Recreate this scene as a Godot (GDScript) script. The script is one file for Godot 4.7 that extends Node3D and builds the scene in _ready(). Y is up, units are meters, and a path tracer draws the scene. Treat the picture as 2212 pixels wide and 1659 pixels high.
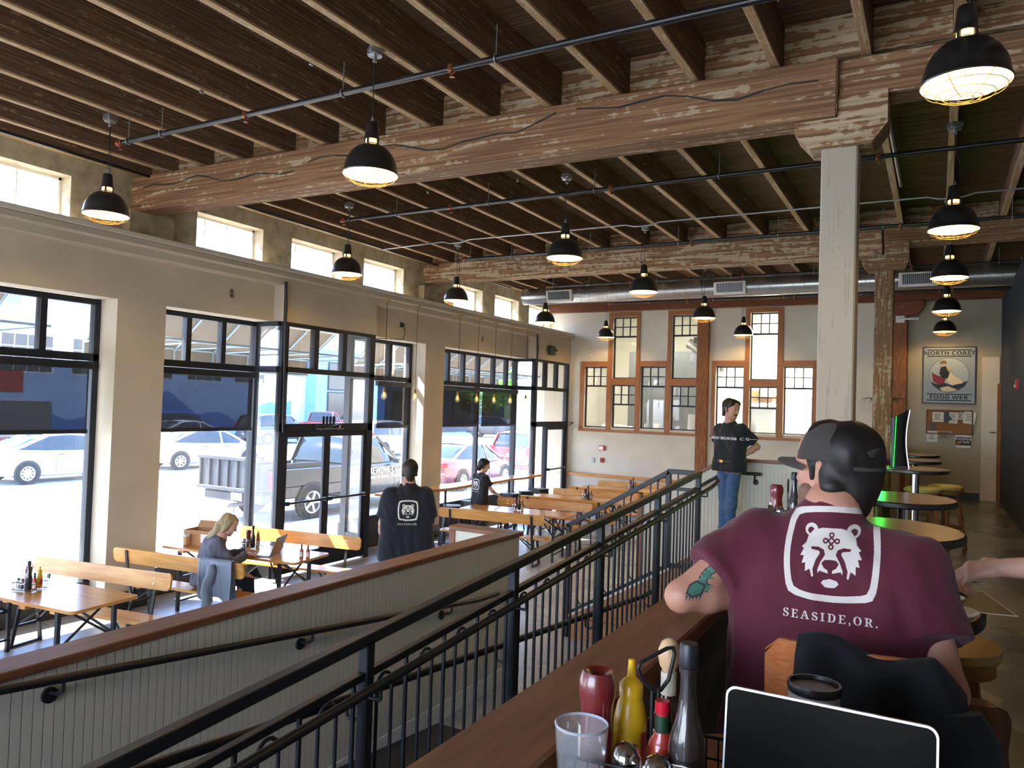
extends Node3D
# A brewery taproom seen from its raised seating level: storefront on the left, kitchen wall at the far end.
# Points are written V(x, y, d): x to the right, y up from the lower floor, d metres away from the camera along the room.

const EYE := 2.6
const ZB := 17.8          # far wall
const XC := -8.85         # inner face of the clerestory wall
const XF := -8.76         # storefront frames
const XW := -8.45         # plaster face between the windows
const XL := -8.25         # ledge and door bays
const UP := 1.0           # upper floor level

var M := {}
var rng := RandomNumberGenerator.new()
var used := {}

func _ready() -> void:
	rng.seed = 7
	# --- camera
	var cam := Camera3D.new()
	cam.name = "camera"
	cam.fov = 53.5
	cam.near = 0.05
	cam.far = 400.0
	cam.transform = Transform3D(Basis(Vector3(0.8727, 0.0319, -0.4872), Vector3(-0.0145, 0.9991, 0.0394), Vector3(0.4880, -0.0274, 0.8724)).orthonormalized(), Vector3(0, EYE, 0))
	add_child(cam)
	# --- sky, sun, exposure
	var env := Environment.new()
	env.background_mode = Environment.BG_SKY
	var sky := Sky.new()
	var sm := ProceduralSkyMaterial.new()
	sm.sky_top_color = Color(0.50, 0.66, 0.90)
	sm.sky_horizon_color = Color(0.86, 0.90, 0.95)
	sm.ground_bottom_color = Color(0.45, 0.44, 0.42)
	sm.ground_horizon_color = Color(0.75, 0.77, 0.80)
	sm.sky_energy_multiplier = SKY_E
	sm.ground_energy_multiplier = SKY_E
	sky.sky_material = sm
	env.sky = sky
	env.tonemap_mode = Environment.TONE_MAPPER_LINEAR
	env.tonemap_exposure = EXPO
	env.sdfgi_enabled = true
	env.ssao_enabled = true
	env.ssil_enabled = true
	var we := WorldEnvironment.new()
	we.name = "environment"
	we.environment = env
	add_child(we)
	var sun := DirectionalLight3D.new()
	sun.name = "sun"
	sun.light_energy = SUN_E
	sun.light_color = Color(1.0, 0.96, 0.88)
	sun.light_angular_distance = 0.6
	sun.shadow_enabled = true
	add_child(sun)
	sun.look_at_from_position(Vector3.ZERO, V(0.62, -0.72, 0.30), Vector3.UP)
	# --- fill light added at an unseen rear opening to brighten the room
	for a in REAR_FILL:
		var al := AreaLight3D.new()
		al.name = "rear_fill_light"
		al.area_size = Vector2(a[3], a[4])
		al.light_energy = a[5]
		al.light_color = Color(0.93, 0.97, 1.0)
		al.area_normalize_energy = true
		al.shadow_enabled = true
		al.area_range = 40.0
		add_child(al, true)
		al.look_at_from_position(V(a[0], a[1], a[2]), V(a[0] + a[6], a[1] + a[7], a[2] + a[8]), Vector3.UP)
	materials()
	shell()
	storefront()
	ceiling_parts()
	kitchen_wall()
	level_change()
	lamps()
	pipes()
	right_side()
	dining()
	people()
	foreground()
	outside()

const SKY_E := 1.6
const EXPO := 5.6
const SUN_E := 3.0
const REAR_FILL := [[-3.5, 2.9, -5.9, 7.0, 3.2, 6.0, 0.0, 0.0, 1.0]]  # added area light behind the camera, aimed into the room

# ---------------------------------------------------------------- helpers
func V(x: float, y: float, d: float) -> Vector3:
	return Vector3(x, y, -d)

class MB:
	var v := PackedVector3Array()
	var n := PackedVector3Array()
	var t := PackedVector2Array()
	var c := PackedColorArray()
	var col = null
	var us := 1.0
	var off := Vector2.ZERO

	func tri(a: Vector3, b: Vector3, d: Vector3, na: Vector3, nb: Vector3, nd: Vector3, ta := Vector2.ZERO, tb := Vector2.ZERO, td := Vector2.ZERO) -> void:
		if (d - a).cross(b - a).dot(na + nb + nd) < 0.0:
			var s := b
			b = d
			d = s
			s = nb
			nb = nd
			nd = s
			var u := tb
			tb = td
			td = u
		v.append(a); v.append(b); v.append(d)
		n.append(na); n.append(nb); n.append(nd)
		t.append(ta); t.append(tb); t.append(td)
		if col != null:
			c.append(col); c.append(col); c.append(col)

	func quad(a: Vector3, b: Vector3, d: Vector3, e: Vector3, nn: Vector3, ta := Vector2(0, 0), tb := Vector2(1, 0), td := Vector2(1, 1), te := Vector2(0, 1)) -> void:
		tri(a, b, d, nn, nn, nn, ta, tb, td)
		tri(a, d, e, nn, nn, nn, ta, td, te)

	# flat quad whose uv is metres along and across
	func fq(a: Vector3, b: Vector3, d: Vector3, e: Vector3, out: Vector3) -> void:
		var nn := (b - a).cross(e - a).normalized()
		if nn.length_squared() < 0.5:
			nn = (d - a).cross(e - a).normalized()
		if nn.dot(out) < 0.0:
			nn = -nn
		var l := (b - a).length()
		var w := (e - a).length()
		if l >= w:
			quad(a, b, d, e, nn, off, off + Vector2(l, 0), off + Vector2(l, w), off + Vector2(0, w))
		else:
			quad(a, b, d, e, nn, off, off + Vector2(0, l), off + Vector2(w, l), off + Vector2(w, 0))

	func box(p: Vector3, s: Vector3, b := Basis(), ch := 0.0) -> MB:
		var h := s * 0.5
		off = Vector2(fposmod(p.x * 3.7 + p.y * 5.1 + p.z * 1.3, 7.0), fposmod(p.x * 2.3 + p.y * 7.7 + p.z * 3.1, 5.0))
		var long := 0
		if s.y >= s.x and s.y >= s.z:
			long = 1
		elif s.z > s.x:
			long = 2
		for ax in 3:
			var u := (ax + 1) % 3
			var w := (ax + 2) % 3
			if w == long:
				var q := u
				u = w
				w = q
			for sg in [-1.0, 1.0]:
				var nn := Vector3.ZERO
				nn[ax] = sg
				var o := nn * h[ax]
				var eu := Vector3.ZERO
				eu[u] = h[u] - ch
				var ew := Vector3.ZERO
				ew[w] = h[w] - ch
				var f := off + Vector2(ax * 1.3 + sg, ax * 0.7)
				quad(p + b * (o - eu - ew), p + b * (o + eu - ew), p + b * (o + eu + ew), p + b * (o - eu + ew), b * nn, f, f + Vector2(2 * h[u], 0), f + Vector2(2 * h[u], 2 * h[w]), f + Vector2(0, 2 * h[w]))
		if ch > 0.0:
			for ax in 3:
				var u := (ax + 1) % 3
				var w := (ax + 2) % 3
				for su in [-1.0, 1.0]:
					for sw in [-1.0, 1.0]:
						var ea := Vector3.ZERO
						ea[ax] = h[ax] - ch
						var p1 := Vector3.ZERO
						p1[u] = su * h[u]
						p1[w] = sw * (h[w] - ch)
						var p2 := Vector3.ZERO
						p2[u] = su * (h[u] - ch)
						p2[w] = sw * h[w]
						var nn := Vector3.ZERO
						nn[u] = su
						nn[w] = sw
						nn = nn.normalized()
						quad(p + b * (p1 - ea), p + b * (p1 + ea), p + b * (p2 + ea), p + b * (p2 - ea), b * nn, off, off + Vector2(2 * h[ax], 0), off + Vector2(2 * h[ax], ch), off + Vector2(0, ch))
			for sx in [-1.0, 1.0]:
				for sy in [-1.0, 1.0]:
					for sz in [-1.0, 1.0]:
						var k := Vector3(sx, sy, sz)
						var nn := b * k.normalized()
						tri(p + b * (k * Vector3(h.x, h.y - ch, h.z - ch)), p + b * (k * Vector3(h.x - ch, h.y, h.z - ch)), p + b * (k * Vector3(h.x - ch, h.y - ch, h.z)), nn, nn, nn, off, off, off)
		return self

	# box between two corners, given in any order
	func bx(p: Vector3, q: Vector3, ch := 0.0) -> MB:
		return box((p + q) * 0.5, (q - p).abs(), Basis(), ch)

	# bar from p to q: w across, h along up
	func bar(p: Vector3, q: Vector3, w: float, h: float, up := Vector3.UP, ch := 0.0) -> MB:
		var z := (q - p).normalized()
		if absf(z.dot(up)) > 0.99:
			up = Vector3.RIGHT if absf(z.x) < 0.9 else Vector3.BACK
		var x := up.cross(z).normalized()
		return box((p + q) * 0.5, Vector3(w, h, (q - p).length()), Basis(x, z.cross(x), z), ch)

	func tube(pts: Array, r, sides := 8, caps := true, closed := false) -> MB:
		var m := pts.size()
		var rings := []
		var side := Vector3.ZERO
		for i in m:
			var a: Vector3 = pts[(i - 1 + m) % m] if closed or i > 0 else pts[0]
			var b: Vector3 = pts[(i + 1) % m] if closed or i < m - 1 else pts[m - 1]
			var d := (b - a).normalized()
			if i == 0:
				side = d.cross(Vector3.UP)
				if side.length() < 0.1:
					side = d.cross(Vector3.RIGHT)
			side = (side - d * side.dot(d)).normalized()
			var o := d.cross(side)
			var rad: float = r[i] if r is Array else r
			var ring := []
			for k in sides:
				var an := TAU * k / sides
				var nn := side * cos(an) + o * sin(an)
				ring.append([(pts[i] as Vector3) + nn * rad, nn])
			rings.append(ring)
		var along := 0.0
		for i in (m if closed else m - 1):
			var j := (i + 1) % m
			var l: float = ((pts[j] as Vector3) - (pts[i] as Vector3)).length()
			for k in sides:
				var k2 := (k + 1) % sides
				var u0 := Vector2(along, float(k) / sides)
				var u1 := Vector2(along + l, float(k) / sides)
				var u2 := Vector2(along + l, float(k + 1) / sides)
				var u3 := Vector2(along, float(k + 1) / sides)
				tri(rings[i][k][0], rings[j][k][0], rings[j][k2][0], rings[i][k][1], rings[j][k][1], rings[j][k2][1], u0, u1, u2)
				tri(rings[i][k][0], rings[j][k2][0], rings[i][k2][0], rings[i][k][1], rings[j][k2][1], rings[i][k2][1], u0, u2, u3)
			along += l
		if caps and not closed:
			for e in [[0, 1], [m - 1, m - 2]]:
				var nn: Vector3 = ((pts[e[0]] as Vector3) - (pts[e[1]] as Vector3)).normalized()
				for k in range(1, sides - 1):
					tri(rings[e[0]][0][0], rings[e[0]][k][0], rings[e[0]][k + 1][0], nn, nn, nn)
		return self

	# profile of (radius, height) turned about the y axis of xf
	func lathe(prof: Array, seg := 24, xf := Transform3D(), a0 := 0.0, a1 := TAU) -> MB:
		var ns := []
		var m := prof.size()
		for i in m - 1:
			var d: Vector2 = prof[i + 1] - prof[i]
			ns.append(Vector2(d.y, -d.x).normalized() if d.length() > 1e-7 else Vector2(1, 0))
		var len_ := 0.0
		for i in m - 1:
			var p: Vector2 = prof[i]
			var q: Vector2 = prof[i + 1]
			var n0: Vector2 = ns[i]
			var n1: Vector2 = ns[i]
			if i > 0 and ns[i - 1].dot(ns[i]) > 0.75:
				n0 = (ns[i - 1] + ns[i]).normalized()
			if i < m - 2 and ns[i + 1].dot(ns[i]) > 0.75:
				n1 = (ns[i + 1] + ns[i]).normalized()
			var l := (q - p).length()
			for k in seg:
				var a := a0 + (a1 - a0) * k / seg
				var b := a0 + (a1 - a0) * (k + 1) / seg
				var A := xf * Vector3(p.x * cos(a), p.y, p.x * sin(a))
				var B := xf * Vector3(q.x * cos(a), q.y, q.x * sin(a))
				var C := xf * Vector3(q.x * cos(b), q.y, q.x * sin(b))
				var D := xf * Vector3(p.x * cos(b), p.y, p.x * sin(b))
				var na := xf.basis * Vector3(n0.x * cos(a), n0.y, n0.x * sin(a))
				var nb := xf.basis * Vector3(n1.x * cos(a), n1.y, n1.x * sin(a))
				var nc := xf.basis * Vector3(n1.x * cos(b), n1.y, n1.x * sin(b))
				var nd := xf.basis * Vector3(n0.x * cos(b), n0.y, n0.x * sin(b))
				var u0 := Vector2(float(k) / seg, len_)
				var u1 := Vector2(float(k) / seg, len_ + l)
				var u2 := Vector2(float(k + 1) / seg, len_ + l)
				var u3 := Vector2(float(k + 1) / seg, len_)
				if q.x > 1e-6:
					tri(A, B, C, na, nb, nc, u0, u1, u2)
				if p.x > 1e-6:
					tri(A, C, D, na, nc, nd, u0, u2, u3)
			len_ += l
		return self

	# polygon in the xy plane of xf, thick along its z, with the corners of its outline kept sharp (or smooth)
	func prism(poly: PackedVector2Array, th: float, xf := Transform3D(), smooth := false) -> MB:
		var ids := Geometry2D.triangulate_polygon(poly)
		var zb := xf.basis.z.normalized()
		for s in [-0.5, 0.5]:
			for i in range(0, ids.size(), 3):
				var q := []
				for k in 3:
					var p := poly[ids[i + k]]
					q.append(xf * Vector3(p.x, p.y, s * th))
				var nn: Vector3 = zb * (1.0 if s > 0 else -1.0)
				tri(q[0], q[1], q[2], nn, nn, nn, poly[ids[i]], poly[ids[i + 1]], poly[ids[i + 2]])
		var m := poly.size()
		var area := 0.0
		for i in m:
			area += poly[i].cross(poly[(i + 1) % m])
		var sg := 1.0 if area > 0 else -1.0
		var al := 0.0
		for i in m:
			var a := poly[i]
			var b := poly[(i + 1) % m]
			var d := (b - a).normalized()
			var n2 := Vector2(d.y, -d.x) * sg
			var na := n2
			var nb := n2
			if smooth:
				var dp := (a - poly[(i - 1 + m) % m]).normalized()
				var dn := (poly[(i + 2) % m] - b).normalized()
				if dp.dot(d) > 0.7:
					na = (n2 + Vector2(dp.y, -dp.x) * sg).normalized()
				if dn.dot(d) > 0.7:
					nb = (n2 + Vector2(dn.y, -dn.x) * sg).normalized()
			var A := xf.basis * Vector3(na.x, na.y, 0)
			var B := xf.basis * Vector3(nb.x, nb.y, 0)
			var p0 := xf * Vector3(a.x, a.y, -th * 0.5)
			var p1 := xf * Vector3(b.x, b.y, -th * 0.5)
			var p2 := xf * Vector3(b.x, b.y, th * 0.5)
			var p3 := xf * Vector3(a.x, a.y, th * 0.5)
			var l := (b - a).length()
			tri(p0, p1, p2, A, B, B, Vector2(al, 0), Vector2(al + l, 0), Vector2(al + l, th))
			tri(p0, p2, p3, A, B, A, Vector2(al, 0), Vector2(al + l, th), Vector2(al, th))
			al += l
		return self

	# grid of points (rows of equal length), smooth
	func grid(g: Array, closed := false, flip := false) -> MB:
		var R := g.size()
		var C: int = g[0].size()
		var nn := []
		for i in R:
			var row := PackedVector3Array()
			for j in C:
				var a: Vector3 = g[maxi(i - 1, 0)][j]
				var b: Vector3 = g[mini(i + 1, R - 1)][j]
				var p: Vector3 = g[i][(j - 1 + C) % C] if closed else g[i][maxi(j - 1, 0)]
				var q: Vector3 = g[i][(j + 1) % C] if closed else g[i][mini(j + 1, C - 1)]
				var x := (b - a).cross(q - p).normalized()
				if flip:
					x = -x
				row.append(x if x.length() > 0.5 else Vector3.UP)
			nn.append(row)
		for i in R - 1:
			for j in (C if closed else C - 1):
				var k := (j + 1) % C
				var u0 := Vector2(float(j) / (C - 1), float(i) / (R - 1))
				var u1 := Vector2(float(j) / (C - 1), float(i + 1) / (R - 1))
				var u2 := Vector2(float(j + 1) / (C - 1), float(i + 1) / (R - 1))
				var u3 := Vector2(float(j + 1) / (C - 1), float(i) / (R - 1))
				tri(g[i][j], g[i + 1][j], g[i + 1][k], nn[i][j], nn[i + 1][j], nn[i + 1][k], u0, u1, u2)
				tri(g[i][j], g[i + 1][k], g[i][k], nn[i][j], nn[i + 1][k], nn[i][k], u0, u2, u3)
		return self

	func mesh() -> ArrayMesh:
		var a := []
		a.resize(Mesh.ARRAY_MAX)
		a[Mesh.ARRAY_VERTEX] = v
		a[Mesh.ARRAY_NORMAL] = n
		a[Mesh.ARRAY_TEX_UV] = t
		if c.size() == v.size() and c.size() > 0:
			a[Mesh.ARRAY_COLOR] = c
		var am := ArrayMesh.new()
		am.add_surface_from_arrays(Mesh.PRIMITIVE_TRIANGLES, a)
		return am

func numbered(called: String) -> String:
	if not used.has(called):
		used[called] = 0
		return called
	used[called] += 1
	return "%s_%03d" % [called, used[called]]

func obj(called: String, b, m: Material, parent: Node = null) -> MeshInstance3D:
	var o := MeshInstance3D.new()
	o.mesh = b.mesh() if b is MB else b
	o.material_override = m
	if parent == null:
		o.name = numbered(called)
		add_child(o, true)
	else:
		o.name = called
		parent.add_child(o, true)
	return o

func tag(o: Node, label: String, category := "", group := "") -> Node:
	o.set_meta("label", label)
	if category:
		o.set_meta("category", category)
	if group:
		o.set_meta("group", group)
	return o

func thing(called: String, label: String, category: String, at := Vector3.ZERO, turn := 0.0, group := "") -> Node3D:
	var o := Node3D.new()
	o.name = numbered(called)
	add_child(o, true)
	o.position = at
	o.rotation.y = turn
	tag(o, label, category, group)
	return o

func struct(called: String, b, m: Material, parent: Node = null) -> MeshInstance3D:
	var o := obj(called, b, m, parent)
	if parent == null:
		o.set_meta("kind", "structure")
	return o

func sroot(called: String) -> Node3D:
	var o := Node3D.new()
	o.name = numbered(called)
	add_child(o, true)
	o.set_meta("kind", "structure")
	return o

func dup(o: Node3D, at: Vector3, turn: float, label: String, group := "") -> Node3D:
	var r: Node3D = o.duplicate()
	r.name = numbered(String(o.get_meta("base", o.name)))
	add_child(r, true)
	r.position = at
	r.rotation.y = turn
	r.set_meta("label", label)
	if group:
		r.set_meta("group", group)
	return r

# ---------------------------------------------------------------- materials
func mat(col: Color, rough := 0.6, metal := 0.0) -> StandardMaterial3D:
	var m := StandardMaterial3D.new()
	m.albedo_color = col
	m.roughness = rough
	m.metallic = metal
	return m

func hexm(hx: String, rough := 0.6, metal := 0.0) -> StandardMaterial3D:
	return mat(Color(hx), rough, metal)

func ramp(cols: Array) -> Gradient:
	var g := Gradient.new()
	var o := PackedFloat32Array()
	var c := PackedColorArray()
	for i in cols.size():
		if cols[i] is Array:
			o.append(cols[i][0])
			c.append(cols[i][1])
		else:
			o.append(float(i) / maxf(1.0, cols.size() - 1.0))
			c.append(cols[i])
	g.offsets = o
	g.colors = c
	return g

func ntex(sd: int, freq: float, cols, oct := 4, size := 512, warp := 0.0, bump := 0.0) -> NoiseTexture2D:
	var f := FastNoiseLite.new()
	f.seed = sd
	f.frequency = freq
	f.fractal_octaves = oct
	f.noise_type = FastNoiseLite.TYPE_SIMPLEX_SMOOTH
	if warp > 0.0:
		f.domain_warp_enabled = true
		f.domain_warp_amplitude = warp
		f.domain_warp_frequency = freq * 0.6
	var n := NoiseTexture2D.new()
	n.width = size
	n.height = size
	n.seamless = true
	n.noise = f
	if bump > 0.0:
		n.as_normal_map = true
		n.bump_strength = bump
	elif cols != null:
		n.color_ramp = ramp(cols)
	return n

# wood whose grain runs along u (metres)
func wood(sd: int, cols: Array, rough := 0.5, su := 0.45, sv := 5.0, warp := 20.0) -> StandardMaterial3D:
	var m := mat(Color.WHITE, rough)
	m.albedo_texture = ntex(sd, 0.012, cols, 5, 512, warp)
	m.uv1_scale = Vector3(su, sv, 1)
	return m

func image_mat(im: Image, rough := 0.6, rep := true) -> StandardMaterial3D:
	var m := mat(Color.WHITE, rough)
	m.albedo_texture = ImageTexture.create_from_image(im)
	m.texture_repeat = rep
	return m

# old brown timber with what is left of its pale paint
func peeled(sd: int, wood_a: Color, wood_b: Color, paint: Color, cover: float, streak := 1.0) -> Image:
	var W := 768
	var H := 256
	var im := Image.create(W, H, false, Image.FORMAT_RGB8)
	var f := FastNoiseLite.new()
	f.seed = sd
	f.frequency = 0.011
	f.fractal_octaves = 5
	var g := FastNoiseLite.new()
	g.seed = sd + 9
	g.frequency = 0.035
	g.fractal_octaves = 3
	for y in H:
		for x in W:
			# wrap along x by fading two copies
			var k := float(x) / W
			var a := f.get_noise_2d(x * 0.55, y * 2.4 * streak) * (1.0 - k) + f.get_noise_2d((x - W) * 0.55, y * 2.4 * streak) * k
			var b := g.get_noise_2d(x * 0.12, y * 2.2) * (1.0 - k) + g.get_noise_2d((x - W) * 0.12, y * 2.2) * k
			var d := g.get_noise_2d(x * 1.4 + 400.0, y * 0.55) * (1.0 - k) + g.get_noise_2d((x - W) * 1.4 + 400.0, y * 0.55) * k
			var w := wood_a.lerp(wood_b, clampf(0.5 + b * 1.5, 0.0, 1.0))
			var p := smoothstep(cover, cover + 0.10, a + d * 0.45 + b * 0.25)
			im.set_pixel(x, y, w.lerp(paint.lerp(wood_b, clampf(0.2 - b * 0.6, 0.0, 0.5)), p * 0.9))
	return im

func materials() -> void:
	var pl := mat(Color("c8bda9"), 0.85)
	pl.albedo_texture = ntex(11, 0.01, [Color(0.93, 0.93, 0.93), Color.WHITE], 3, 256)
	pl.uv1_triplanar = true
	pl.uv1_world_triplanar = true
	pl.uv1_scale = Vector3(0.3, 0.3, 0.3)
	M.plaster = pl
	var pw := pl.duplicate()
	pw.albedo_color = Color("ddd6c6")
	M.white_wall = pw
	M.bead = mat(Color("d6d1c2"), 0.6)
	var cc := mat(Color.WHITE, 0.9)
	cc.albedo_texture = ntex(12, 0.012, [Color("9a8d74"), Color("b5a88c"), Color("c4b89c")], 5, 512)
	cc.uv1_triplanar = true
	cc.uv1_world_triplanar = true
	cc.uv1_scale = Vector3(0.6, 0.6, 0.6)
	cc.heightmap_enabled = true
	cc.heightmap_texture = ntex(13, 0.02, null, 4, 256)
	cc.heightmap_scale = 0.8
	M.concrete_wall = cc
	var fl := mat(Color.WHITE, 0.42)
	fl.albedo_texture = ntex(14, 0.008, [Color("8c8d8e"), Color("a3a4a4"), Color("b4b4b2")], 6, 512, 25.0)
	fl.uv1_triplanar = true
	fl.uv1_world_triplanar = true
	fl.uv1_scale = Vector3(0.25, 0.25, 0.25)
	fl.roughness_texture = ntex(15, 0.01, [Color(0.45, 0.45, 0.45), Color(0.9, 0.9, 0.9)], 4, 256)
	M.floor = fl
	var fu := fl.duplicate()
	fu.albedo_color = Color(0.62, 0.60, 0.57)
	M.floor_up = fu
	M.ramp_dark = mat(Color("3a3b3d"), 0.8)
	M.black = mat(Color("1b1e24"), 0.42)
	M.frame = mat(Color("23272e"), 0.45)
	M.frame.metallic = 0.3
	M.rubber = mat(Color("1c1c1d"), 0.85)
	M.bulk = mat(Color("2a2b2d"), 0.7)
	var gl := mat(Color(0.96, 0.98, 0.98, 0.06), 0.02)
	gl.transparency = BaseMaterial3D.TRANSPARENCY_ALPHA
	M.glass = gl
	var sh := mat(Color(0.10, 0.11, 0.13, 0.78), 0.8)
	sh.transparency = BaseMaterial3D.TRANSPARENCY_ALPHA
	M.shade = sh
	# timber
	M.joist = image_mat(peeled(21, Color("5c4433"), Color("86684d"), Color("a3937b"), 0.36), 0.8)
	M.joist.uv1_scale = Vector3(0.33, 2.6, 1)
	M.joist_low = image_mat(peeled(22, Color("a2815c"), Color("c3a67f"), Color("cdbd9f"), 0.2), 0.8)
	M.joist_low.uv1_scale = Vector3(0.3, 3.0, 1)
	M.deck = image_mat(peeled(23, Color("6a523c"), Color("8b7054"), Color("9b8a6e"), 0.33), 0.85)
	M.deck.uv1_scale = Vector3(0.2, 3.0, 1)
	M.beam = image_mat(peeled(24, Color("735338"), Color("9a7554"), Color("bdae94"), 0.24), 0.8)
	M.beam.uv1_scale = Vector3(0.22, 1.6, 1)
	M.beam.heightmap_enabled = true
	M.beam.heightmap_texture = M.beam.albedo_texture
	M.beam.heightmap_scale = 0.4
	M.beam_pale = image_mat(peeled(25, Color("7a573a"), Color("a07a56"), Color("c6b89c"), -0.02), 0.8)
	M.beam_pale.uv1_scale = Vector3(0.22, 1.6, 1)
	M.post = image_mat(peeled(26, Color("a59a88"), Color("b8ae9c"), Color("b4ab9b"), -0.3), 0.75)
	M.post.uv1_scale = Vector3(0.3, 2.0, 1)
	M.post2 = image_mat(peeled(27, Color("6e4f36"), Color("8f6c4b"), Color("aaa08c"), 0.12), 0.8)
	M.post2.uv1_scale = Vector3(0.4, 2.0, 1)
	M.oldwood = wood(28, [Color("6b4022"), Color("8a5730"), Color("a56c3e")], 0.7)
	M.redwood = wood(29, [Color("5c3220"), Color("7a4528"), Color("8d5733")], 0.7)
	M.trimwood = wood(30, [Color("8f5a32"), Color("a1673a"), Color("ad7242")], 0.5)
	M.cap = wood(31, [Color("6f4630"), Color("83553b"), Color("8f5f44")], 0.45, 0.4, 4.0)
	M.table = wood(32, [Color("bb7d3e"), Color("cf9050"), Color("dba05f")], 0.22, 0.35, 3.0, 30.0)
	M.bench = wood(33, [Color("c68945"), Color("d99c52"), Color("e2aa61")], 0.3, 0.35, 3.0, 30.0)
	M.roundtop = wood(34, [Color("7d5330"), Color("946539"), Color("a57442")], 0.22, 0.5, 4.0)
	M.tile = wood(35, [Color("9a6b47"), Color("aa7a53"), Color("b5865e")], 0.7)
	# metals
	M.galv = mat(Color("a9adb0"), 0.35, 0.85)
	M.duct = mat(Color("b4b8ba"), 0.28, 0.9)
	M.pipe = mat(Color("14161a"), 0.3)
	M.pipe.clearcoat_enabled = true
	M.pipe.clearcoat = 0.4
	M.copper = mat(Color("9a5a40"), 0.35, 0.7)
	M.chrome = mat(Color("d2d4d6"), 0.12, 1.0)
	M.steel = mat(Color("9b9ea1"), 0.3, 0.9)
	M.brass = mat(Color("b08d4c"), 0.35, 0.9)
	M.shade_black = mat(Color("0d0e11"), 0.12)
	M.shade_black.clearcoat_enabled = true
	M.white = mat(Color("e6e3dc"), 0.5)
	M.enamel = mat(Color("f3ecd9"), 0.4)
	M.red = mat(Color("b3202a"), 0.4)
	M.navy = mat(Color("10202f"), 0.7)
	M.wire = mat(Color("2a2a2a"), 0.5, 0.4)

# ---------------------------------------------------------------- the shell of the room
func bx1(called: String, p: Vector3, q: Vector3, m: Material, parent: Node = null, ch := 0.0) -> MeshInstance3D:
	return struct(called, MB.new().bx(p, q, ch), m, parent)

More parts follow.
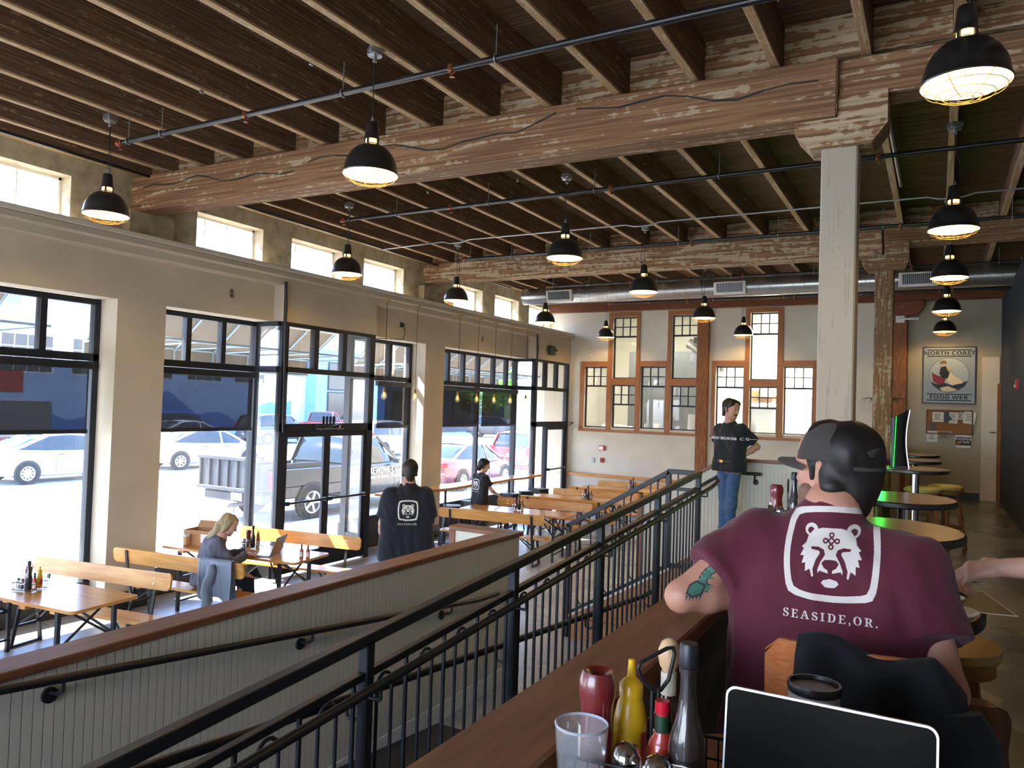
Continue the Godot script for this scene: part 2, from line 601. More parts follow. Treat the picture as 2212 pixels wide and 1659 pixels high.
func shell() -> void:
	bx1("floor", V(-9.2, -0.25, -6.2), V(6.2, 0, 18.2), M.floor)
	bx1("floor", V(-0.62, 0, -6.0), V(6, UP, ZB), M.floor_up)
	bx1("floor", V(-2.32, 0, 7.9), V(-0.62, UP, 9.8), M.floor_up)
	# walls: storefront side above the ledge, with the clerestory openings
	var cl = [[0.5, 1.66], [2.25, 3.41], [3.99, 5.15], [6.885, 8.05], [8.63, 9.79], [10.35, 11.49], [13.21, 14.36], [14.9, 16.03], [16.57, 17.73], [-3.0, -1.84], [-4.8, -3.64]]
	cl.sort_custom(func(a, b): return a[0] < b[0])
	var w = MB.new()
	w.bx(V(-9.15, 5.10, -6.2), V(XC, 5.95, 18.2))
	w.bx(V(-9.15, 3.72, -6.2), V(XC, 4.30, 18.2))
	var z0 = -6.2
	for c in cl:
		w.bx(V(-9.15, 4.30, z0), V(XC, 5.10, c[0]))
		z0 = c[1]
	w.bx(V(-9.15, 4.30, z0), V(XC, 5.10, 18.2))
	struct("wall_left", w, M.concrete_wall)
	for p in [5.93, 12.1]:
		bx1("trim", V(XC, 4.3, p - 0.12), V(XC + 0.14, 4.86, p + 0.5), M.concrete_wall)
	# clerestory windows
	var k = 0
	for c in cl:
		k += 1
		var win = sroot("window_%d" % (20 + k))
		var f = MB.new()
		var cw: float = c[1] - c[0]
		for e in [0.0, 1.0]:
			f.bx(V(-9.10, 4.30, c[0] + e * (cw - 0.03)), V(-9.05, 5.10, c[0] + e * (cw - 0.03) + 0.03))
		f.bx(V(-9.10, 5.07, c[0]), V(-9.05, 5.10, c[1]))
		f.bx(V(-9.10, 4.30, c[0]), V(-9.05, 4.33, c[1]))
		for e in [0.25, 0.58]:
			f.bx(V(-9.09, 4.33, c[0] + cw * e - 0.008), V(-9.06, 5.07, c[0] + cw * e + 0.008))
		obj("frame", f, M.white, win)
		var b = [0.0, 0.25, 0.58, 1.0]
		for e in 3:
			obj("pane", MB.new().bx(V(-9.08, 4.33, c[0] + cw * b[e] + 0.01), V(-9.074, 5.07, c[0] + cw * b[e + 1] - 0.01)), M.glass, win)
	# ledge along the storefront
	var lg = sroot("trim")
	obj("ledge_top", MB.new().bx(V(XC, 4.40, -6), V(-8.12, 4.46, 17.75), 0.008), M.white_wall, lg)
	obj("ledge_face", MB.new().bx(V(XL - 0.22, 4.32, -6), V(-8.13, 4.40, 17.73), 0.01).bx(V(XL - 0.22, 4.22, -6), V(XL, 4.33, 17.72), 0.01), M.plaster, lg)
	# plaster band over the windows and the piers between them
	var f = MB.new()
	for s in [[-6.0, 7.94], [10.02, 15.85]]:
		f.bx(V(-8.72, 3.70, s[0]), V(XW, 4.40, s[1]))
	for s in [[7.94, 10.02], [15.85, ZB]]:
		f.bx(V(-8.72, 3.70, s[0]), V(XL - 0.004, 4.26, s[1]))
	for s in [[5.53, 6.18], [11.73, 12.37], [-0.6, 0.0]]:
		f.bx(V(-8.95, 0.0, s[0]), V(XW, 3.70, s[1]))
	f.bx(V(-8.95, 0.0, 17.74), V(XL, 4.4, ZB))
	f.bx(V(-8.95, 0.0, -6.2), V(XW, 3.7, -5.4))
	struct("wall_left", f, M.plaster)
	var bb = MB.new()
	for s in [[5.53, 6.18], [11.73, 12.37]]:
		bb.bx(V(XW, 0, s[0] - 0.01), V(XW + 0.015, 0.22, s[1] + 0.01))
	struct("baseboard_left", bb, M.black)
	# rear and right walls, beyond the frame
	var rw = MB.new()
	rw.bx(V(-9.2, 0, -6.3), V(-7.0, 6, -6.0))
	rw.bx(V(0.0, 0, -6.3), V(6.2, 6, -6.0))
	rw.bx(V(-7.0, 0, -6.3), V(0.0, 1.3, -6.0))
	rw.bx(V(-7.0, 4.5, -6.3), V(0.0, 6, -6.0))
	struct("wall_rear", rw, M.plaster)
	bx1("wall_right", V(6.0, 0, -6.2), V(6.3, 6, 18.2), M.plaster)

# a run of storefront glazing in the plane x, from d0 to d1: posts, transom lights and the panes below
func glazing(called: String, x: float, d0: float, d1: float, mulls: Array, posts: Array, sill: float, bulkhead := true) -> Node3D:
	var w = sroot(called)
	var xi = x - 0.10
	obj("head", MB.new().bx(V(xi, 3.63, d0), V(x, 3.70, d1), 0.004), M.frame, w)
	obj("transom_bar", MB.new().bx(V(xi, 2.96, d0), V(x, 3.05, d1), 0.004), M.frame, w)
	obj("sill", MB.new().bx(V(xi - 0.02, sill - 0.06, d0), V(x + 0.02, sill, d1), 0.004), M.frame, w)
	for e in [d0 + 0.035, d1 - 0.035]:
		obj("post", MB.new().bx(V(xi, sill, e - 0.04), V(x, 3.63, e + 0.04), 0.004), M.frame, w)
	for p in posts:
		obj("post", MB.new().bx(V(xi, sill, p - 0.035), V(x, 2.96, p + 0.035), 0.004), M.frame, w)
	for p in mulls:
		obj("mullion", MB.new().bx(V(xi, 3.05, p - 0.04), V(x, 3.63, p + 0.04), 0.004), M.frame, w)
	var e = [d0 + 0.07] + mulls + [d1 - 0.07]
	for i in e.size() - 1:
		obj("pane", MB.new().bx(V(x - 0.055, 3.05, e[i]), V(x - 0.049, 3.63, e[i + 1])), M.glass, w)
	e = [d0 + 0.07] + posts + [d1 - 0.07]
	for i in e.size() - 1:
		obj("pane", MB.new().bx(V(x - 0.055, sill, e[i]), V(x - 0.049, 2.96, e[i + 1])), M.glass, w)
	if bulkhead:
		obj("bulkhead", MB.new().bx(V(x - 0.16, 0, d0), V(x + 0.02, sill - 0.06, d1)), M.bulk, w)
	return w

func roller_shade(d0: float, d1: float, label: String) -> void:
	var s = thing("roller_shade", label, "shade", V(XF + 0.04, 2.95, (d0 + d1) * 0.5), 0.0, "")
	var l = (d1 - d0) * 0.5
	obj("cassette", MB.new().box(Vector3(0.0, -0.045, 0), Vector3(0.08, 0.09, l * 2.0), Basis(), 0.006), M.frame, s)
	obj("screen_cloth", MB.new().box(Vector3(0.0, -0.44, 0), Vector3(0.002, 0.72, l * 2.0 - 0.06)), M.shade, s)
	obj("bottom_bar", MB.new().box(Vector3(0.0, -0.82, 0), Vector3(0.025, 0.05, l * 2.0 - 0.04), Basis(), 0.006), M.black, s)

func door_leaf(dr: Node3D, x: float, d0: float, d1: float, flip: float) -> void:
	var lf = obj("door_leaf", MB.new().bx(V(x - 0.05, 0.03, d0), V(x, 0.30, d1), 0.004).bx(V(x - 0.05, 2.02, d0), V(x, 2.10, d1), 0.004).bx(V(x - 0.05, 0.30, d0), V(x, 2.02, d0 + 0.07), 0.004).bx(V(x - 0.05, 0.30, d1 - 0.07), V(x, 2.02, d1), 0.004), M.frame, dr)
	obj("pane", MB.new().bx(V(x - 0.028, 0.30, d0 + 0.07), V(x - 0.022, 2.02, d1 - 0.07)), M.glass, lf)
	var b = MB.new()
	b.tube([V(x + 0.07, 1.06, d0 + 0.03), V(x + 0.07, 1.06, d1 - 0.03)], 0.018, 8)
	for e in [d0 + 0.04, d1 - 0.04]:
		b.bx(V(x, 1.03, e - 0.03), V(x + 0.085, 1.09, e + 0.03))
	obj("push_bar", b, M.black, lf)
	var c = MB.new()
	var e = d0 + 0.16 if flip < 0 else d1 - 0.16
	c.bx(V(x, 2.14, e - 0.16), V(x + 0.07, 2.20, e + 0.16), 0.01)
	c.bar(V(x + 0.05, 2.20, e), V(x + 0.20, 2.20, e + flip * 0.22), 0.02, 0.012)
	c.bar(V(x + 0.20, 2.20, e + flip * 0.22), V(x + 0.03, 2.12, e + flip * 0.36), 0.02, 0.012)
	obj("closer", c, M.black, lf)

func storefront() -> void:
	glazing("window_1", XF, 0.0, 5.53, [0.95, 1.9, 2.85, 3.85, 4.865], [2.75], 0.36)
	glazing("window_2", XF, 6.18, 7.98, [6.77, 7.34], [], 0.36)
	glazing("window_3", XF, 10.0, 11.73, [10.5, 11.09], [], 0.56)
	glazing("window_4", XF, 12.37, 15.93, [13.0, 13.58, 14.18, 14.84, 15.43], [14.19], 0.56)
	glazing("window_5", XF, -5.4, -0.6, [-4.4, -3.4, -2.4, -1.5], [-3.0], 0.36)
	roller_shade(0.1, 2.7, "dark see-through roller shade half down, out of view at the near end of the storefront")
	roller_shade(2.8, 5.42, "dark see-through roller shade at the leftmost window, over the silver coupe")
	roller_shade(6.28, 7.88, "dark see-through roller shade in the window just left of the double doors")
	roller_shade(10.66, 11.64, "narrow dark roller shade in the slim window right of the double doors")
	roller_shade(12.45, 14.14, "dark roller shade above the purple car, left one of the far pair")
	roller_shade(14.24, 15.84, "dark roller shade above the red car, right one of the far pair")
	# side lights of the door bays
	for s in [[7.94, 1.0, "window_6"], [10.02, -1.0, "window_7"], [15.85, 1.0, "window_8"]]:
		var w = sroot(s[2])
		var d: float = s[0]
		var fr = MB.new()
		fr.bx(V(XF, 3.63, d - 0.04), V(XL - 0.06, 3.70, d + 0.04))
		fr.bx(V(XF, 2.96, d - 0.04), V(XL - 0.06, 3.05, d + 0.04))
		fr.bx(V(XF, 0.30, d - 0.04), V(XL - 0.06, 0.36, d + 0.04))
		fr.bx(V(XF, 0.0, d - 0.03), V(XL - 0.06, 0.30, d + 0.03))
		fr.bx(V(XF - 0.10, 0.30, d - 0.045), V(XF + 0.02, 3.70, d + 0.045))
		obj("frame", fr, M.frame, w)
		obj("pane", MB.new().bx(V(XF, 0.36, d - 0.003), V(XL - 0.06, 2.96, d + 0.003)), M.glass, w)
		obj("pane", MB.new().bx(V(XF, 3.05, d - 0.003), V(XL - 0.06, 3.63, d + 0.003)), M.glass, w)
	# double doors and single door in the bays
	for s in [["door_1", 7.94, 10.02, [8.64, 9.27]], ["door_2", 15.85, 17.74, [16.45, 17.05]]]:
		var dr = sroot(s[0])
		var d0: float = s[1]
		var d1: float = s[2]
		var x = XL
		var xi = x - 0.10
		obj("head", MB.new().bx(V(xi, 3.64, d0), V(x, 3.70, d1), 0.004), M.frame, dr)
		obj("transom_bar", MB.new().bx(V(xi, 2.97, d0), V(x, 3.05, d1), 0.004), M.frame, dr)
		obj("door_head", MB.new().bx(V(xi, 2.10, d0), V(x, 2.22, d1), 0.004), M.frame, dr)
		for e in [d0 + 0.065, d1 - 0.065]:
			obj("post", MB.new().bx(V(xi, 0, e - 0.065), V(x, 3.64, e + 0.065), 0.004), M.frame, dr)
		var ms: Array = s[3]
		for p in ms:
			obj("mullion", MB.new().bx(V(xi, 3.05, p - 0.05), V(x, 3.64, p + 0.05), 0.004), M.frame, dr)
		var e = [d0 + 0.13] + ms + [d1 - 0.13]
		for i in 3:
			obj("pane", MB.new().bx(V(x - 0.055, 3.05, e[i]), V(x - 0.049, 3.64, e[i + 1])), M.glass, dr)
		obj("pane", MB.new().bx(V(x - 0.055, 2.22, d0 + 0.13), V(x - 0.049, 2.97, d1 - 0.13)), M.glass, dr)
		if s[0] == "door_1":
			door_leaf(dr, x - 0.02, d0 + 0.13, 8.97, 1.0)
			door_leaf(dr, x - 0.02, 8.97, d1 - 0.13, -1.0)
			# door notice strip over the doors
			obj("notice_strip", MB.new().bx(V(x, 2.13, 8.70), V(x + 0.004, 2.19, 9.30)), M.white, dr)
			for i in 4:
				var tg = MB.new().bx(V(x - 0.04, 2.22, 8.86 + i * 0.075), V(x - 0.035, 2.33, 8.91 + i * 0.075))
				obj("price_tag", tg, M.frame, dr)
		else:
			obj("post", MB.new().bx(V(xi, 0.0, 16.50), V(x, 2.1, 16.58)), M.frame, dr)
			obj("pane", MB.new().bx(V(x - 0.055, 0.42, d0 + 0.13), V(x - 0.049, 2.1, 16.50)), M.glass, dr)
			obj("bulkhead", MB.new().bx(V(xi, 0.0, d0 + 0.13), V(x, 0.42, 16.50)), M.bulk, dr)
			door_leaf(dr, x - 0.02, 16.58, d1 - 0.13, 1.0)
	# conduits at the door bays, sockets and exit sign on the plaster band
	tag(obj("conduit", MB.new().tube([V(XL + 0.03, 4.27, 7.93), V(XL + 0.03, 3.9, 7.95), V(XL + 0.03, 3.7, 7.95), V(XL + 0.04, 2.1, 7.98)], 0.022, 8), M.black), "black cable running down the corner post left of the double doors", "cable")
	tag(obj("conduit", MB.new().tube([V(XL + 0.03, 4.27, 15.85), V(XL + 0.04, 3.9, 15.86), V(XL + 0.03, 3.7, 15.87), V(XL + 0.03, 3.0, 15.87)], 0.02, 8), M.black), "black cable running down the post of the far corner door", "cable")
	outlet(V(XW, 4.0, 7.17), Vector3.RIGHT, "grey power socket high on the plaster band left of the double doors")
	outlet(V(XW, 3.97, 10.94), Vector3.RIGHT, "power socket with a black plug high between the hanging filament bulbs")
	outlet(V(XW, 3.97, 13.75), Vector3.RIGHT, "power socket on the plaster band over the far pair of shaded windows")
	tag(obj("plug_cord", MB.new().bx(V(XW + 0.01, 3.93, 10.91), V(XW + 0.07, 4.0, 10.97), 0.01).tube([V(XW + 0.06, 3.94, 10.94), V(XW + 0.07, 3.82, 10.98), V(XW + 0.03, 3.72, 10.98), V(XW + 0.02, 3.70, 10.8), V(XF + 0.1, 3.69, 10.4)], 0.008, 6), M.black), "black plug and cord drooping to the narrow window frame", "cord")
	var ex = thing("exit_sign", "dark green exit sign box with two small lamp heads above the far corner door", "sign", V(XL + 0.01, 3.95, 16.6))
	obj("housing", MB.new().box(Vector3(0.04, 0, 0), Vector3(0.07, 0.22, 0.30), Basis(), 0.01), mat(Color("1d3a2b"), 0.4), ex)
	for s in [-1.0, 1.0]:
		obj("lamp_head", MB.new().tube([Vector3(0.04, 0.02, s * 0.15), Vector3(0.05, 0.02, s * 0.22)], 0.035, 10), M.black, ex)

func outlet(at: Vector3, out: Vector3, label: String) -> Node3D:
	var o = thing("power_outlet", label, "socket", at)
	o.look_at_from_position(at, at - out, Vector3.UP)
	obj("cover_plate", MB.new().box(Vector3(0, 0, 0.004), Vector3(0.075, 0.12, 0.008), Basis(), 0.003), M.steel, o)
	for s in [-1.0, 1.0]:
		obj("socket_face", MB.new().box(Vector3(0, s * 0.027, 0.009), Vector3(0.036, 0.036, 0.006), Basis(), 0.004), M.black, o)
	return o

# ---------------------------------------------------------------- timber ceiling
func ceiling_parts() -> void:
	var ce = sroot("ceiling")
	bx1("roof_slab", V(-9.2, 5.66, -6.3), V(6.3, 5.8, 18.2), M.bulk, ce)
	# deck boards, across the joists
	var meshes = []
	for i in 4:
		rng.seed = 100 + i
		meshes.append(MB.new().box(Vector3(i * 0.37, 0, 0), Vector3(15.0, 0.03, 0.152 - 0.004), Basis(), 0.003).mesh())
	rng.seed = 5
	var d = -2.0
	var i = 0
	while d < 17.8:
		var o = obj("plank", meshes[i % 4], M.deck, ce)
		o.position = V(-1.4 - (i % 4) * 0.37, 5.645 + rng.randf_range(-0.004, 0.002), d)
		d += 0.152
		i += 1
	# joists
	var xs = [-8.80, -8.29, -7.64, -6.98, -6.31, -5.68, -5.05, -4.33, -3.68, -3.04, -2.39, -1.74, -1.12, -0.49, 0.09, 0.73, 1.37, 2.0, 2.64, 3.28, 3.92, 4.56, 5.2, 5.8]
	for b in [[-2.0, 6.2, 5.24], [6.2, 12.35, 5.32], [12.35, 17.8, 5.36]]:
		for x in xs:
			var y: float = b[2]
			if b[0] < 0.0:
				y = 5.33 - 0.09 * clampf((x + 8.9) / 6.0, 0.0, 1.0)
			var dx = 0.0
			if b[0] < 0.0 and x < -2.0:
				dx = -0.10
			var jo = obj("joist", MB.new().bar(V(x + dx, (y + 5.63) * 0.5 + 0.01, b[0]), V(x, (y + 5.63) * 0.5 + 0.01, b[1]), 0.066, 5.63 - y - 0.02), M.joist, ce)
			obj("underside_strip", MB.new().bar(V(x + dx, y + 0.01, b[0]), V(x, y + 0.01, b[1]), 0.067, 0.022, Vector3.UP, 0.003), M.joist_low, jo)  # paler strip along the underside of the joist
	# blocking above the beams
	for b in [[6.12, 5.30], [12.3, 5.35]]:
		for k in xs.size() - 1:
			bx1("blocking", V(xs[k] + 0.035, b[1], b[0]), V(xs[k + 1] - 0.035, 5.62, b[0] + 0.06), M.beam_pale, ce)
	# two main beams and the far one in the kitchen wall
	var b1 = thing("ceiling_beam", "massive brown timber beam with long crack and flaking pale paint, nearest of the two, spanning left of the front post", "beam", V(0, 0, 6.05))
	obj("timber", MB.new().box(V(-4.76, 5.035, 0), Vector3(8.18, 0.43, 0.30), Basis(Vector3.BACK, -0.0095), 0.012), M.beam, b1)
	obj("crack", crack_line(), M.bulk, b1)
	var b2 = thing("ceiling_beam", "brown timber beam running right from the front post to beyond the big hanging lamp", "beam", V(0, 0, 6.12))
	obj("timber", MB.new().box(V(2.66, 5.07, 0), Vector3(6.67, 0.29, 0.28), Basis(), 0.012), M.beam, b2)
	var b3 = thing("ceiling_beam", "whitewashed peeling timber beam over the middle of the room, second from the camera", "beam", V(0, 0, 12.24))
	obj("timber", MB.new().box(V(-4.79, 5.115, 0), Vector3(8.12, 0.37, 0.28), Basis(), 0.012), M.beam_pale, b3)
	var b4 = thing("ceiling_beam", "brown peeling timber beam right of the second post, behind the third hanging lamp", "beam", V(0, 0, 12.26))
	obj("timber", MB.new().box(V(2.64, 5.2, 0), Vector3(6.7, 0.28, 0.28), Basis(), 0.012), M.beam, b4)
	var b5 = thing("ceiling_beam", "reddish brown beam along the top of the kitchen wall under the silver duct", "beam", V(0, 0, ZB))
	obj("timber", MB.new().box(V(-1.4, 5.14, 0), Vector3(14.9, 0.26, 0.26), Basis(), 0.01), M.redwood, b5)
	# posts with their capitals
	var p1 = thing("timber_post", "big whitewashed square timber post with a red paint smear", "post", V(-0.66, UP, 6.13))
	obj("shaft", MB.new().box(Vector3(0, 1.80, 0), Vector3(0.25, 3.60, 0.25), Basis(), 0.012), M.post, p1)
	var cap = PackedVector2Array([Vector2(-0.31, 3.78), Vector2(-0.31, 3.70), Vector2(-0.20, 3.57), Vector2(0.22, 3.57), Vector2(0.32, 3.70), Vector2(0.32, 3.94), Vector2(-0.01, 3.94), Vector2(-0.01, 3.78)])
	obj("capital", MB.new().prism(cap, 0.29, Transform3D(Basis(), Vector3(0, 0, 0.03))), M.beam_pale, p1)
	obj("red_paint_smear", smear_mesh(), mat(Color("a5382a"), 0.7), p1)
	var p2 = thing("timber_post", "brown timber post with worn white paint, behind the whitewashed post", "post", V(-0.69, UP, 12.12))
	obj("shaft", MB.new().box(Vector3(0, 1.85, 0), Vector3(0.245, 3.70, 0.245), Basis(), 0.012), M.post2, p2)
	var cap2 = PackedVector2Array([Vector2(-0.30, 3.90), Vector2(-0.30, 3.80), Vector2(-0.22, 3.68), Vector2(0.26, 3.68), Vector2(0.31, 3.80), Vector2(0.31, 4.08), Vector2(0.0, 4.08), Vector2(0.0, 3.90)])
	obj("capital", MB.new().prism(cap2, 0.29, Transform3D(Basis(), Vector3(0, 0, 0.03))), M.post2, p2)

func crack_line() -> MB:
	# a long check in the face of the near beam
	var b = MB.new()
	var last = Vector3.ZERO
	rng.seed = 61
	for k in 41:
		var x = -8.6 + k * 0.195
		var y = 5.07 + 0.05 * sin(k * 0.45) + 0.035 * sin(k * 1.3 + 1.0) - 0.0095 * (x + 4.7) + (0.05 if k > 25 else 0.0) + rng.randf_range(-0.008, 0.008)
		var p = V(x, y, -0.152)
		if k > 0 and k != 14 and k != 30:
			b.bar(last, p, 0.004, 0.008 + 0.010 * absf(sin(k * 0.8)), Vector3.UP)
		last = p
	return b

func smear_mesh() -> MB:
	# spray-painted red mark on the front of the post
	var b = MB.new()
	var o = PackedVector2Array()
	for k in 26:
		var a = TAU * k / 26.0
		var r = 1.0 + 0.18 * sin(a * 5.0 + 1.0) + 0.1 * sin(a * 9.0)
		var p = Vector2(cos(a) * 0.085 * r, sin(a) * 0.032 * r).rotated(-0.55)
		o.append(p + Vector2(-0.055, 1.46))
	b.prism(o, 0.002, Transform3D(Basis(), Vector3(0, 0, 0.1265)))
	return b

# ---------------------------------------------------------------- far wall with the kitchen windows
func kitchen_wall() -> void:
	var cols = [[-7.85, -7.238, [[2.1, 3.63]]], [-7.105, -6.48, [[2.112, 3.18], [3.34, 4.87]]], [-6.362, -5.726, [[2.12, 3.64]]], [-5.60, -4.978, [[2.117, 3.18], [3.345, 4.876]]], [-4.522, -3.885, [[2.12, 3.65]]], [-3.755, -3.15, [[2.125, 3.19], [3.341, 4.879]]], [-3.012, -2.395, [[2.13, 3.65]]]]
	var w = MB.new()
	var x = -9.2
	var z0 = ZB
	var z1 = ZB + 0.2
	var nw = 8
	for c in cols:
		w.bx(V(x, 0, z0), V(c[0], 5.7, z1))
		var y = 0.0
		for o in c[2]:
			w.bx(V(c[0], y, z0), V(c[1], o[0], z1))
			y = o[1]
			nw += 1
			sash("window_%d" % nw, c[0], c[1], o[0], o[1])
		w.bx(V(c[0], y, z0), V(c[1], 5.7, z1))
		x = c[1]
	w.bx(V(x, 0, z0), V(6.2, 5.7, z1))
	struct("wall_back", w, M.white_wall)
	# casing boards
	var t = sroot("trim")
	var zf = ZB - 0.03
	for r in [[-7.963, -7.85, 2.06, 3.761], [-7.85, -7.215, 3.63, 3.761], [-7.238, -7.105, 2.06, 3.63], [-7.215, -7.105, 3.63, 4.987], [-7.105, -6.48, 4.87, 4.987], [-6.48, -6.389, 3.63, 4.987], [-7.105, -6.48, 3.18, 3.34], [-6.48, -6.362, 2.06, 3.63],
		[-6.389, -5.693, 3.64, 3.77], [-5.726, -5.60, 2.06, 3.64], [-5.693, -5.60, 3.64, 4.987], [-5.60, -4.978, 4.876, 4.987], [-5.60, -4.978, 3.18, 3.345], [-4.978, -4.93, 2.06, 4.987],
		[-4.605, -4.522, 2.06, 3.779], [-4.522, -3.865, 3.65, 3.779], [-3.885, -3.755, 2.06, 3.65], [-3.865, -3.755, 3.65, 4.987], [-3.755, -3.15, 4.879, 4.987], [-3.755, -3.15, 3.19, 3.341], [-3.15, -3.03, 3.65, 4.987], [-3.15, -3.012, 2.06, 3.65], [-3.03, -2.343, 3.65, 3.779], [-2.395, -2.30, 2.06, 3.65]]:
		obj("board", MB.new().bx(V(r[0], r[2], zf), V(r[1], r[3], ZB), 0.004), M.trimwood, t)
	for r in [[-7.97, -4.93], [-4.62, -2.28]]:
		obj("sill_board", MB.new().bx(V(r[0], 1.995, zf - 0.02), V(r[1], 2.06, ZB), 0.005), M.trimwood, t)
	# reveals behind the casing
	var pw = thing("wall_post", "dark knotty wooden post between the two groups of kitchen windows", "post", V(-4.81, 0, ZB - 0.05))
	obj("shaft", MB.new().box(Vector3(0, 2.5, 0), Vector3(0.26, 5.0, 0.16), Basis(), 0.008), M.oldwood, pw)
	obj("bracket", MB.new().box(Vector3(0, 4.9, 0.05), Vector3(0.34, 0.22, 0.14), Basis(), 0.01), M.black, pw)
	var p3 = thing("wall_post", "orange brown wooden post on the far wall, right behind the peeling brown post", "post", V(-0.70, UP, ZB - 0.08))
	obj("shaft", MB.new().box(Vector3(0, 1.95, 0), Vector3(0.26, 3.9, 0.2), Basis(), 0.008), M.oldwood, p3)
	obj("capital", MB.new().prism(PackedVector2Array([Vector2(-0.3, 4.0), Vector2(-0.3, 3.85), Vector2(-0.15, 3.7), Vector2(0.3, 3.7), Vector2(0.42, 3.85), Vector2(0.42, 4.0)]), 0.22), M.redwood, p3)
	# chair rail with the board-and-bead dado below it
	struct("trim", MB.new().bx(V(-8.25, 0.86, ZB - 0.06), V(-0.8, 0.94, ZB), 0.006), M.table)
	struct("wall_back", bead(V(-8.2, 0.0, ZB - 0.012), V(-0.8, 0.0, ZB - 0.012), 0.86, 0.86, 0.0, 0.0, Vector3.BACK), M.bead)
	# small fittings
	var fa = thing("fire_alarm", "red and white fire alarm panel on the cream wall under the leftmost kitchen windows", "alarm", V(-7.31, 1.59, ZB - 0.02))
	obj("body", MB.new().box(Vector3.ZERO, Vector3(0.19, 0.12, 0.04), Basis(), 0.008), M.red, fa)
	obj("white_cover", MB.new().box(Vector3(-0.02, 0, 0.02), Vector3(0.12, 0.09, 0.015), Basis(), 0.004), M.white, fa)
	var fp = thing("fire_alarm", "small red fire alarm pull station beside a grey switch box", "alarm", V(-7.30, 1.29, ZB - 0.02))
	obj("body", MB.new().box(Vector3.ZERO, Vector3(0.10, 0.12, 0.04), Basis(), 0.008), M.red, fp)
	obj("handle", MB.new().box(Vector3(0, 0.0, 0.025), Vector3(0.06, 0.02, 0.015), Basis(), 0.004), M.black, fp)
	var sb = thing("switch_box", "small grey switch box left of the red pull station", "switch", V(-7.545, 1.28, ZB - 0.01))
	obj("plate", MB.new().box(Vector3.ZERO, Vector3(0.085, 0.12, 0.02), Basis(), 0.004), M.steel, sb)
	obj("key_slot", MB.new().box(Vector3(0, 0, 0.012), Vector3(0.02, 0.04, 0.006)), M.galv, sb)
	var th = thing("thermostat", "small white thermostat high on the cream wall near the ledge end", "thermostat", V(-7.72, 3.98, ZB - 0.012))
	obj("case", MB.new().box(Vector3.ZERO, Vector3(0.09, 0.11, 0.03), Basis(), 0.006), M.white, th)
	obj("dial", MB.new().lathe([Vector2(0.0, 0.012), Vector2(0.02, 0.012), Vector2(0.02, 0.0)], 12, Transform3D(Basis(Vector3.RIGHT, PI / 2), Vector3(0, 0.0, 0.015))), M.steel, th)
	kitchen()

func sash(called: String, x0: float, x1: float, y0: float, y1: float) -> void:
	var w = sroot(called)
	var z = ZB + 0.09
	var f = MB.new()
	var t = 0.028
	f.bx(V(x0, y0, z), V(x0 + t, y1, z + 0.05)).bx(V(x1 - t, y0, z), V(x1, y1, z + 0.05)).bx(V(x0, y1 - t, z), V(x1, y1, z + 0.05)).bx(V(x0, y0, z), V(x1, y0 + t, z + 0.05))
	f.bx(V(x0, y1 - 0.505, z), V(x1, y1 - 0.465, z + 0.05))
	obj("frame", f, M.frame, w)
	for k in [1, 2]:
		var xm = x0 + t + (x1 - x0 - 2 * t) * k / 3.0
		obj("muntin", MB.new().bx(V(xm - 0.011, y1 - 0.465, z + 0.005), V(xm + 0.011, y1 - t, z + 0.045)), M.frame, w)
	obj("muntin", MB.new().bx(V(x0 + t, y1 - 0.255, z + 0.006), V(x1 - t, y1 - 0.233, z + 0.044)), M.frame, w)
	for k in 3:
		for j in 2:
			var xa = x0 + t + (x1 - x0 - 2 * t) * k / 3.0 + 0.008
			var xb = x0 + t + (x1 - x0 - 2 * t) * (k + 1) / 3.0 - 0.008
			obj("pane", MB.new().bx(V(xa, y1 - 0.467 + j * 0.22, z + 0.02), V(xb, y1 - 0.25 + j * 0.222, z + 0.026)), M.glass, w)
	obj("pane", MB.new().bx(V(x0 + t, y0 + t, z + 0.02), V(x1 - t, y1 - 0.50, z + 0.026)), M.glass, w)

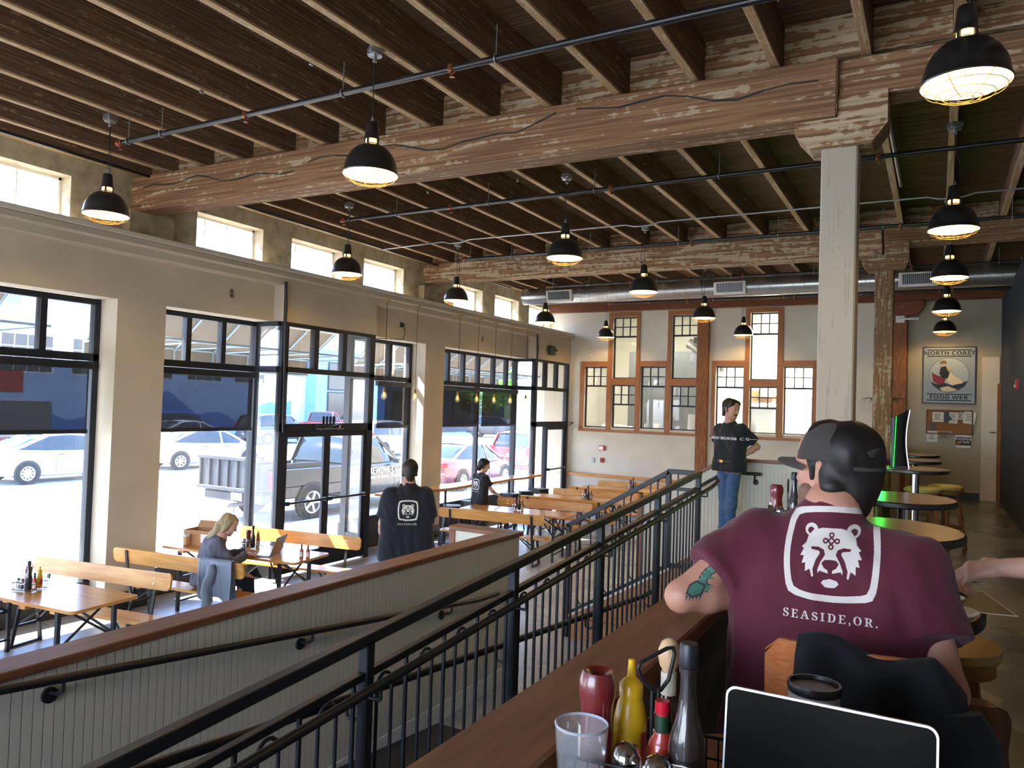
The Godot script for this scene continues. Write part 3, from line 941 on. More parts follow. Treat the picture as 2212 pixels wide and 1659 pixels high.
func kitchen() -> void:
	# the room behind the windows: its walls, shelving and what stands on it
	var kb = 23.0
	bx1("wall_back", V(-9.2, 0, kb), V(-1.5, 5.7, kb + 0.2), mat(Color("dcdccb"), 0.7))
	bx1("wall_right", V(-1.7, 0, ZB + 0.2), V(-1.5, 5.7, kb), M.white_wall)
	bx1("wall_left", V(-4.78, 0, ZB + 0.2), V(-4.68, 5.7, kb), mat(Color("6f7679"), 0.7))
	bx1("wall_left", V(-9.4, 0, ZB + 0.2), V(-9.2, 5.7, kb), M.white_wall)
	bx1("floor", V(-9.2, -0.2, ZB + 0.2), V(-1.5, 0, kb), M.floor)
	bx1("ceiling", V(-9.4, 5.7, ZB + 0.2), V(-1.5, 5.8, kb), M.white_wall)
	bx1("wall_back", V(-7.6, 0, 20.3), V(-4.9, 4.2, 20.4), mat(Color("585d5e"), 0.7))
	for l in [[-3.1, 20.3, 34.0], [-6.6, 19.4, 7.0]]:  # unseen fixtures added to light the rooms behind the kitchen windows
		var lf = thing("added_kitchen_light", "added long white ceiling light, out of view, for the kitchen behind the right windows" if l[0] > -4.0 else "added ceiling light, out of view, in the dark room behind the left kitchen windows", "light", V(l[0], 5.65, l[1]))
		obj("housing", MB.new().box(Vector3(0, 0.025, 0), Vector3(1.3, 0.06, 0.24)), M.white, lf)
		var em = mat(Color.WHITE)
		em.emission_enabled = true
		em.emission = Color(1.0, 0.98, 0.92)
		em.emission_energy_multiplier = 1.2
		obj("lamp_panel", MB.new().box(Vector3(0, -0.008, 0), Vector3(1.2, 0.015, 0.2)), em, lf)
		var al = AreaLight3D.new()
		al.name = "added_kitchen_lamp"
		al.area_size = Vector2(1.2, 0.2)
		al.light_energy = l[2]
		al.light_color = Color(1.0, 0.98, 0.92)
		al.area_range = 12.0
		al.shadow_enabled = true
		add_child(al, true)
		al.look_at_from_position(V(l[0], 5.62, l[1]), V(l[0], 0, l[1]), Vector3.RIGHT)
	# steel shelf unit on the right, low counter
	var sh = thing("kitchen_shelf", "stainless steel shelf unit in the kitchen behind the right windows", "shelf", V(-3.1, 0, 19.6))
	for y in [1.95, 2.85]:
		obj("shelf_board", MB.new().box(Vector3(0, y, 0), Vector3(2.3, 0.04, 0.45), Basis(), 0.006), M.steel, sh)
	for sx in [-1.1, 1.1]:
		for sz in [-0.2, 0.2]:
			obj("upright", MB.new().box(Vector3(sx, 1.45, sz), Vector3(0.04, 2.9, 0.04)), M.steel, sh)
	obj("back_panel", MB.new().box(Vector3(0, 2.35, -0.22), Vector3(2.2, 0.85, 0.02)), M.galv, sh)
	var ct = thing("kitchen_counter", "steel kitchen counter below the shelf behind the right windows", "counter", V(-3.1, 0, 18.6))
	obj("worktop", MB.new().box(Vector3(0, 1.93, 0), Vector3(2.6, 0.05, 0.6), Basis(), 0.008), M.steel, ct)
	obj("cabinet", MB.new().box(Vector3(0, 0.95, 0), Vector3(2.5, 1.9, 0.55)), M.galv, ct)
	var bs = [[-4.15, 2.02, 0.16, 0.30], [-3.35, 2.87, 0.34, 0.16], [-2.65, 2.87, 0.36, 0.13], [-2.35, 2.87, 0.16, 0.26], [-4.0, 2.87, 0.16, 0.28]]
	for k in bs.size():
		var b: Array = bs[k]
		var o = obj("cardboard_box", MB.new().box(Vector3.ZERO, Vector3(b[2], b[3], 0.25), Basis(), 0.004), mat(Color("b08a5c"), 0.8))
		o.position = V(b[0], b[1] + b[3] * 0.5, 19.6 if k > 0 else 19.5)
		o.rotation.y = 0.1 * k
		tag(o, ["tall brown box on the lower steel kitchen shelf, behind the standing man", "wide cardboard box on the top kitchen shelf, in the middle window", "flat cardboard box on the top kitchen shelf, in the right window", "narrow upright cardboard box at the right end of the kitchen shelf", "upright cardboard box at the left end of the top kitchen shelf"][k], "box", "cardboard boxes in the kitchen")
	var hp = thing("basket", "brown wicker basket with hoop handle on the top kitchen shelf", "basket", V(-3.70, 2.87, 19.45))
	obj("bowl", MB.new().lathe([Vector2(0.0, 0.0), Vector2(0.14, 0.0), Vector2(0.2, 0.12), Vector2(0.19, 0.13), Vector2(0.13, 0.02), Vector2(0, 0.02)], 16), M.oldwood, hp)
	var arc = []
	for k in 13:
		arc.append(Vector3(cos(PI * k / 12.0) * 0.19, 0.12 + sin(PI * k / 12.0) * 0.26, 0))
	obj("handle", MB.new().tube(arc, 0.012, 6), M.oldwood, hp)
	var mb = obj("cutting_board", MB.new().box(Vector3(0, 0.2, 0), Vector3(0.26, 0.40, 0.015), Basis(Vector3.RIGHT, -0.12), 0.006), mat(Color("9fd3bd"), 0.5))
	mb.position = V(-2.58, 1.955, 18.42)
	tag(mb, "pale mint cutting board leaning upright in the right kitchen window", "board")
	var gb = obj("container", MB.new().box(Vector3(0, 0.09, 0), Vector3(0.14, 0.18, 0.12), Basis(), 0.02), mat(Color("9cc06a"), 0.5))
	gb.position = V(-2.87, 1.955, 18.45)
	tag(gb, "small light green container left of the mint cutting board", "container")
	for k in 4:
		var jr = thing("glass_jar", ["leftmost cream filled jar in the kitchen counter row, middle window", "second cream filled jar from the left on the kitchen counter", "third cream filled jar from the left on the kitchen counter", "rightmost cream filled jar in the kitchen counter row"][k], "jar", V(-3.62 + k * 0.12, 1.955, 18.55), 0.0, "cream jars on the kitchen counter")
		obj("jar_body", MB.new().lathe([Vector2(0, 0), Vector2(0.04, 0), Vector2(0.045, 0.02), Vector2(0.045, 0.11), Vector2(0.035, 0.13), Vector2(0, 0.13)], 12), mat(Color("e8dcb8"), 0.3), jr)
		obj("lid", MB.new().lathe([Vector2(0, 0.155), Vector2(0.037, 0.155), Vector2(0.037, 0.13)], 12), M.white, jr)
	var wb = thing("bottle", "tall clear bottle standing at the left of the middle kitchen window", "bottle", V(-3.68, 1.955, 18.42))
	obj("glass_body", MB.new().lathe([Vector2(0, 0), Vector2(0.04, 0), Vector2(0.042, 0.2), Vector2(0.018, 0.27), Vector2(0.018, 0.34), Vector2(0, 0.34)], 14), mat(Color("cfd6c8"), 0.15), wb)
	obj("stopper", MB.new().lathe([Vector2(0, 0.37), Vector2(0.014, 0.37), Vector2(0.014, 0.34)], 8), M.white, wb)
	# left windows: hanging duct, coffee things on their sills
	var hd = thing("kitchen_duct", "pale crumpled duct hanging in the upper window left of the dark post", "duct", V(-5.1, 4.0, 18.9))
	var pts = []
	for k in 9:
		pts.append(Vector3(-0.4 + 0.12 * k, 0.3 - 0.08 * k + 0.02 * (k % 2), 0.0))
	obj("hose", MB.new().tube(pts, 0.13, 12), M.duct, hd)
	obj("junction_box", MB.new().box(Vector3(-0.05, 0.35, 0.2), Vector3(0.3, 0.14, 0.15)), M.black, hd)
	var lab = [["white_bag", "crumpled white bag on the sill of the leftmost kitchen window", -7.35], ["paper_stack", "bright white tray on the sill of the second kitchen window", -6.85], ["paper_cup", "white paper cup on the sill of the third kitchen window", -6.05], ["lamp_shade", "pale lampshade standing in the lower window left of the post", -5.15]]
	for k in 4:
		var b = MB.new()
		if k == 0:
			b.lathe([Vector2(0, 0), Vector2(0.12, 0.0), Vector2(0.15, 0.06), Vector2(0.12, 0.12), Vector2(0.05, 0.19), Vector2(0, 0.17)], 7)
		elif k == 1:
			b.box(Vector3(0, 0.07, 0), Vector3(0.34, 0.14, 0.2), Basis(), 0.02)
		elif k == 2:
			b.lathe([Vector2(0, 0), Vector2(0.055, 0), Vector2(0.075, 0.2), Vector2(0.08, 0.2), Vector2(0.08, 0.23), Vector2(0, 0.23)], 14)
		else:
			b.lathe([Vector2(0.12, 0), Vector2(0.10, 0.46), Vector2(0.0, 0.46)], 16)
		var o = obj(lab[k][0], b, M.white)
		o.position = V(lab[k][2], 2.02 if k < 3 else 2.05, ZB + 0.36)
		tag(o, lab[k][1], ["bag", "tray", "cup", "lampshade"][k])
	var sl = MB.new().bx(V(-7.9, 1.94, ZB + 0.2), V(-4.85, 2.02, ZB + 0.55))
	struct("trim", sl, M.steel)

# beadboard: narrow boards with a groove between, from p to q along, tops and bottoms varying
func bead(p: Vector3, q: Vector3, t0: float, t1: float, b0: float, b1: float, out: Vector3, pitch := 0.048) -> MB:
	var b = MB.new()
	var n = int(ceil((q - p).length() / pitch))
	var g = 0.10
	for k in n:
		var a = float(k) / n
		var c = float(k + 1) / n
		var x0 = p.lerp(q, a + g / n * 0.5)
		var x1 = p.lerp(q, c - g / n * 0.5)
		var ta = lerpf(t0, t1, a)
		var tb = lerpf(t0, t1, c)
		var ba = lerpf(b0, b1, a)
		var bb = lerpf(b0, b1, c)
		var o = out * 0.006
		var A = x0 + Vector3.UP * ba + o
		var B = x1 + Vector3.UP * bb + o
		var C = x1 + Vector3.UP * tb + o
		var D = x0 + Vector3.UP * ta + o
		b.quad(A, B, C, D, out)
		var sd = (q - p).normalized()
		b.quad(A, D, D - o, A - o, -sd)
		b.quad(B, C, C - o, B - o, sd)
	return b

# ---------------------------------------------------------------- ramp, half walls, stairs and railings
func ramp_y(d: float) -> float:
	return 1.0 - 0.0728 * (7.9 - d)

func slab(x0: float, x1: float, d0: float, d1: float, y0: float, y1: float, th := 0.0) -> MB:
	# floor piece whose top runs from y0 at d0 to y1 at d1, solid down to the ground
	var poly = PackedVector2Array([Vector2(d0, 0.0 if th == 0.0 else y0 - th), Vector2(d1, 0.0 if th == 0.0 else y1 - th), Vector2(d1, y1), Vector2(d0, y0)])
	return MB.new().prism(poly, x1 - x0, Transform3D(Basis(Vector3.FORWARD, Vector3.UP, Vector3.RIGHT), V((x0 + x1) * 0.5, 0, 0)))

func level_change() -> void:
	struct("floor", slab(-2.10, -0.68, 1.0, 7.9, ramp_y(1.0), 1.0), M.ramp_dark)
	struct("floor", slab(-3.50, -0.68, -0.8, 1.0, 0.5, 0.5), M.ramp_dark)
	struct("floor", slab(-3.50, -2.10, 1.0, 5.2, 0.40, 0.004), M.ramp_dark)
	# knee wall between the ramp and the raised seating, with its board
	bx1("wall_left", V(-0.66, 0, -3.0), V(-0.56, 2.03, 6.0), mat(Color("6e675f"), 0.6))
	var cb = thing("counter_board", "long brown wooden board capping the knee wall, the tattooed arm resting on it", "counter", V(-0.61, 2.03, 1.5))
	obj("board", MB.new().box(Vector3(0, 0.0, 0), Vector3(0.165, 0.045, 9.0), Basis(), 0.006), M.cap, cb)
	outlet(V(-0.555, 1.86, 1.62), Vector3.RIGHT, "black power socket on the knee wall beside the burgundy shirt")
	# half wall beside the lower ramp
	var hw = sroot("wall_half")
	obj("core", MB.new().bx(V(-3.62, 0, -2.0), V(-3.512, 1.335, 6.40)).bx(V(-4.20, 0, 6.40), V(-3.512, 1.335, 6.52)), M.bead, hw)
	obj("bead_boards", bead(V(-3.512, 0, 6.40), V(-3.512, 0, -2.0), 1.335, 1.335, 0.14, 0.14, Vector3.RIGHT), M.bead, hw)
	obj("skirting", MB.new().bx(V(-3.512, 0.0, -2.0), V(-3.498, 0.15, 6.40), 0.003), M.white, hw)
	obj("cap_board", MB.new().bx(V(-3.68, 1.335, -2.0), V(-3.485, 1.38, 6.42), 0.006), M.cap, hw)
	obj("cap_board", MB.new().bx(V(-4.24, 1.335, 6.38), V(-3.485, 1.38, 6.56), 0.006), M.cap, hw)
	obj("end_trim", MB.new().bx(V(-4.24, 0, 6.385), V(-4.17, 1.335, 6.54), 0.005), M.cap, hw)
	handrail("black round handrail on brackets along the cream half wall", [V(-3.40, 1.60 - 0.0728 * 0.0, -0.6), V(-3.40, 0.925, 5.6), V(-3.40, 0.91, 5.95)], Vector3.LEFT, [0.6, 2.05, 3.62, 5.2])
	# railing between the two ramp runs
	railing_main()
	stairs()

func handrail(label: String, pts: Array, wall: Vector3, br: Array) -> void:
	var h = thing("handrail", label, "handrail", Vector3.ZERO)
	obj("rail", MB.new().tube(pts, 0.021, 12), M.black, h)
	for d in br:
		var p = rail_at(pts, d)
		var b = MB.new()
		b.tube([p + Vector3(0, -0.018, 0), p + Vector3(0, -0.055, 0), p + Vector3(0, -0.075, 0) + wall * 0.03, p + Vector3(0, -0.085, 0) + wall * 0.105], 0.009, 8)
		var x = Transform3D(Basis(wall.cross(Vector3.UP), wall, Vector3.UP).orthonormalized(), p + Vector3(0, -0.095, 0) + wall * 0.098)
		b.lathe([Vector2(0.0, -0.008), Vector2(0.036, -0.006), Vector2(0.038, 0.012), Vector2(0, 0.012)], 14, x)
		obj("bracket", b, M.black, h)

func rail_at(pts: Array, d: float) -> Vector3:
	for i in pts.size() - 1:
		var a: Vector3 = pts[i]
		var b: Vector3 = pts[i + 1]
		if (-a.z <= d and d <= -b.z):
			return a.lerp(b, (d + a.z) / (a.z - b.z))
	return pts[0]

func railing_main() -> void:
	var r = thing("railing", "black steel railing with posts, pickets and looped tops along the ramp", "railing", V(-2.16, 0, 0))
	var x = 0.0
	var top = func(d: float) -> float: return 1.965 - 0.0728 * (7.9 - d)
	var d0 = -0.62
	var d1 = 7.9
	obj("top_rail", MB.new().bar(V(x, top.call(d0) - 0.02, d0), V(x, top.call(d1 + 0.02) - 0.02, d1 + 0.02), 0.052, 0.052, Vector3.UP, 0.004), M.black, r)
	var posts = []
	var d = d1
	while d > d0:
		posts.append(d)
		d -= 1.315
	for p in posts:
		obj("post", MB.new().bx(V(x - 0.026, ramp_y(p) - 0.6, p - 0.026), V(x + 0.026, top.call(p) - 0.03, p + 0.026), 0.004), M.black, r)
	for k in posts.size() - 1:
		var b: float = posts[k] - 0.026
		var a: float = posts[k + 1] + 0.026
		obj("mid_rail", MB.new().bar(V(x, top.call(a) - 0.175, a), V(x, top.call(b) - 0.175, b), 0.036, 0.036, Vector3.UP, 0.003), M.black, r)
		obj("bottom_rail", MB.new().bar(V(x, ramp_y(a) - 0.16, a), V(x, ramp_y(b) - 0.16, b), 0.036, 0.036, Vector3.UP, 0.003), M.black, r)
		var sp = (b - a) / 12.0
		for j in 12:
			var c = a + sp * (j + 0.5)
			if j % 3 == 2:
				obj("picket", MB.new().bx(V(x - 0.0075, ramp_y(c) - 0.16, c - 0.0075), V(x + 0.0075, top.call(c) - 0.18, c + 0.0075)), M.black, r)
			elif j % 3 == 0:
				# a pair of pickets joined by a loop
				var e = c + sp
				var m = (c + e) * 0.5
				var yt: float = top.call(m) - 0.215 - sp * 0.5
				var pts = [V(x, ramp_y(c) - 0.16, c)]
				for q in 9:
					var an = PI * q / 8.0
					pts.append(V(x, yt + sin(an) * sp * 0.5, m - cos(an) * sp * 0.5))
				pts.append(V(x, ramp_y(e) - 0.16, e))
				obj("looped_picket", MB.new().tube(pts, 0.0085, 6), M.black, r)
	# handrails on both faces
	var hr = thing("handrail", "black round handrail on the near face of the ramp railing", "handrail")
	var hx = -2.06
	obj("rail", MB.new().tube([V(hx - 0.02, 1.86, 8.35), V(hx, 1.84, 8.32), V(hx, 1.80, 8.05), V(hx, 1.80 - 0.0758 * 8.6, -0.55)], 0.021, 12), M.black, hr)
	for p in posts:
		var q: float = p - 0.02
		var y = 1.80 - 0.0758 * (8.05 - q)
		obj("bracket", MB.new().tube([V(-2.14, y - 0.07, q), V(hx - 0.005, y - 0.07, q), V(hx, y - 0.065, q), V(hx, y - 0.015, q)], 0.008, 6), M.black, hr)
	var h2 = thing("handrail", "black round handrail low on the far face of the ramp railing, sloping down away", "handrail")
	var ly = func(q: float) -> float: return 1.055 - 0.0875 * (5.26 - q) * -1.0 if q > 99.0 else 1.05 + 0.0875 * (5.26 - q)
	obj("rail", MB.new().tube([V(-2.26, ly.call(-0.4), -0.4), V(-2.26, ly.call(6.55), 6.55), V(-2.26, ly.call(6.6), 6.9)], 0.021, 12), M.black, h2)
	for p in posts:
		if p < 7.0:
			var y: float = ly.call(p)
			obj("bracket", MB.new().tube([V(-2.18, y - 0.08, p), V(-2.25, y - 0.08, p), V(-2.26, y - 0.07, p), V(-2.26, y - 0.015, p)], 0.008, 6), M.black, h2)

func stairs() -> void:
	# six risers down from the landing towards the storefront
	var st = sroot("floor_stairs")
	var n = 6
	for k in 5:
		var y = UP - (k + 1) * UP / n
		var x1 = -2.32 - k * 0.265
		obj("tread", MB.new().bx(V(x1 - 0.28, y - 0.04, 7.98), V(x1, y, 9.85), 0.006), M.tile, st)
		obj("riser", MB.new().bx(V(x1 - 0.265, 0.0, 7.98), V(x1 - 0.0, y - 0.04, 9.85)), M.tile, st)
	# tiled side of the flight, set out in courses
	var top = func(x: float) -> float: return clampf(0.91 + (x + 2.45) * 0.58, 0.22, 0.95)
	for row in 4:
		var y0 = row * 0.24
		var col = 0
		var x = -3.60 - 0.15 * (row % 2)
		while x < -2.2:
			var a = maxf(x, -3.59)
			var b = minf(x + 0.40, -2.2)
			var ya: float = minf(y0 + 0.24, top.call(a))
			var yb: float = minf(y0 + 0.24, top.call(b))
			if b - a > 0.02 and yb > y0 + 0.03:
				var sa = a
				if ya <= y0 + 0.001:
					sa = a + (b - a) * (y0 - ya + 0.02) / maxf(0.01, yb - ya)
					sa = minf(sa, b - 0.02)
					ya = y0 + 0.01
				var g = 0.003
				obj("side_tile", MB.new().prism(PackedVector2Array([Vector2(sa + g, y0 + g), Vector2(b - g, y0 + g), Vector2(b - g, maxf(yb - g, y0 + 2 * g)), Vector2(sa + g, maxf(ya - g, y0 + 2 * g))]), 0.02, Transform3D(Basis(), V(0, 0, 7.91))), M.tile, st)
			x += 0.40
	obj("side_wall", MB.new().prism(PackedVector2Array([Vector2(-3.59, 0), Vector2(-2.2, 0), Vector2(-2.2, 0.95), Vector2(-2.42, 0.93), Vector2(-3.59, 0.24)]), 0.05, Transform3D(Basis(), V(0, 0, 7.945))), M.tile, st)
	obj("white_capping", MB.new().bar(V(-3.60, 0.245, 7.94), V(-2.44, 0.93, 7.94), 0.08, 0.022), M.white, st)
	# wall on the far side of the flight
	var fw = sroot("wall_half")
	obj("core", MB.new().prism(PackedVector2Array([Vector2(-3.47, 0), Vector2(-0.6, 0), Vector2(-0.6, 1.97), Vector2(-2.38, 1.97), Vector2(-3.47, 1.30)]), 0.10, Transform3D(Basis(), V(0, 0, 9.95))), M.bead, fw)
	obj("bead_boards", bead(V(-3.47, 0, 9.90), V(-2.38, 0, 9.90), 1.30, 1.97, 0.0, 0.0, Vector3.BACK), M.bead, fw)
	obj("bead_boards", bead(V(-2.38, 0, 9.90), V(-0.66, 0, 9.90), 1.97, 1.97, 0.0, 0.0, Vector3.BACK), M.bead, fw)
	obj("cap_board", MB.new().bx(V(-2.40, 1.97, 9.86), V(-0.62, 2.01, 10.05), 0.005), M.cap, fw)
	obj("cap_board", MB.new().bar(V(-3.50, 1.30, 9.95), V(-2.38, 1.99, 9.95), 0.19, 0.04, Vector3.UP, 0.005), M.cap, fw)
	obj("end_trim", MB.new().bx(V(-3.52, 0, 9.86), V(-3.45, 1.30, 10.03), 0.005), M.cap, fw)
	obj("end_panel", MB.new().bx(V(-0.88, UP, 9.70), V(-0.62, 2.07, 9.86), 0.006), M.trimwood, fw)
	obj("end_top", MB.new().bx(V(-0.92, 2.07, 9.62), V(-0.56, 2.11, 10.05), 0.006), M.trimwood, fw)
	bx1("wall_left", V(-0.80, 0, 10.05), V(-0.66, 2.03, ZB), M.white_wall)
	handrail2()
	# railing at the head and near side of the flight
	var r = thing("railing", "black stair railing with arched pickets beyond the ramp, next to the tables", "railing", V(0, 0, 7.94))
	var ty = func(x: float) -> float: return 1.965 if x > -2.49 else 1.965 + (x + 2.49) * 0.60
	obj("top_rail", MB.new().bar(V(-2.50, 1.945, 0), V(-2.14, 1.945, 0), 0.05, 0.05, Vector3.UP, 0.003), M.black, r)
	obj("top_rail", MB.new().bar(V(-3.66, ty.call(-3.64) - 0.03, 0), V(-2.48, 1.945, 0), 0.05, 0.05, Vector3.UP, 0.003), M.black, r)
	obj("post", MB.new().bx(V(-3.665, 0, -0.025), V(-3.615, 1.27, 0.025), 0.003), M.black, r)
	obj("post", MB.new().bx(V(-2.515, 0.9, -0.025), V(-2.465, 1.93, 0.025), 0.003), M.black, r)
	obj("mid_rail", MB.new().bar(V(-3.63, ty.call(-3.63) - 0.20, 0), V(-2.50, ty.call(-2.5) - 0.20, 0), 0.035, 0.035, Vector3.UP, 0.003), M.black, r)
	obj("mid_rail", MB.new().bar(V(-2.50, 1.765, 0), V(-2.17, 1.765, 0), 0.035, 0.035, Vector3.UP, 0.003), M.black, r)
	obj("bottom_rail", MB.new().bar(V(-3.60, 0.28, 0), V(-2.48, 0.95, 0), 0.035, 0.035, Vector3.UP, 0.003), M.black, r)
	obj("bottom_rail", MB.new().bar(V(-2.49, 0.96, 0), V(-2.17, 0.96, 0), 0.035, 0.035, Vector3.UP, 0.003), M.black, r)
	for k in 4:
		var c = -3.44 + k * 0.30
		var pts = [V(c - 0.07, ty.call(c) - 0.95, 0)]
		for q in 9:
			var an = PI * q / 8.0
			pts.append(V(c - cos(an) * 0.07, ty.call(c) - 0.13 + sin(an) * 0.07, 0))
		pts.append(V(c + 0.07, ty.call(c) - 0.95, 0))
		for q in 7:
			var an = PI * (q + 1) / 8.0
			pts.append(V(c + cos(an) * 0.07, ty.call(c) - 0.95 - sin(an) * 0.07, 0))
		obj("looped_picket", MB.new().tube(pts, 0.008, 6, false, true), M.black, r)
		obj("picket", MB.new().bx(V(c + 0.145, ty.call(c + 0.15) - 1.02, -0.007), V(c + 0.159, ty.call(c + 0.15) - 0.04, 0.007)), M.black, r)

func handrail2() -> void:
	var h = thing("handrail", "short black handrail on the white wall behind the standing man", "handrail")
	obj("rail", MB.new().tube([V(-3.5, 1.10, 9.80), V(-2.36, 1.82, 9.80), V(-2.30, 1.835, 9.80), V(-1.90, 1.835, 9.80)], 0.021, 12), M.black, h)
	for x in [-1.98, -2.95]:
		var y = 1.835 if x > -2.3 else 1.46
		obj("bracket", MB.new().tube([V(x, y - 0.015, 9.80), V(x, y - 0.09, 9.81), V(x, y - 0.11, 9.88)], 0.012, 8).lathe([Vector2(0, 0.01), Vector2(0.035, 0.01), Vector2(0.035, 0)], 12, Transform3D(Basis(Vector3.RIGHT, PI / 2), V(x, y - 0.11, 9.89))), M.black, h)

# ---------------------------------------------------------------- hanging lamps
func make_pendant(label: String) -> Node3D:
	# origin at the middle of the rim
	var t = thing("pendant_lamp", label, "lamp", Vector3.ZERO, 0.0, "black enamel pendant lamps")
	t.set_meta("base", "pendant_lamp")
	var prof = [Vector2(0.205, -0.008), Vector2(0.210, 0.0), Vector2(0.203, 0.012), Vector2(0.198, 0.05), Vector2(0.184, 0.10), Vector2(0.158, 0.15), Vector2(0.120, 0.19), Vector2(0.080, 0.212), Vector2(0.060, 0.218)]
	obj("shade", MB.new().lathe(prof, 36), M.shade_black, t)
	obj("shade_lining", MB.new().lathe([Vector2(0.056, 0.214), Vector2(0.078, 0.207), Vector2(0.117, 0.185), Vector2(0.154, 0.146), Vector2(0.179, 0.098), Vector2(0.193, 0.05), Vector2(0.199, 0.0), Vector2(0.205, -0.008)], 36), M.enamel, t)
	# vented neck; a glowing ring stands in for bulb light in its slots
	var neck = MB.new()
	neck.lathe([Vector2(0.060, 0.216), Vector2(0.060, 0.224), Vector2(0.050, 0.228)], 20)
	for k in 4:
		var a = TAU * (k + 0.5) / 4.0
		neck.box(Vector3(cos(a) * 0.053, 0.242, sin(a) * 0.053), Vector3(0.012, 0.04, 0.016), Basis(Vector3.UP, -a))
	neck.lathe([Vector2(0.060, 0.258), Vector2(0.060, 0.266), Vector2(0.055, 0.272), Vector2(0.053, 0.30), Vector2(0.042, 0.385), Vector2(0.038, 0.392), Vector2(0.018, 0.40), Vector2(0.0, 0.40)], 20)
	obj("socket_housing", neck, M.shade_black, t)
	obj("lamp_glow_ring", MB.new().lathe([Vector2(0.045, 0.222), Vector2(0.047, 0.242), Vector2(0.045, 0.262)], 16), M.glow, t)
	var bulb = MB.new().lathe([Vector2(0.0, 0.03), Vector2(0.025, 0.036), Vector2(0.045, 0.055), Vector2(0.052, 0.085), Vector2(0.045, 0.115), Vector2(0.026, 0.15), Vector2(0.02, 0.19), Vector2(0.0, 0.20)], 16)
	obj("light_bulb", bulb, M.bulb, t)
	var cage = MB.new()
	for r in [[0.185, -0.035], [0.135, -0.062], [0.075, -0.078], [0.04, -0.082]]:
		var ring = []
		for k in 24:
			ring.append(Vector3(cos(TAU * k / 24.0) * r[0], r[1], sin(TAU * k / 24.0) * r[0]))
		cage.tube(ring, 0.0022, 5, false, true)
	for k in 6:
		var a = TAU * k / 6.0
		var pts = []
		for s in 7:
			var u = s / 6.0
			pts.append(Vector3(cos(a), 0, sin(a)) * lerpf(0.206, 0.04, u) + Vector3(0, -0.083 * sin(u * PI * 0.5), 0))
		cage.tube(pts, 0.0022, 5, false)
	obj("wire_guard", cage, M.cage, t)
	var loop = []
	for k in 12:
		loop.append(Vector3(cos(TAU * k / 12.0) * 0.013, 0.418 + sin(TAU * k / 12.0) * 0.02, 0))
	obj("hanger", MB.new().tube(loop, 0.003, 6, false, true).lathe([Vector2(0.018, 0.392), Vector2(0.018, 0.405), Vector2(0.01, 0.41), Vector2(0, 0.41)], 10), M.galv, t)
	var top = 0.93
	obj("chain", MB.new().tube([Vector3(0, 0.43, 0), Vector3(0, top - 0.06, 0)], 0.0035, 5), M.wire, t)
	obj("cord", MB.new().tube([Vector3(0.012, 0.40, 0), Vector3(0.05, 0.44, 0.01), Vector3(0.045, 0.58, 0.01), Vector3(0.012, 0.74, 0.0), Vector3(0.006, top - 0.05, 0)], 0.004, 5), M.black, t)
	var jb = MB.new()
	jb.box(Vector3(0, top + 0.01, 0), Vector3(0.10, 0.05, 0.10), Basis(), 0.006)
	jb.lathe([Vector2(0.0, top - 0.075), Vector2(0.018, top - 0.075), Vector2(0.018, top - 0.035), Vector2(0.055, top - 0.03), Vector2(0.055, top - 0.015), Vector2(0, top - 0.015)], 16)
	obj("junction_box", jb, M.galv, t)
	return t

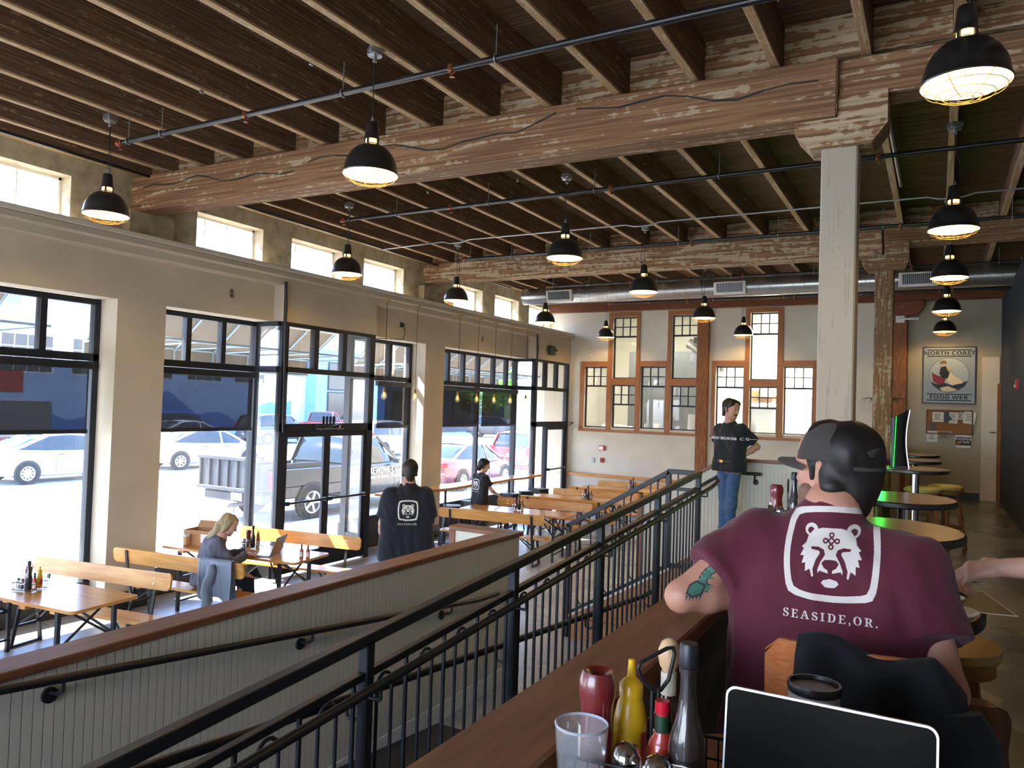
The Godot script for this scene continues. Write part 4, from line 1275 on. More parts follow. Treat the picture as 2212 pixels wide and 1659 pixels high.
func lamps() -> void:
	M.glow = mat(Color(1.0, 0.9, 0.65))
	M.glow.emission_enabled = true
	M.glow.emission = Color(1.0, 0.80, 0.48)
	M.glow.emission_energy_multiplier = 0.6
	M.bulb = mat(Color(1.0, 0.95, 0.8))
	M.bulb.emission_enabled = true
	M.bulb.emission = Color(1.0, 0.83, 0.52)
	M.bulb.emission_energy_multiplier = 1.0
	M.cage = mat(Color("8a6b3d"), 0.4, 0.7)
	var rows = [[4.42, "first"], [7.84, "second"], [10.52, "third"], [13.8, "fourth"], [17.05, "fifth"]]
	var names = {
		-7.0: ["large black pendant lamp nearest the storefront wall, left of the big beam's end", "black pendant lamp in front of the clerestory, level with the double doors", "black pendant lamp above the filament bulbs, before the far clerestory windows", "small black pendant lamp near the end of the silver duct", "small black pendant lamp against the cream wall left of the tall kitchen windows"],
		-3.75: ["large black pendant lamp hanging in front of the big near beam", "black pendant lamp under the second bay of joists, in the middle of the room", "black pendant lamp hanging before the whitewashed beam, right of the centre", "black pendant lamp in front of the dark knotty wall post", "small black pendant lamp beside the right tall kitchen window"],
		0.1: ["biggest black pendant lamp at the top right corner with lit cage", "black pendant lamp right of the whitewashed post, highest of the stacked row", "black pendant lamp before the right end of the duct, second of the stacked row", "black pendant lamp above the fisherman poster, third of the stacked row", "smallest black pendant lamp right above the fisherman poster"]}
	var first: Node3D = null
	for k in 5:
		for x in [-7.0, -3.75, 0.1]:
			var at = V(x, 4.30, rows[k][0])
			var lab: String = names[x][k]
			if first == null:
				first = make_pendant(lab)
				first.position = at
			else:
				dup(first, at, float(k) * 0.4 + x, lab)
			var l = OmniLight3D.new()
			l.name = "pendant_light"
			l.light_energy = LAMP_E
			l.light_color = Color(1.0, 0.82, 0.52)
			l.light_size = 0.04
			l.omni_range = 14.0
			l.omni_attenuation = 2.0
			l.shadow_enabled = true
			add_child(l, true)
			l.position = at + Vector3(0, 0.085, 0)
	# bare filament bulbs along the ledge
	var fb: Node3D = null
	var ds = [10.2, 11.07, 12.46, 13.17, 13.86, 14.56, 15.28]
	var lb = ["bare filament bulb on a long cord before the slim window, first from the left", "bare filament bulb on a long cord in front of the cream pier", "bare filament bulb on a long cord left over the purple car, third from the left", "bare filament bulb before the post between the far shades, fourth from the left", "bare filament bulb before the right far shade, fifth from the left", "bare filament bulb before the right far shade, sixth from the left", "bare filament bulb nearest the far corner door, last of the row"]
	for k in 7:
		var at = V(-8.18, 4.32, ds[k])
		if fb == null:
			fb = thing("filament_bulb", lb[0], "lamp", at, 0.0, "filament bulbs along the ledge")
			fb.set_meta("base", "filament_bulb")
			obj("canopy", MB.new().lathe([Vector2(0.0, -0.05), Vector2(0.012, -0.05), Vector2(0.016, -0.022), Vector2(0.06, -0.012), Vector2(0.062, 0.0), Vector2(0, 0)], 18), M.brass, fb)
			obj("cord", MB.new().tube([Vector3(0, -0.05, 0), Vector3(0, -1.50, 0)], 0.005, 6), M.wire, fb)
			obj("socket", MB.new().lathe([Vector2(0, -1.57), Vector2(0.024, -1.57), Vector2(0.024, -1.52), Vector2(0.012, -1.495), Vector2(0, -1.49)], 14), M.brass, fb)
			var g = mat(Color(1.0, 0.93, 0.78, 0.12), 0.03)
			g.transparency = BaseMaterial3D.TRANSPARENCY_ALPHA
			obj("bulb_glass", MB.new().lathe([Vector2(0, -1.70), Vector2(0.02, -1.697), Vector2(0.042, -1.675), Vector2(0.048, -1.645), Vector2(0.042, -1.61), Vector2(0.024, -1.575), Vector2(0.022, -1.56)], 18), g, fb)
			var fm = mat(Color(1, 0.8, 0.4))
			fm.emission_enabled = true
			fm.emission = Color(1.0, 0.70, 0.25)
			fm.emission_energy_multiplier = 1.4
			var fl = MB.new()
			for s in 5:
				var a = TAU * s / 5.0
				fl.tube([Vector3(cos(a) * 0.01, -1.58, sin(a) * 0.01), Vector3(cos(a) * 0.018, -1.655, sin(a) * 0.018)], 0.003, 5)
			obj("lamp_filament", fl, fm, fb)
		else:
			dup(fb, at, k * 0.5, lb[k])

const LAMP_E := 0.15

# ---------------------------------------------------------------- pipes, conduits, duct
func pipes() -> void:
	var rows = [[4.57, "first", -7.05], [7.88, "second", -7.12], [10.84, "third", -7.05], [13.92, "fourth", -7.0], [15.78, "fifth", -6.4]]
	for r in rows:
		var y: float = 5.05 if r[0] < 15.0 else 4.92
		var x0: float = r[2]
		var p = thing("sprinkler_pipe", "black sprinkler pipe on hangers crossing the ceiling, %s from the camera" % r[1], "pipe", V(x0, y, r[0]), 0.0, "sprinkler pipes under the joists")
		obj("tube", MB.new().tube([Vector3(0, 0, 0), Vector3(5.9 - x0, 0, 0)], 0.024, 12), M.pipe, p)
		obj("end_cap", MB.new().tube([Vector3(-0.05, 0, 0), Vector3(0.03, 0, 0)], 0.032, 10), M.copper, p)
		var hx = [0.12, 0.62, 2.86, 4.28, 6.2, 7.8, 9.6] if r[0] < 5.0 else [0.1, 0.9, 2.3, 3.7, 5.1, 6.4, 7.8, 9.2]
		for h in hx:
			var ring = []
			for k in 12:
				ring.append(Vector3(h, sin(TAU * k / 12.0) * 0.031, cos(TAU * k / 12.0) * 0.031))
			obj("hanger", MB.new().tube(ring, 0.006, 6, false, true).tube([Vector3(h, 0.03, 0), Vector3(h, (5.30 if r[0] < 15.0 else 5.36) - y, 0)], 0.005, 6), M.galv, p)
		for h in [0.0, 1.75, 3.9, 6.6]:
			obj("sprinkler_head", MB.new().box(Vector3(h, 0.0, 0), Vector3(0.045, 0.06, 0.066), Basis(), 0.01).tube([Vector3(h, -0.03, 0), Vector3(h + 0.015, -0.06, 0.01)], 0.01, 6).lathe([Vector2(0, -0.07), Vector2(0.02, -0.07), Vector2(0.02, -0.066), Vector2(0, -0.066)], 8, Transform3D(Basis(), Vector3(h + 0.015, 0, 0.01))), M.copper, p)
	for r in [[4.42, "first", -6.97], [7.84, "second", -6.97], [10.40, "third", -8.5], [13.8, "fourth", -6.97]]:
		var c = thing("conduit", "thin silver electrical conduit linking ceiling boxes, %s from the camera" % r[1], "conduit", V(0, 5.235, r[0]), 0.0, "conduits under the joists")
		var pts = [Vector3(r[2], 0.0, 0)]
		for x in [-6.97, -3.75, 0.1]:
			if x > r[2] + 0.1:
				pts.append(Vector3(x - 0.25, 0.035, 0))
				pts.append(Vector3(x - 0.12, 0.0, 0))
			pts.append(Vector3(x, 0.0, 0))
			pts.append(Vector3(x + 0.12, 0.0, 0))
			pts.append(Vector3(x + 0.25, 0.035, 0))
		pts.append(Vector3(5.8, 0.035, 0))
		obj("tube", MB.new().tube(pts, 0.0125, 8), M.galv, c)
		for x in [-5.7, -4.4, -2.4, -1.1, 1.4]:
			obj("strap", MB.new().box(Vector3(x, 0.035, 0), Vector3(0.02, 0.034, 0.034), Basis(), 0.004), M.galv, c)
	var wc = thing("conduit", "grey conduit running along the joists beside the storefront wall", "conduit", V(-8.5, 5.25, 0))
	obj("tube", MB.new().tube([V(0.0, 0.02, -1.0), V(0, 0, 15.0)], 0.02, 8), M.pipe, wc)
	var pc = thing("conduit", "grey conduit rising behind the whitewashed post to the ceiling", "conduit", V(-0.42, 0, 0))
	obj("tube", MB.new().tube([V(0, 5.22, 6.4), V(0.02, 5.22, 9.6)], 0.018, 8), M.galv, pc)
	# spiral duct
	var du = thing("air_duct", "long silver spiral air duct under the joists before the kitchen wall", "duct", V(-8.3, 5.08, 15.35))
	obj("tube", MB.new().tube([Vector3(0, 0, 0), Vector3(14.2, 0, 0)], 0.185, 32), M.duct, du)
	obj("end_cap", MB.new().tube([Vector3(-0.02, 0, 0), Vector3(0.0, 0, 0)], 0.19, 32), M.duct, du)
	for k in 68:
		var ring = []
		for j in 26:
			var a = TAU * j / 24.0
			ring.append(Vector3(0.1 + 0.21 * k + 0.09 * j / 24.0, sin(a) * 0.187, cos(a) * 0.187))
		obj("seam", MB.new().tube(ring, 0.003, 4, false), M.galv, du)
	for g in [[-7.35, "duct register nearest the storefront wall"], [-3.62, "duct register in the middle"], [-0.33, "duct register at the right"]]:
		var x: float = g[0] + 8.3
		var rg = obj("register", MB.new().box(Vector3(x, -0.03, 0.175), Vector3(0.62, 0.26, 0.10), Basis(Vector3.RIGHT, 0.2), 0.008), M.white, du)
		obj("grille", MB.new().box(Vector3(x, -0.03, 0.225), Vector3(0.52, 0.18, 0.012), Basis(Vector3.RIGHT, 0.2)), M.black, rg)
		var sl = MB.new()
		for k in 17:
			sl.box(Vector3(x - 0.25 + k * 0.031, -0.032, 0.232), Vector3(0.008, 0.18, 0.01), Basis(Vector3.RIGHT, 0.2))
		obj("slats", sl, M.galv, rg)
	for x in [1.5, 4.2, 7.0, 9.5]:
		obj("strap", MB.new().tube([Vector3(x, 0.18, 0), Vector3(x, 0.30, 0)], 0.008, 6), M.galv, du)

# ---------------------------------------------------------------- the raised side of the room
func round_table(d: float, x: float, label: String, ht := 1.05) -> Node3D:
	var t = thing("bar_table", label, "table", V(x, UP, d), 0.0, "oval bar tables on the raised floor")
	t.set_meta("base", "bar_table")
	var r = 0.385
	var ov = Transform3D(Basis.from_scale(Vector3(0.85, 1, 1.1)), Vector3.ZERO)
	obj("tabletop", MB.new().lathe([Vector2(0, ht), Vector2(r - 0.012, ht)], 48, ov), M.roundtop_tri, t)
	obj("edge_band", MB.new().lathe([Vector2(r - 0.012, ht), Vector2(r, ht - 0.008), Vector2(r, ht - 0.032), Vector2(r - 0.01, ht - 0.04), Vector2(0, ht - 0.04)], 48, ov), M.pipe, t)
	obj("column", MB.new().lathe([Vector2(0.036, ht - 0.04), Vector2(0.036, 0.04)], 18).lathe([Vector2(0.0, ht - 0.04), Vector2(0.12, ht - 0.045), Vector2(0.12, ht - 0.055), Vector2(0.036, ht - 0.06)], 18), M.chrome, t)
	for k in 4:
		var a = TAU * k / 4.0 + 0.5
		obj("foot", MB.new().tube([Vector3(0, 0.06, 0), Vector3(cos(a) * 0.2, 0.04, sin(a) * 0.2), Vector3(cos(a) * 0.32, 0.018, sin(a) * 0.32)], [0.022, 0.018, 0.014], 8), M.chrome, t)
	return t

func stool(at: Vector3, turn: float, label: String) -> void:
	var s = thing("bar_stool", label, "stool", at, turn, "padded wooden bar stools")
	var h = 0.74
	obj("cushion", MB.new().lathe([Vector2(0, h + 0.045), Vector2(0.15, h + 0.04), Vector2(0.20, h + 0.018), Vector2(0.205, h - 0.01), Vector2(0.19, h - 0.03), Vector2(0, h - 0.03)], 24), mat(Color("a5834f"), 0.45), s)
	obj("seat_ring", MB.new().lathe([Vector2(0.0, h - 0.03), Vector2(0.185, h - 0.03), Vector2(0.185, h - 0.075), Vector2(0.0, h - 0.075)], 20), M.oldwood, s)
	for k in 4:
		var a = PI / 4 + TAU * k / 4.0
		obj("leg", MB.new().bar(Vector3(cos(a) * 0.13, h - 0.06, sin(a) * 0.13), Vector3(cos(a) * 0.22, 0.0, sin(a) * 0.22), 0.042, 0.042, Vector3.UP, 0.005), M.oldwood, s)
		var b = a + TAU / 4.0
		obj("rung", MB.new().bar(Vector3(cos(a) * 0.19, 0.26, sin(a) * 0.19), Vector3(cos(b) * 0.19, 0.26, sin(b) * 0.19), 0.025, 0.03), M.oldwood, s)

func text(called: String, s: String, size: float, at: Vector3, b: Basis, m: Material, parent: Node, depth := 0.002, font := "Droid Sans", bold := true, wide := 1.0) -> MeshInstance3D:
	var tm = TextMesh.new()
	tm.text = s
	tm.font_size = 48
	tm.pixel_size = size / 34.0
	tm.depth = depth
	var f = SystemFont.new()
	f.font_names = PackedStringArray([font])
	f.font_weight = 700 if bold else 400
	tm.font = f
	var o = obj(called, tm, m, parent)
	o.transform = Transform3D(b * Basis.from_scale(Vector3(wide, 1, 1)), at)
	return o

func poly_mesh(pts: Array, z: float, th := 0.003) -> MB:
	return MB.new().prism(PackedVector2Array(pts), th, Transform3D(Basis(), Vector3(0, 0, z)))

func right_side() -> void:
	M.roundtop_tri = M.roundtop.duplicate()
	M.roundtop_tri.uv1_triplanar = true
	M.roundtop_tri.uv1_scale = Vector3(4.0, 4.0, 0.6)
	# navy partition and the end wall
	bx1("wall_right", V(1.08, UP, 8.6), V(1.22, 5.0, ZB), M.navy)
	struct("wall_back", MB.new().bx(V(-0.55, UP, ZB - 0.03), V(1.08, 5.0, ZB)), mat(Color("a9a28e"), 0.8))
	bx1("baseboard_back", V(-0.55, UP, ZB - 0.06), V(0.74, 1.14, ZB - 0.03), M.black)
	var dr = sroot("door_3")
	obj("door_leaf", MB.new().bx(V(0.76, UP, ZB - 0.07), V(1.06, 3.85, ZB - 0.03), 0.004), M.white_wall, dr)
	obj("handle", MB.new().tube([V(1.0, 2.36, ZB - 0.07), V(1.0, 2.36, ZB - 0.12), V(0.90, 2.36, ZB - 0.13)], 0.012, 8), M.steel, dr)
	struct("trim", MB.new().bx(V(1.02, UP, ZB - 0.16), V(1.09, 3.32, ZB - 0.03), 0.006), M.oldwood)
	var al = thing("fire_alarm", "red fire alarm strobe on the navy wall at the right edge", "alarm", V(1.06, 3.165, 14.0))
	obj("body", MB.new().box(Vector3.ZERO, Vector3(0.05, 0.15, 0.12), Basis(), 0.01), M.red, al)
	obj("strobe_lens", MB.new().box(Vector3(-0.028, -0.03, 0.0), Vector3(0.02, 0.04, 0.06), Basis(), 0.006), M.white, al)
	# poster
	var po = thing("poster", "framed blue grey poster of a fisherman in a boat with lettering NORTH COAST FOOD WEB", "poster", V(0.19, 3.48, ZB - 0.045))
	obj("frame", MB.new().box(Vector3(0, 0, 0), Vector3(0.94, 1.16, 0.03), Basis(), 0.004), M.black, po)
	obj("print", MB.new().box(Vector3(0, 0, 0.016), Vector3(0.90, 1.12, 0.004)), mat(Color("8c9aa5"), 0.5), po)
	var ink = mat(Color("14171c"), 0.6)
	var bars = MB.new()
	for y in [0.51, 0.385, -0.385, -0.51]:
		bars.box(Vector3(0, y, 0.019), Vector3(0.78, 0.02, 0.003))
	obj("rule", bars, ink, po)
	text("lettering", "NORTH COAST", 0.075, Vector3(0, 0.448, 0.02), Basis(), ink, po, 0.002, "Droid Sans", true, 1.25)
	text("lettering", "FOOD WEB", 0.075, Vector3(0, -0.448, 0.02), Basis(), ink, po, 0.002, "Droid Sans", true, 1.25)
	var disc = func(r: float, z: float) -> MB:
		var p = []
		for k in 40:
			p.append(Vector2(cos(TAU * k / 40.0), sin(TAU * k / 40.0)) * r)
		return poly_mesh(p, z)
	obj("circle_line", disc.call(0.352, 0.018), ink, po)
	obj("sky_disc", disc.call(0.346, 0.0195), mat(Color("9fb0ba"), 0.5), po)
	obj("sea", poly_mesh([Vector2(-0.32, -0.14), Vector2(-0.2, -0.19), Vector2(-0.08, -0.15), Vector2(0.06, -0.21), Vector2(0.2, -0.16), Vector2(0.325, -0.11), Vector2(0.27, -0.22), Vector2(0.15, -0.31), Vector2(0, -0.345), Vector2(-0.15, -0.31), Vector2(-0.27, -0.22)], 0.021), mat(Color("1b2430"), 0.5), po)
	obj("foam", poly_mesh([Vector2(-0.16, -0.26), Vector2(-0.02, -0.22), Vector2(0.1, -0.27), Vector2(0.16, -0.30), Vector2(0.0, -0.335), Vector2(-0.12, -0.32)], 0.0225), mat(Color("c9c0a2"), 0.5), po)
	obj("boat", poly_mesh([Vector2(-0.31, 0.06), Vector2(-0.22, 0.0), Vector2(-0.05, -0.06), Vector2(-0.09, -0.17), Vector2(-0.2, -0.19), Vector2(-0.28, -0.13)], 0.024), mat(Color("7d2135"), 0.5), po)
	obj("figure", poly_mesh([Vector2(-0.15, 0.16), Vector2(-0.05, 0.18), Vector2(0.0, 0.06), Vector2(0.02, -0.06), Vector2(-0.12, -0.06), Vector2(-0.17, 0.03)], 0.0255), ink, po)
	obj("arm", poly_mesh([Vector2(-0.05, 0.17), Vector2(0.05, 0.10), Vector2(0.06, 0.05), Vector2(-0.03, 0.10)], 0.027), mat(Color("b7a27c"), 0.5), po)
	obj("head", poly_mesh([Vector2(-0.14, 0.19), Vector2(-0.08, 0.18), Vector2(-0.06, 0.24), Vector2(-0.12, 0.25)], 0.027), mat(Color("c39a78"), 0.5), po)
	obj("hat", poly_mesh([Vector2(-0.17, 0.23), Vector2(-0.03, 0.24), Vector2(-0.07, 0.30), Vector2(-0.14, 0.29)], 0.0285), mat(Color("6d5b3a"), 0.5), po)
	obj("net", poly_mesh([Vector2(0.02, 0.06), Vector2(0.10, -0.02), Vector2(0.22, -0.10), Vector2(0.24, -0.16), Vector2(0.05, -0.20), Vector2(-0.04, -0.12)], 0.027), mat(Color("d8cdb4"), 0.5), po)
	obj("fish", poly_mesh([Vector2(0.12, -0.06), Vector2(0.2, -0.02), Vector2(0.24, 0.10), Vector2(0.29, 0.13), Vector2(0.25, 0.14), Vector2(0.27, 0.0), Vector2(0.25, -0.1), Vector2(0.18, -0.13)], 0.0285), mat(Color("b07a52"), 0.5), po)
	# cork board with its notices
	var cb = thing("cork_board", "brown cork notice board under the fisherman poster", "board", V(0.21, 2.53, ZB - 0.045))
	obj("cork", MB.new().box(Vector3.ZERO, Vector3(0.78, 0.46, 0.02)), mat(Color("8a5f37"), 0.9), cb)
	var fr = MB.new()
	fr.box(Vector3(0, 0.235, 0.005), Vector3(0.82, 0.025, 0.03)).box(Vector3(0, -0.235, 0.005), Vector3(0.82, 0.025, 0.03)).box(Vector3(-0.4, 0, 0.005), Vector3(0.025, 0.46, 0.03)).box(Vector3(0.4, 0, 0.005), Vector3(0.025, 0.46, 0.03))
	obj("frame", fr, mat(Color("5c3322"), 0.5), cb)
	var notes = [[-0.20, 0.10, 0.20, 0.20, 0.0, "d4d0c4", "white notice at the top left of the cork board"], [-0.05, 0.10, 0.13, 0.17, 0.5, "35555c", "tilted teal leaflet near the top of the cork board"], [0.07, 0.09, 0.15, 0.22, -0.05, "cfcabd", "pale notice in the top middle of the cork board"], [0.19, 0.13, 0.11, 0.14, 0.0, "b9bdb6", "small grey notice right of the top middle on the cork board"], [0.35, 0.10, 0.21, 0.24, -0.12, "d9d6c9", "crooked white flyer sticking out at the top right of the cork board"],
		[-0.29, -0.10, 0.13, 0.16, 0.0, "6b5650", "dark brown card at the left of the cork board"], [-0.30, -0.30, 0.19, 0.22, 0.0, "d6d3c8", "white sheet with blue block hanging below the left corner"], [-0.07, -0.26, 0.25, 0.17, 0.0, "a08a72", "brown photo flyer hanging below the middle of the cork board"], [0.24, -0.07, 0.17, 0.15, 0.05, "cbb9a5", "pale pink notice at the right of the cork board"], [0.245, -0.34, 0.26, 0.33, 0.0, "e2ded4", "tall flyer with dark band and bold white title below the board"]]
	for n in notes:
		var p = obj("notice", MB.new().box(Vector3(0, 0, 0), Vector3(n[2], n[3], 0.003), Basis(Vector3.BACK, n[4])), mat(Color(n[5]), 0.7))
		p.position = V(0.21 + n[0], 2.53 + n[1], ZB - 0.075 + 0.003 * notes.find(n))
		tag(p, n[6], "notice", "notices on the cork board")
		var pi = MB.new()
		var q = Basis(Vector3.BACK, n[4])
		if n[3] > 0.3:
			obj("printed_band", MB.new().box(Vector3(0, -0.03, 0.002), Vector3(n[2], 0.16, 0.002)), mat(Color("2a1c17"), 0.7), p)
			text("lettering", "Running", 0.05, Vector3(0, 0.02, 0.004), Basis(), M.white, p, 0.001, "Droid Serif")
			text("lettering", "Club", 0.05, Vector3(0.03, -0.045, 0.004), Basis(), M.white, p, 0.001, "Droid Serif")
			obj("beer_mark", MB.new().box(Vector3(-0.08, -0.06, 0.004), Vector3(0.06, 0.06, 0.001), Basis(Vector3.BACK, 0.2)), mat(Color("c07a2f"), 0.6), p)
		else:
			for k in 4:
				pi.box(q * Vector3(-n[2] * 0.1 + 0.01 * (k % 2), n[3] * (0.3 - 0.17 * k), 0.002), Vector3(n[2] * (0.6 - 0.1 * (k % 3)), 0.012, 0.001), q)
			obj("printed_lines", pi, mat(Color("4a4a4c"), 0.7), p)
	# wall light on the far post
	var wl = thing("wall_light", "short white tube light on the brown post by the end wall", "light", V(-0.62, 4.62, ZB - 0.22))
	obj("bracket", MB.new().box(Vector3(-0.08, 0, 0.0), Vector3(0.16, 0.14, 0.03)), M.white, wl)
	obj("lamp_tube", MB.new().tube([Vector3(-0.12, 0, 0.06), Vector3(0.26, 0, 0.06)], 0.022, 10), M.white, wl)
	# tables and stools
	var tl = ["oval bar table with plates and black menu beside the seated man", "oval bar table behind the burgundy shirt, second from the camera", "oval bar table level with the man's cap, third from the camera", "oval bar table carrying the upright black screen, fourth from the camera", "oval bar table just behind the black screen, second from the end wall", "farthest oval bar table near the end wall"]
	var td = [[2.62, -0.195], [4.24, -0.195], [5.92, -0.195], [9.42, -0.20], [11.3, -0.27], [13.1, -0.28]]
	for k in 6:
		round_table(td[k][0], td[k][1], tl[k])
	stool(V(-0.14, UP, 10.35), 0.3, "padded wooden bar stool in front, under the black screen's table")
	stool(V(0.10, UP, 10.95), 0.9, "padded wooden bar stool right behind the front one near the end wall")
	stool(V(0.02, UP, 3.35), 0.1, "wooden bar stool just right of the burgundy shoulder")
	stool(V(-0.25, UP, 6.75), 0.5, "wooden bar stool behind the third round table")
	stool(V(-0.20, UP, 5.05), 0.2, "wooden bar stool between the second and third round tables")
	# black screen on the fourth table
	var sc = thing("screen", "slim black curved screen seen edge on, glowing green line and white edge", "screen", V(-0.36, 2.05, 9.42), 0.0)
	var body = []
	var front = []
	for i in 13:
		var u = i / 12.0
		var xx = 0.085 - 0.02 * sin(u * PI) * 1.6
		var row = PackedVector3Array()
		row.append(Vector3(-0.085, u * (0.53 + 0.0), 0.12))
		row.append(Vector3(-0.05, u * 0.55, 0.16))
		row.append(Vector3(xx, u * 0.63, 0.10))
		row.append(Vector3(xx + 0.012, u * 0.63, 0.05))
		row.append(Vector3(xx, u * 0.63, -0.26))
		row.append(Vector3(-0.07, u * 0.55, -0.24))
		body.append(row)
	obj("housing", MB.new().grid(body, true), M.pipe, sc)
	obj("stand", MB.new().box(Vector3(0, 0.01, 0), Vector3(0.16, 0.02, 0.3), Basis(), 0.005), M.black, sc)
	var ge = mat(Color(0.1, 1, 0.3))
	ge.emission_enabled = true
	ge.emission = Color(0.05, 1.0, 0.25)
	ge.emission_energy_multiplier = 0.45
	obj("led_strip", MB.new().bar(Vector3(-0.048, 0.01, 0.164), Vector3(-0.03, 0.56, 0.158), 0.012, 0.006), ge, sc)
	var we = mat(Color.WHITE)
	we.emission_enabled = true
	we.emission = Color(0.9, 0.93, 1.0)
	we.emission_energy_multiplier = 0.3
	var edge = []
	for i in 13:
		var u = i / 12.0
		edge.append(Vector3(0.098 - 0.02 * sin(u * PI) * 1.6, u * 0.63, 0.075))
	obj("screen_edge_light", MB.new().tube(edge, 0.005, 6), we, sc)
	var gl = OmniLight3D.new()
	gl.name = "led_light"
	gl.light_color = Color(0.1, 1.0, 0.3)
	gl.light_energy = 0.05
	gl.light_size = 0.03
	gl.omni_range = 6.0
	gl.shadow_enabled = true
	add_child(gl, true)
	gl.position = V(-0.55, 2.25, 9.55)
	# plant behind the brown post
	var pl = thing("potted_plant", "green arching house plant behind the brown post", "plant", V(-0.72, 2.03, 12.9))
	obj("pot", MB.new().lathe([Vector2(0, 0), Vector2(0.08, 0), Vector2(0.11, 0.2), Vector2(0.10, 0.2), Vector2(0, 0.18)], 18), M.bulk, pl)
	obj("stem", MB.new().tube([Vector3(0, 0.18, 0), Vector3(0.01, 0.75, 0)], 0.012, 6), M.oldwood, pl)
	rng.seed = 77
	var lm = mat(Color("39502a"), 0.5)
	for k in 16:
		var a = TAU * k / 16.0 + rng.randf() * 0.3
		var l = 0.26 + rng.randf() * 0.12
		var rows = []
		for s in 7:
			var u = s / 6.0
			var c = Vector3(cos(a), 0, sin(a)) * (l * sin(u * 1.5)) + Vector3(0.01, 0.74 + 0.16 * sin(u * 2.3) - 0.22 * u * u * u, 0)
			var w = 0.018 * sin(minf(u * 1.2 + 0.1, 1.0) * PI) + 0.001
			var sd = Vector3(-sin(a), 0, cos(a))
			rows.append(PackedVector3Array([c - sd * w, c - Vector3(0, 0.006, 0), c + sd * w]))
		obj("leaf", MB.new().grid(rows), lm, pl)

# ---------------------------------------------------------------- beer garden sets, window bar, stools
func rounded(l: float, w: float, r: float, n := 5) -> PackedVector2Array:
	var p = PackedVector2Array()
	for c in [[1, 1, 0.0], [-1, 1, 90.0], [-1, -1, 180.0], [1, -1, 270.0]]:
		for k in n + 1:
			var a = deg_to_rad(c[2] + 90.0 * k / n)
			p.append(Vector2(c[0] * (l * 0.5 - r) + cos(a) * r, c[1] * (w * 0.5 - r) + sin(a) * r))
	return p

func board(l: float, w: float, th: float, r: float, flat: Basis) -> MB:
	return MB.new().prism(rounded(l, w, r), th, Transform3D(flat, Vector3.ZERO), true)

func beer_table(at: Vector3, turn: float, label: String) -> Node3D:
	var t = thing("beer_table", label, "table", at, turn, "long beer garden tables")
	var lie = Basis(Vector3.RIGHT, -PI / 2)
	var top = obj("tabletop", board(1.98, 0.66, 0.028, 0.05, lie), M.table, t)
	top.position.y = 0.756
	for sx in [-1.0, 1.0]:
		var x: float = sx * 0.74
		obj("batten", MB.new().box(Vector3(x - sx * 0.05, 0.722, 0), Vector3(0.06, 0.04, 0.58)), M.bench, t)
		var f = MB.new()
		for sz in [-1.0, 1.0]:
			f.box(Vector3(x, 0.36, sz * 0.27), Vector3(0.034, 0.72, 0.034))
			f.bar(Vector3(x, 0.42, sz * 0.26), Vector3(x - sx * 0.36, 0.72, 0.0 + sz * 0.02), 0.012, 0.022)
		f.box(Vector3(x, 0.40, 0), Vector3(0.03, 0.03, 0.54))
		f.box(Vector3(x, 0.12, 0), Vector3(0.02, 0.02, 0.54))
		f.bar(Vector3(x, 0.41, -0.24), Vector3(x, 0.72, 0.2), 0.012, 0.02)
		f.bar(Vector3(x, 0.41, 0.24), Vector3(x, 0.72, -0.2), 0.012, 0.02)
		obj("leg_frame", f, M.black, t)
	return t

func beer_bench(at: Vector3, turn: float, label: String) -> Node3D:
	# origin under the middle of the seat; the back stands on the +z side
	var t = thing("beer_bench", label, "bench", at, turn, "long beer garden benches with backs")
	var lie = Basis(Vector3.RIGHT, -PI / 2)
	var seat = obj("seat", board(1.92, 0.255, 0.028, 0.05, lie), M.bench, t)
	seat.position.y = 0.446
	var back = obj("backrest", board(1.86, 0.165, 0.024, 0.05, Basis(Vector3.RIGHT, 0.16)), M.bench, t)
	back.position = Vector3(0, 0.765, 0.205)
	for sx in [-1.0, 1.0]:
		var x: float = sx * 0.72
		obj("batten", MB.new().box(Vector3(x - sx * 0.05, 0.41, 0), Vector3(0.08, 0.045, 0.22)), M.bench, t)
		var f = MB.new()
		for sz in [-1.0, 1.0]:
			f.bar(Vector3(x, 0.43, sz * 0.09), Vector3(x + sx * 0.02, 0.0, sz * 0.16), 0.03, 0.03)
			f.bar(Vector3(x, 0.24, sz * 0.1), Vector3(x - sx * 0.26, 0.42, sz * 0.03), 0.012, 0.02)
		f.box(Vector3(x + sx * 0.02, 0.015, 0), Vector3(0.03, 0.02, 0.34))
		f.box(Vector3(x, 0.22, 0), Vector3(0.02, 0.02, 0.22))
		obj("leg_frame", f, M.black, t)
		var s = MB.new()
		s.bar(Vector3(x, 0.20, 0.12), Vector3(x, 0.46, 0.175), 0.035, 0.02, Vector3.BACK)
		s.bar(Vector3(x, 0.46, 0.175), Vector3(x, 0.83, 0.235), 0.035, 0.014, Vector3.BACK)
		obj("back_iron", s, M.black, t)
		var bl = MB.new()
		for y in [0.735, 0.79]:
			bl.lathe([Vector2(0, 0.004), Vector2(0.009, 0.002), Vector2(0.009, 0)], 10, Transform3D(Basis(Vector3.RIGHT, -PI / 2 + 0.16), Vector3(x, y, 0.188 + (y - 0.735) * 0.16)))
		obj("bolt", bl, M.chrome, t)
	return t

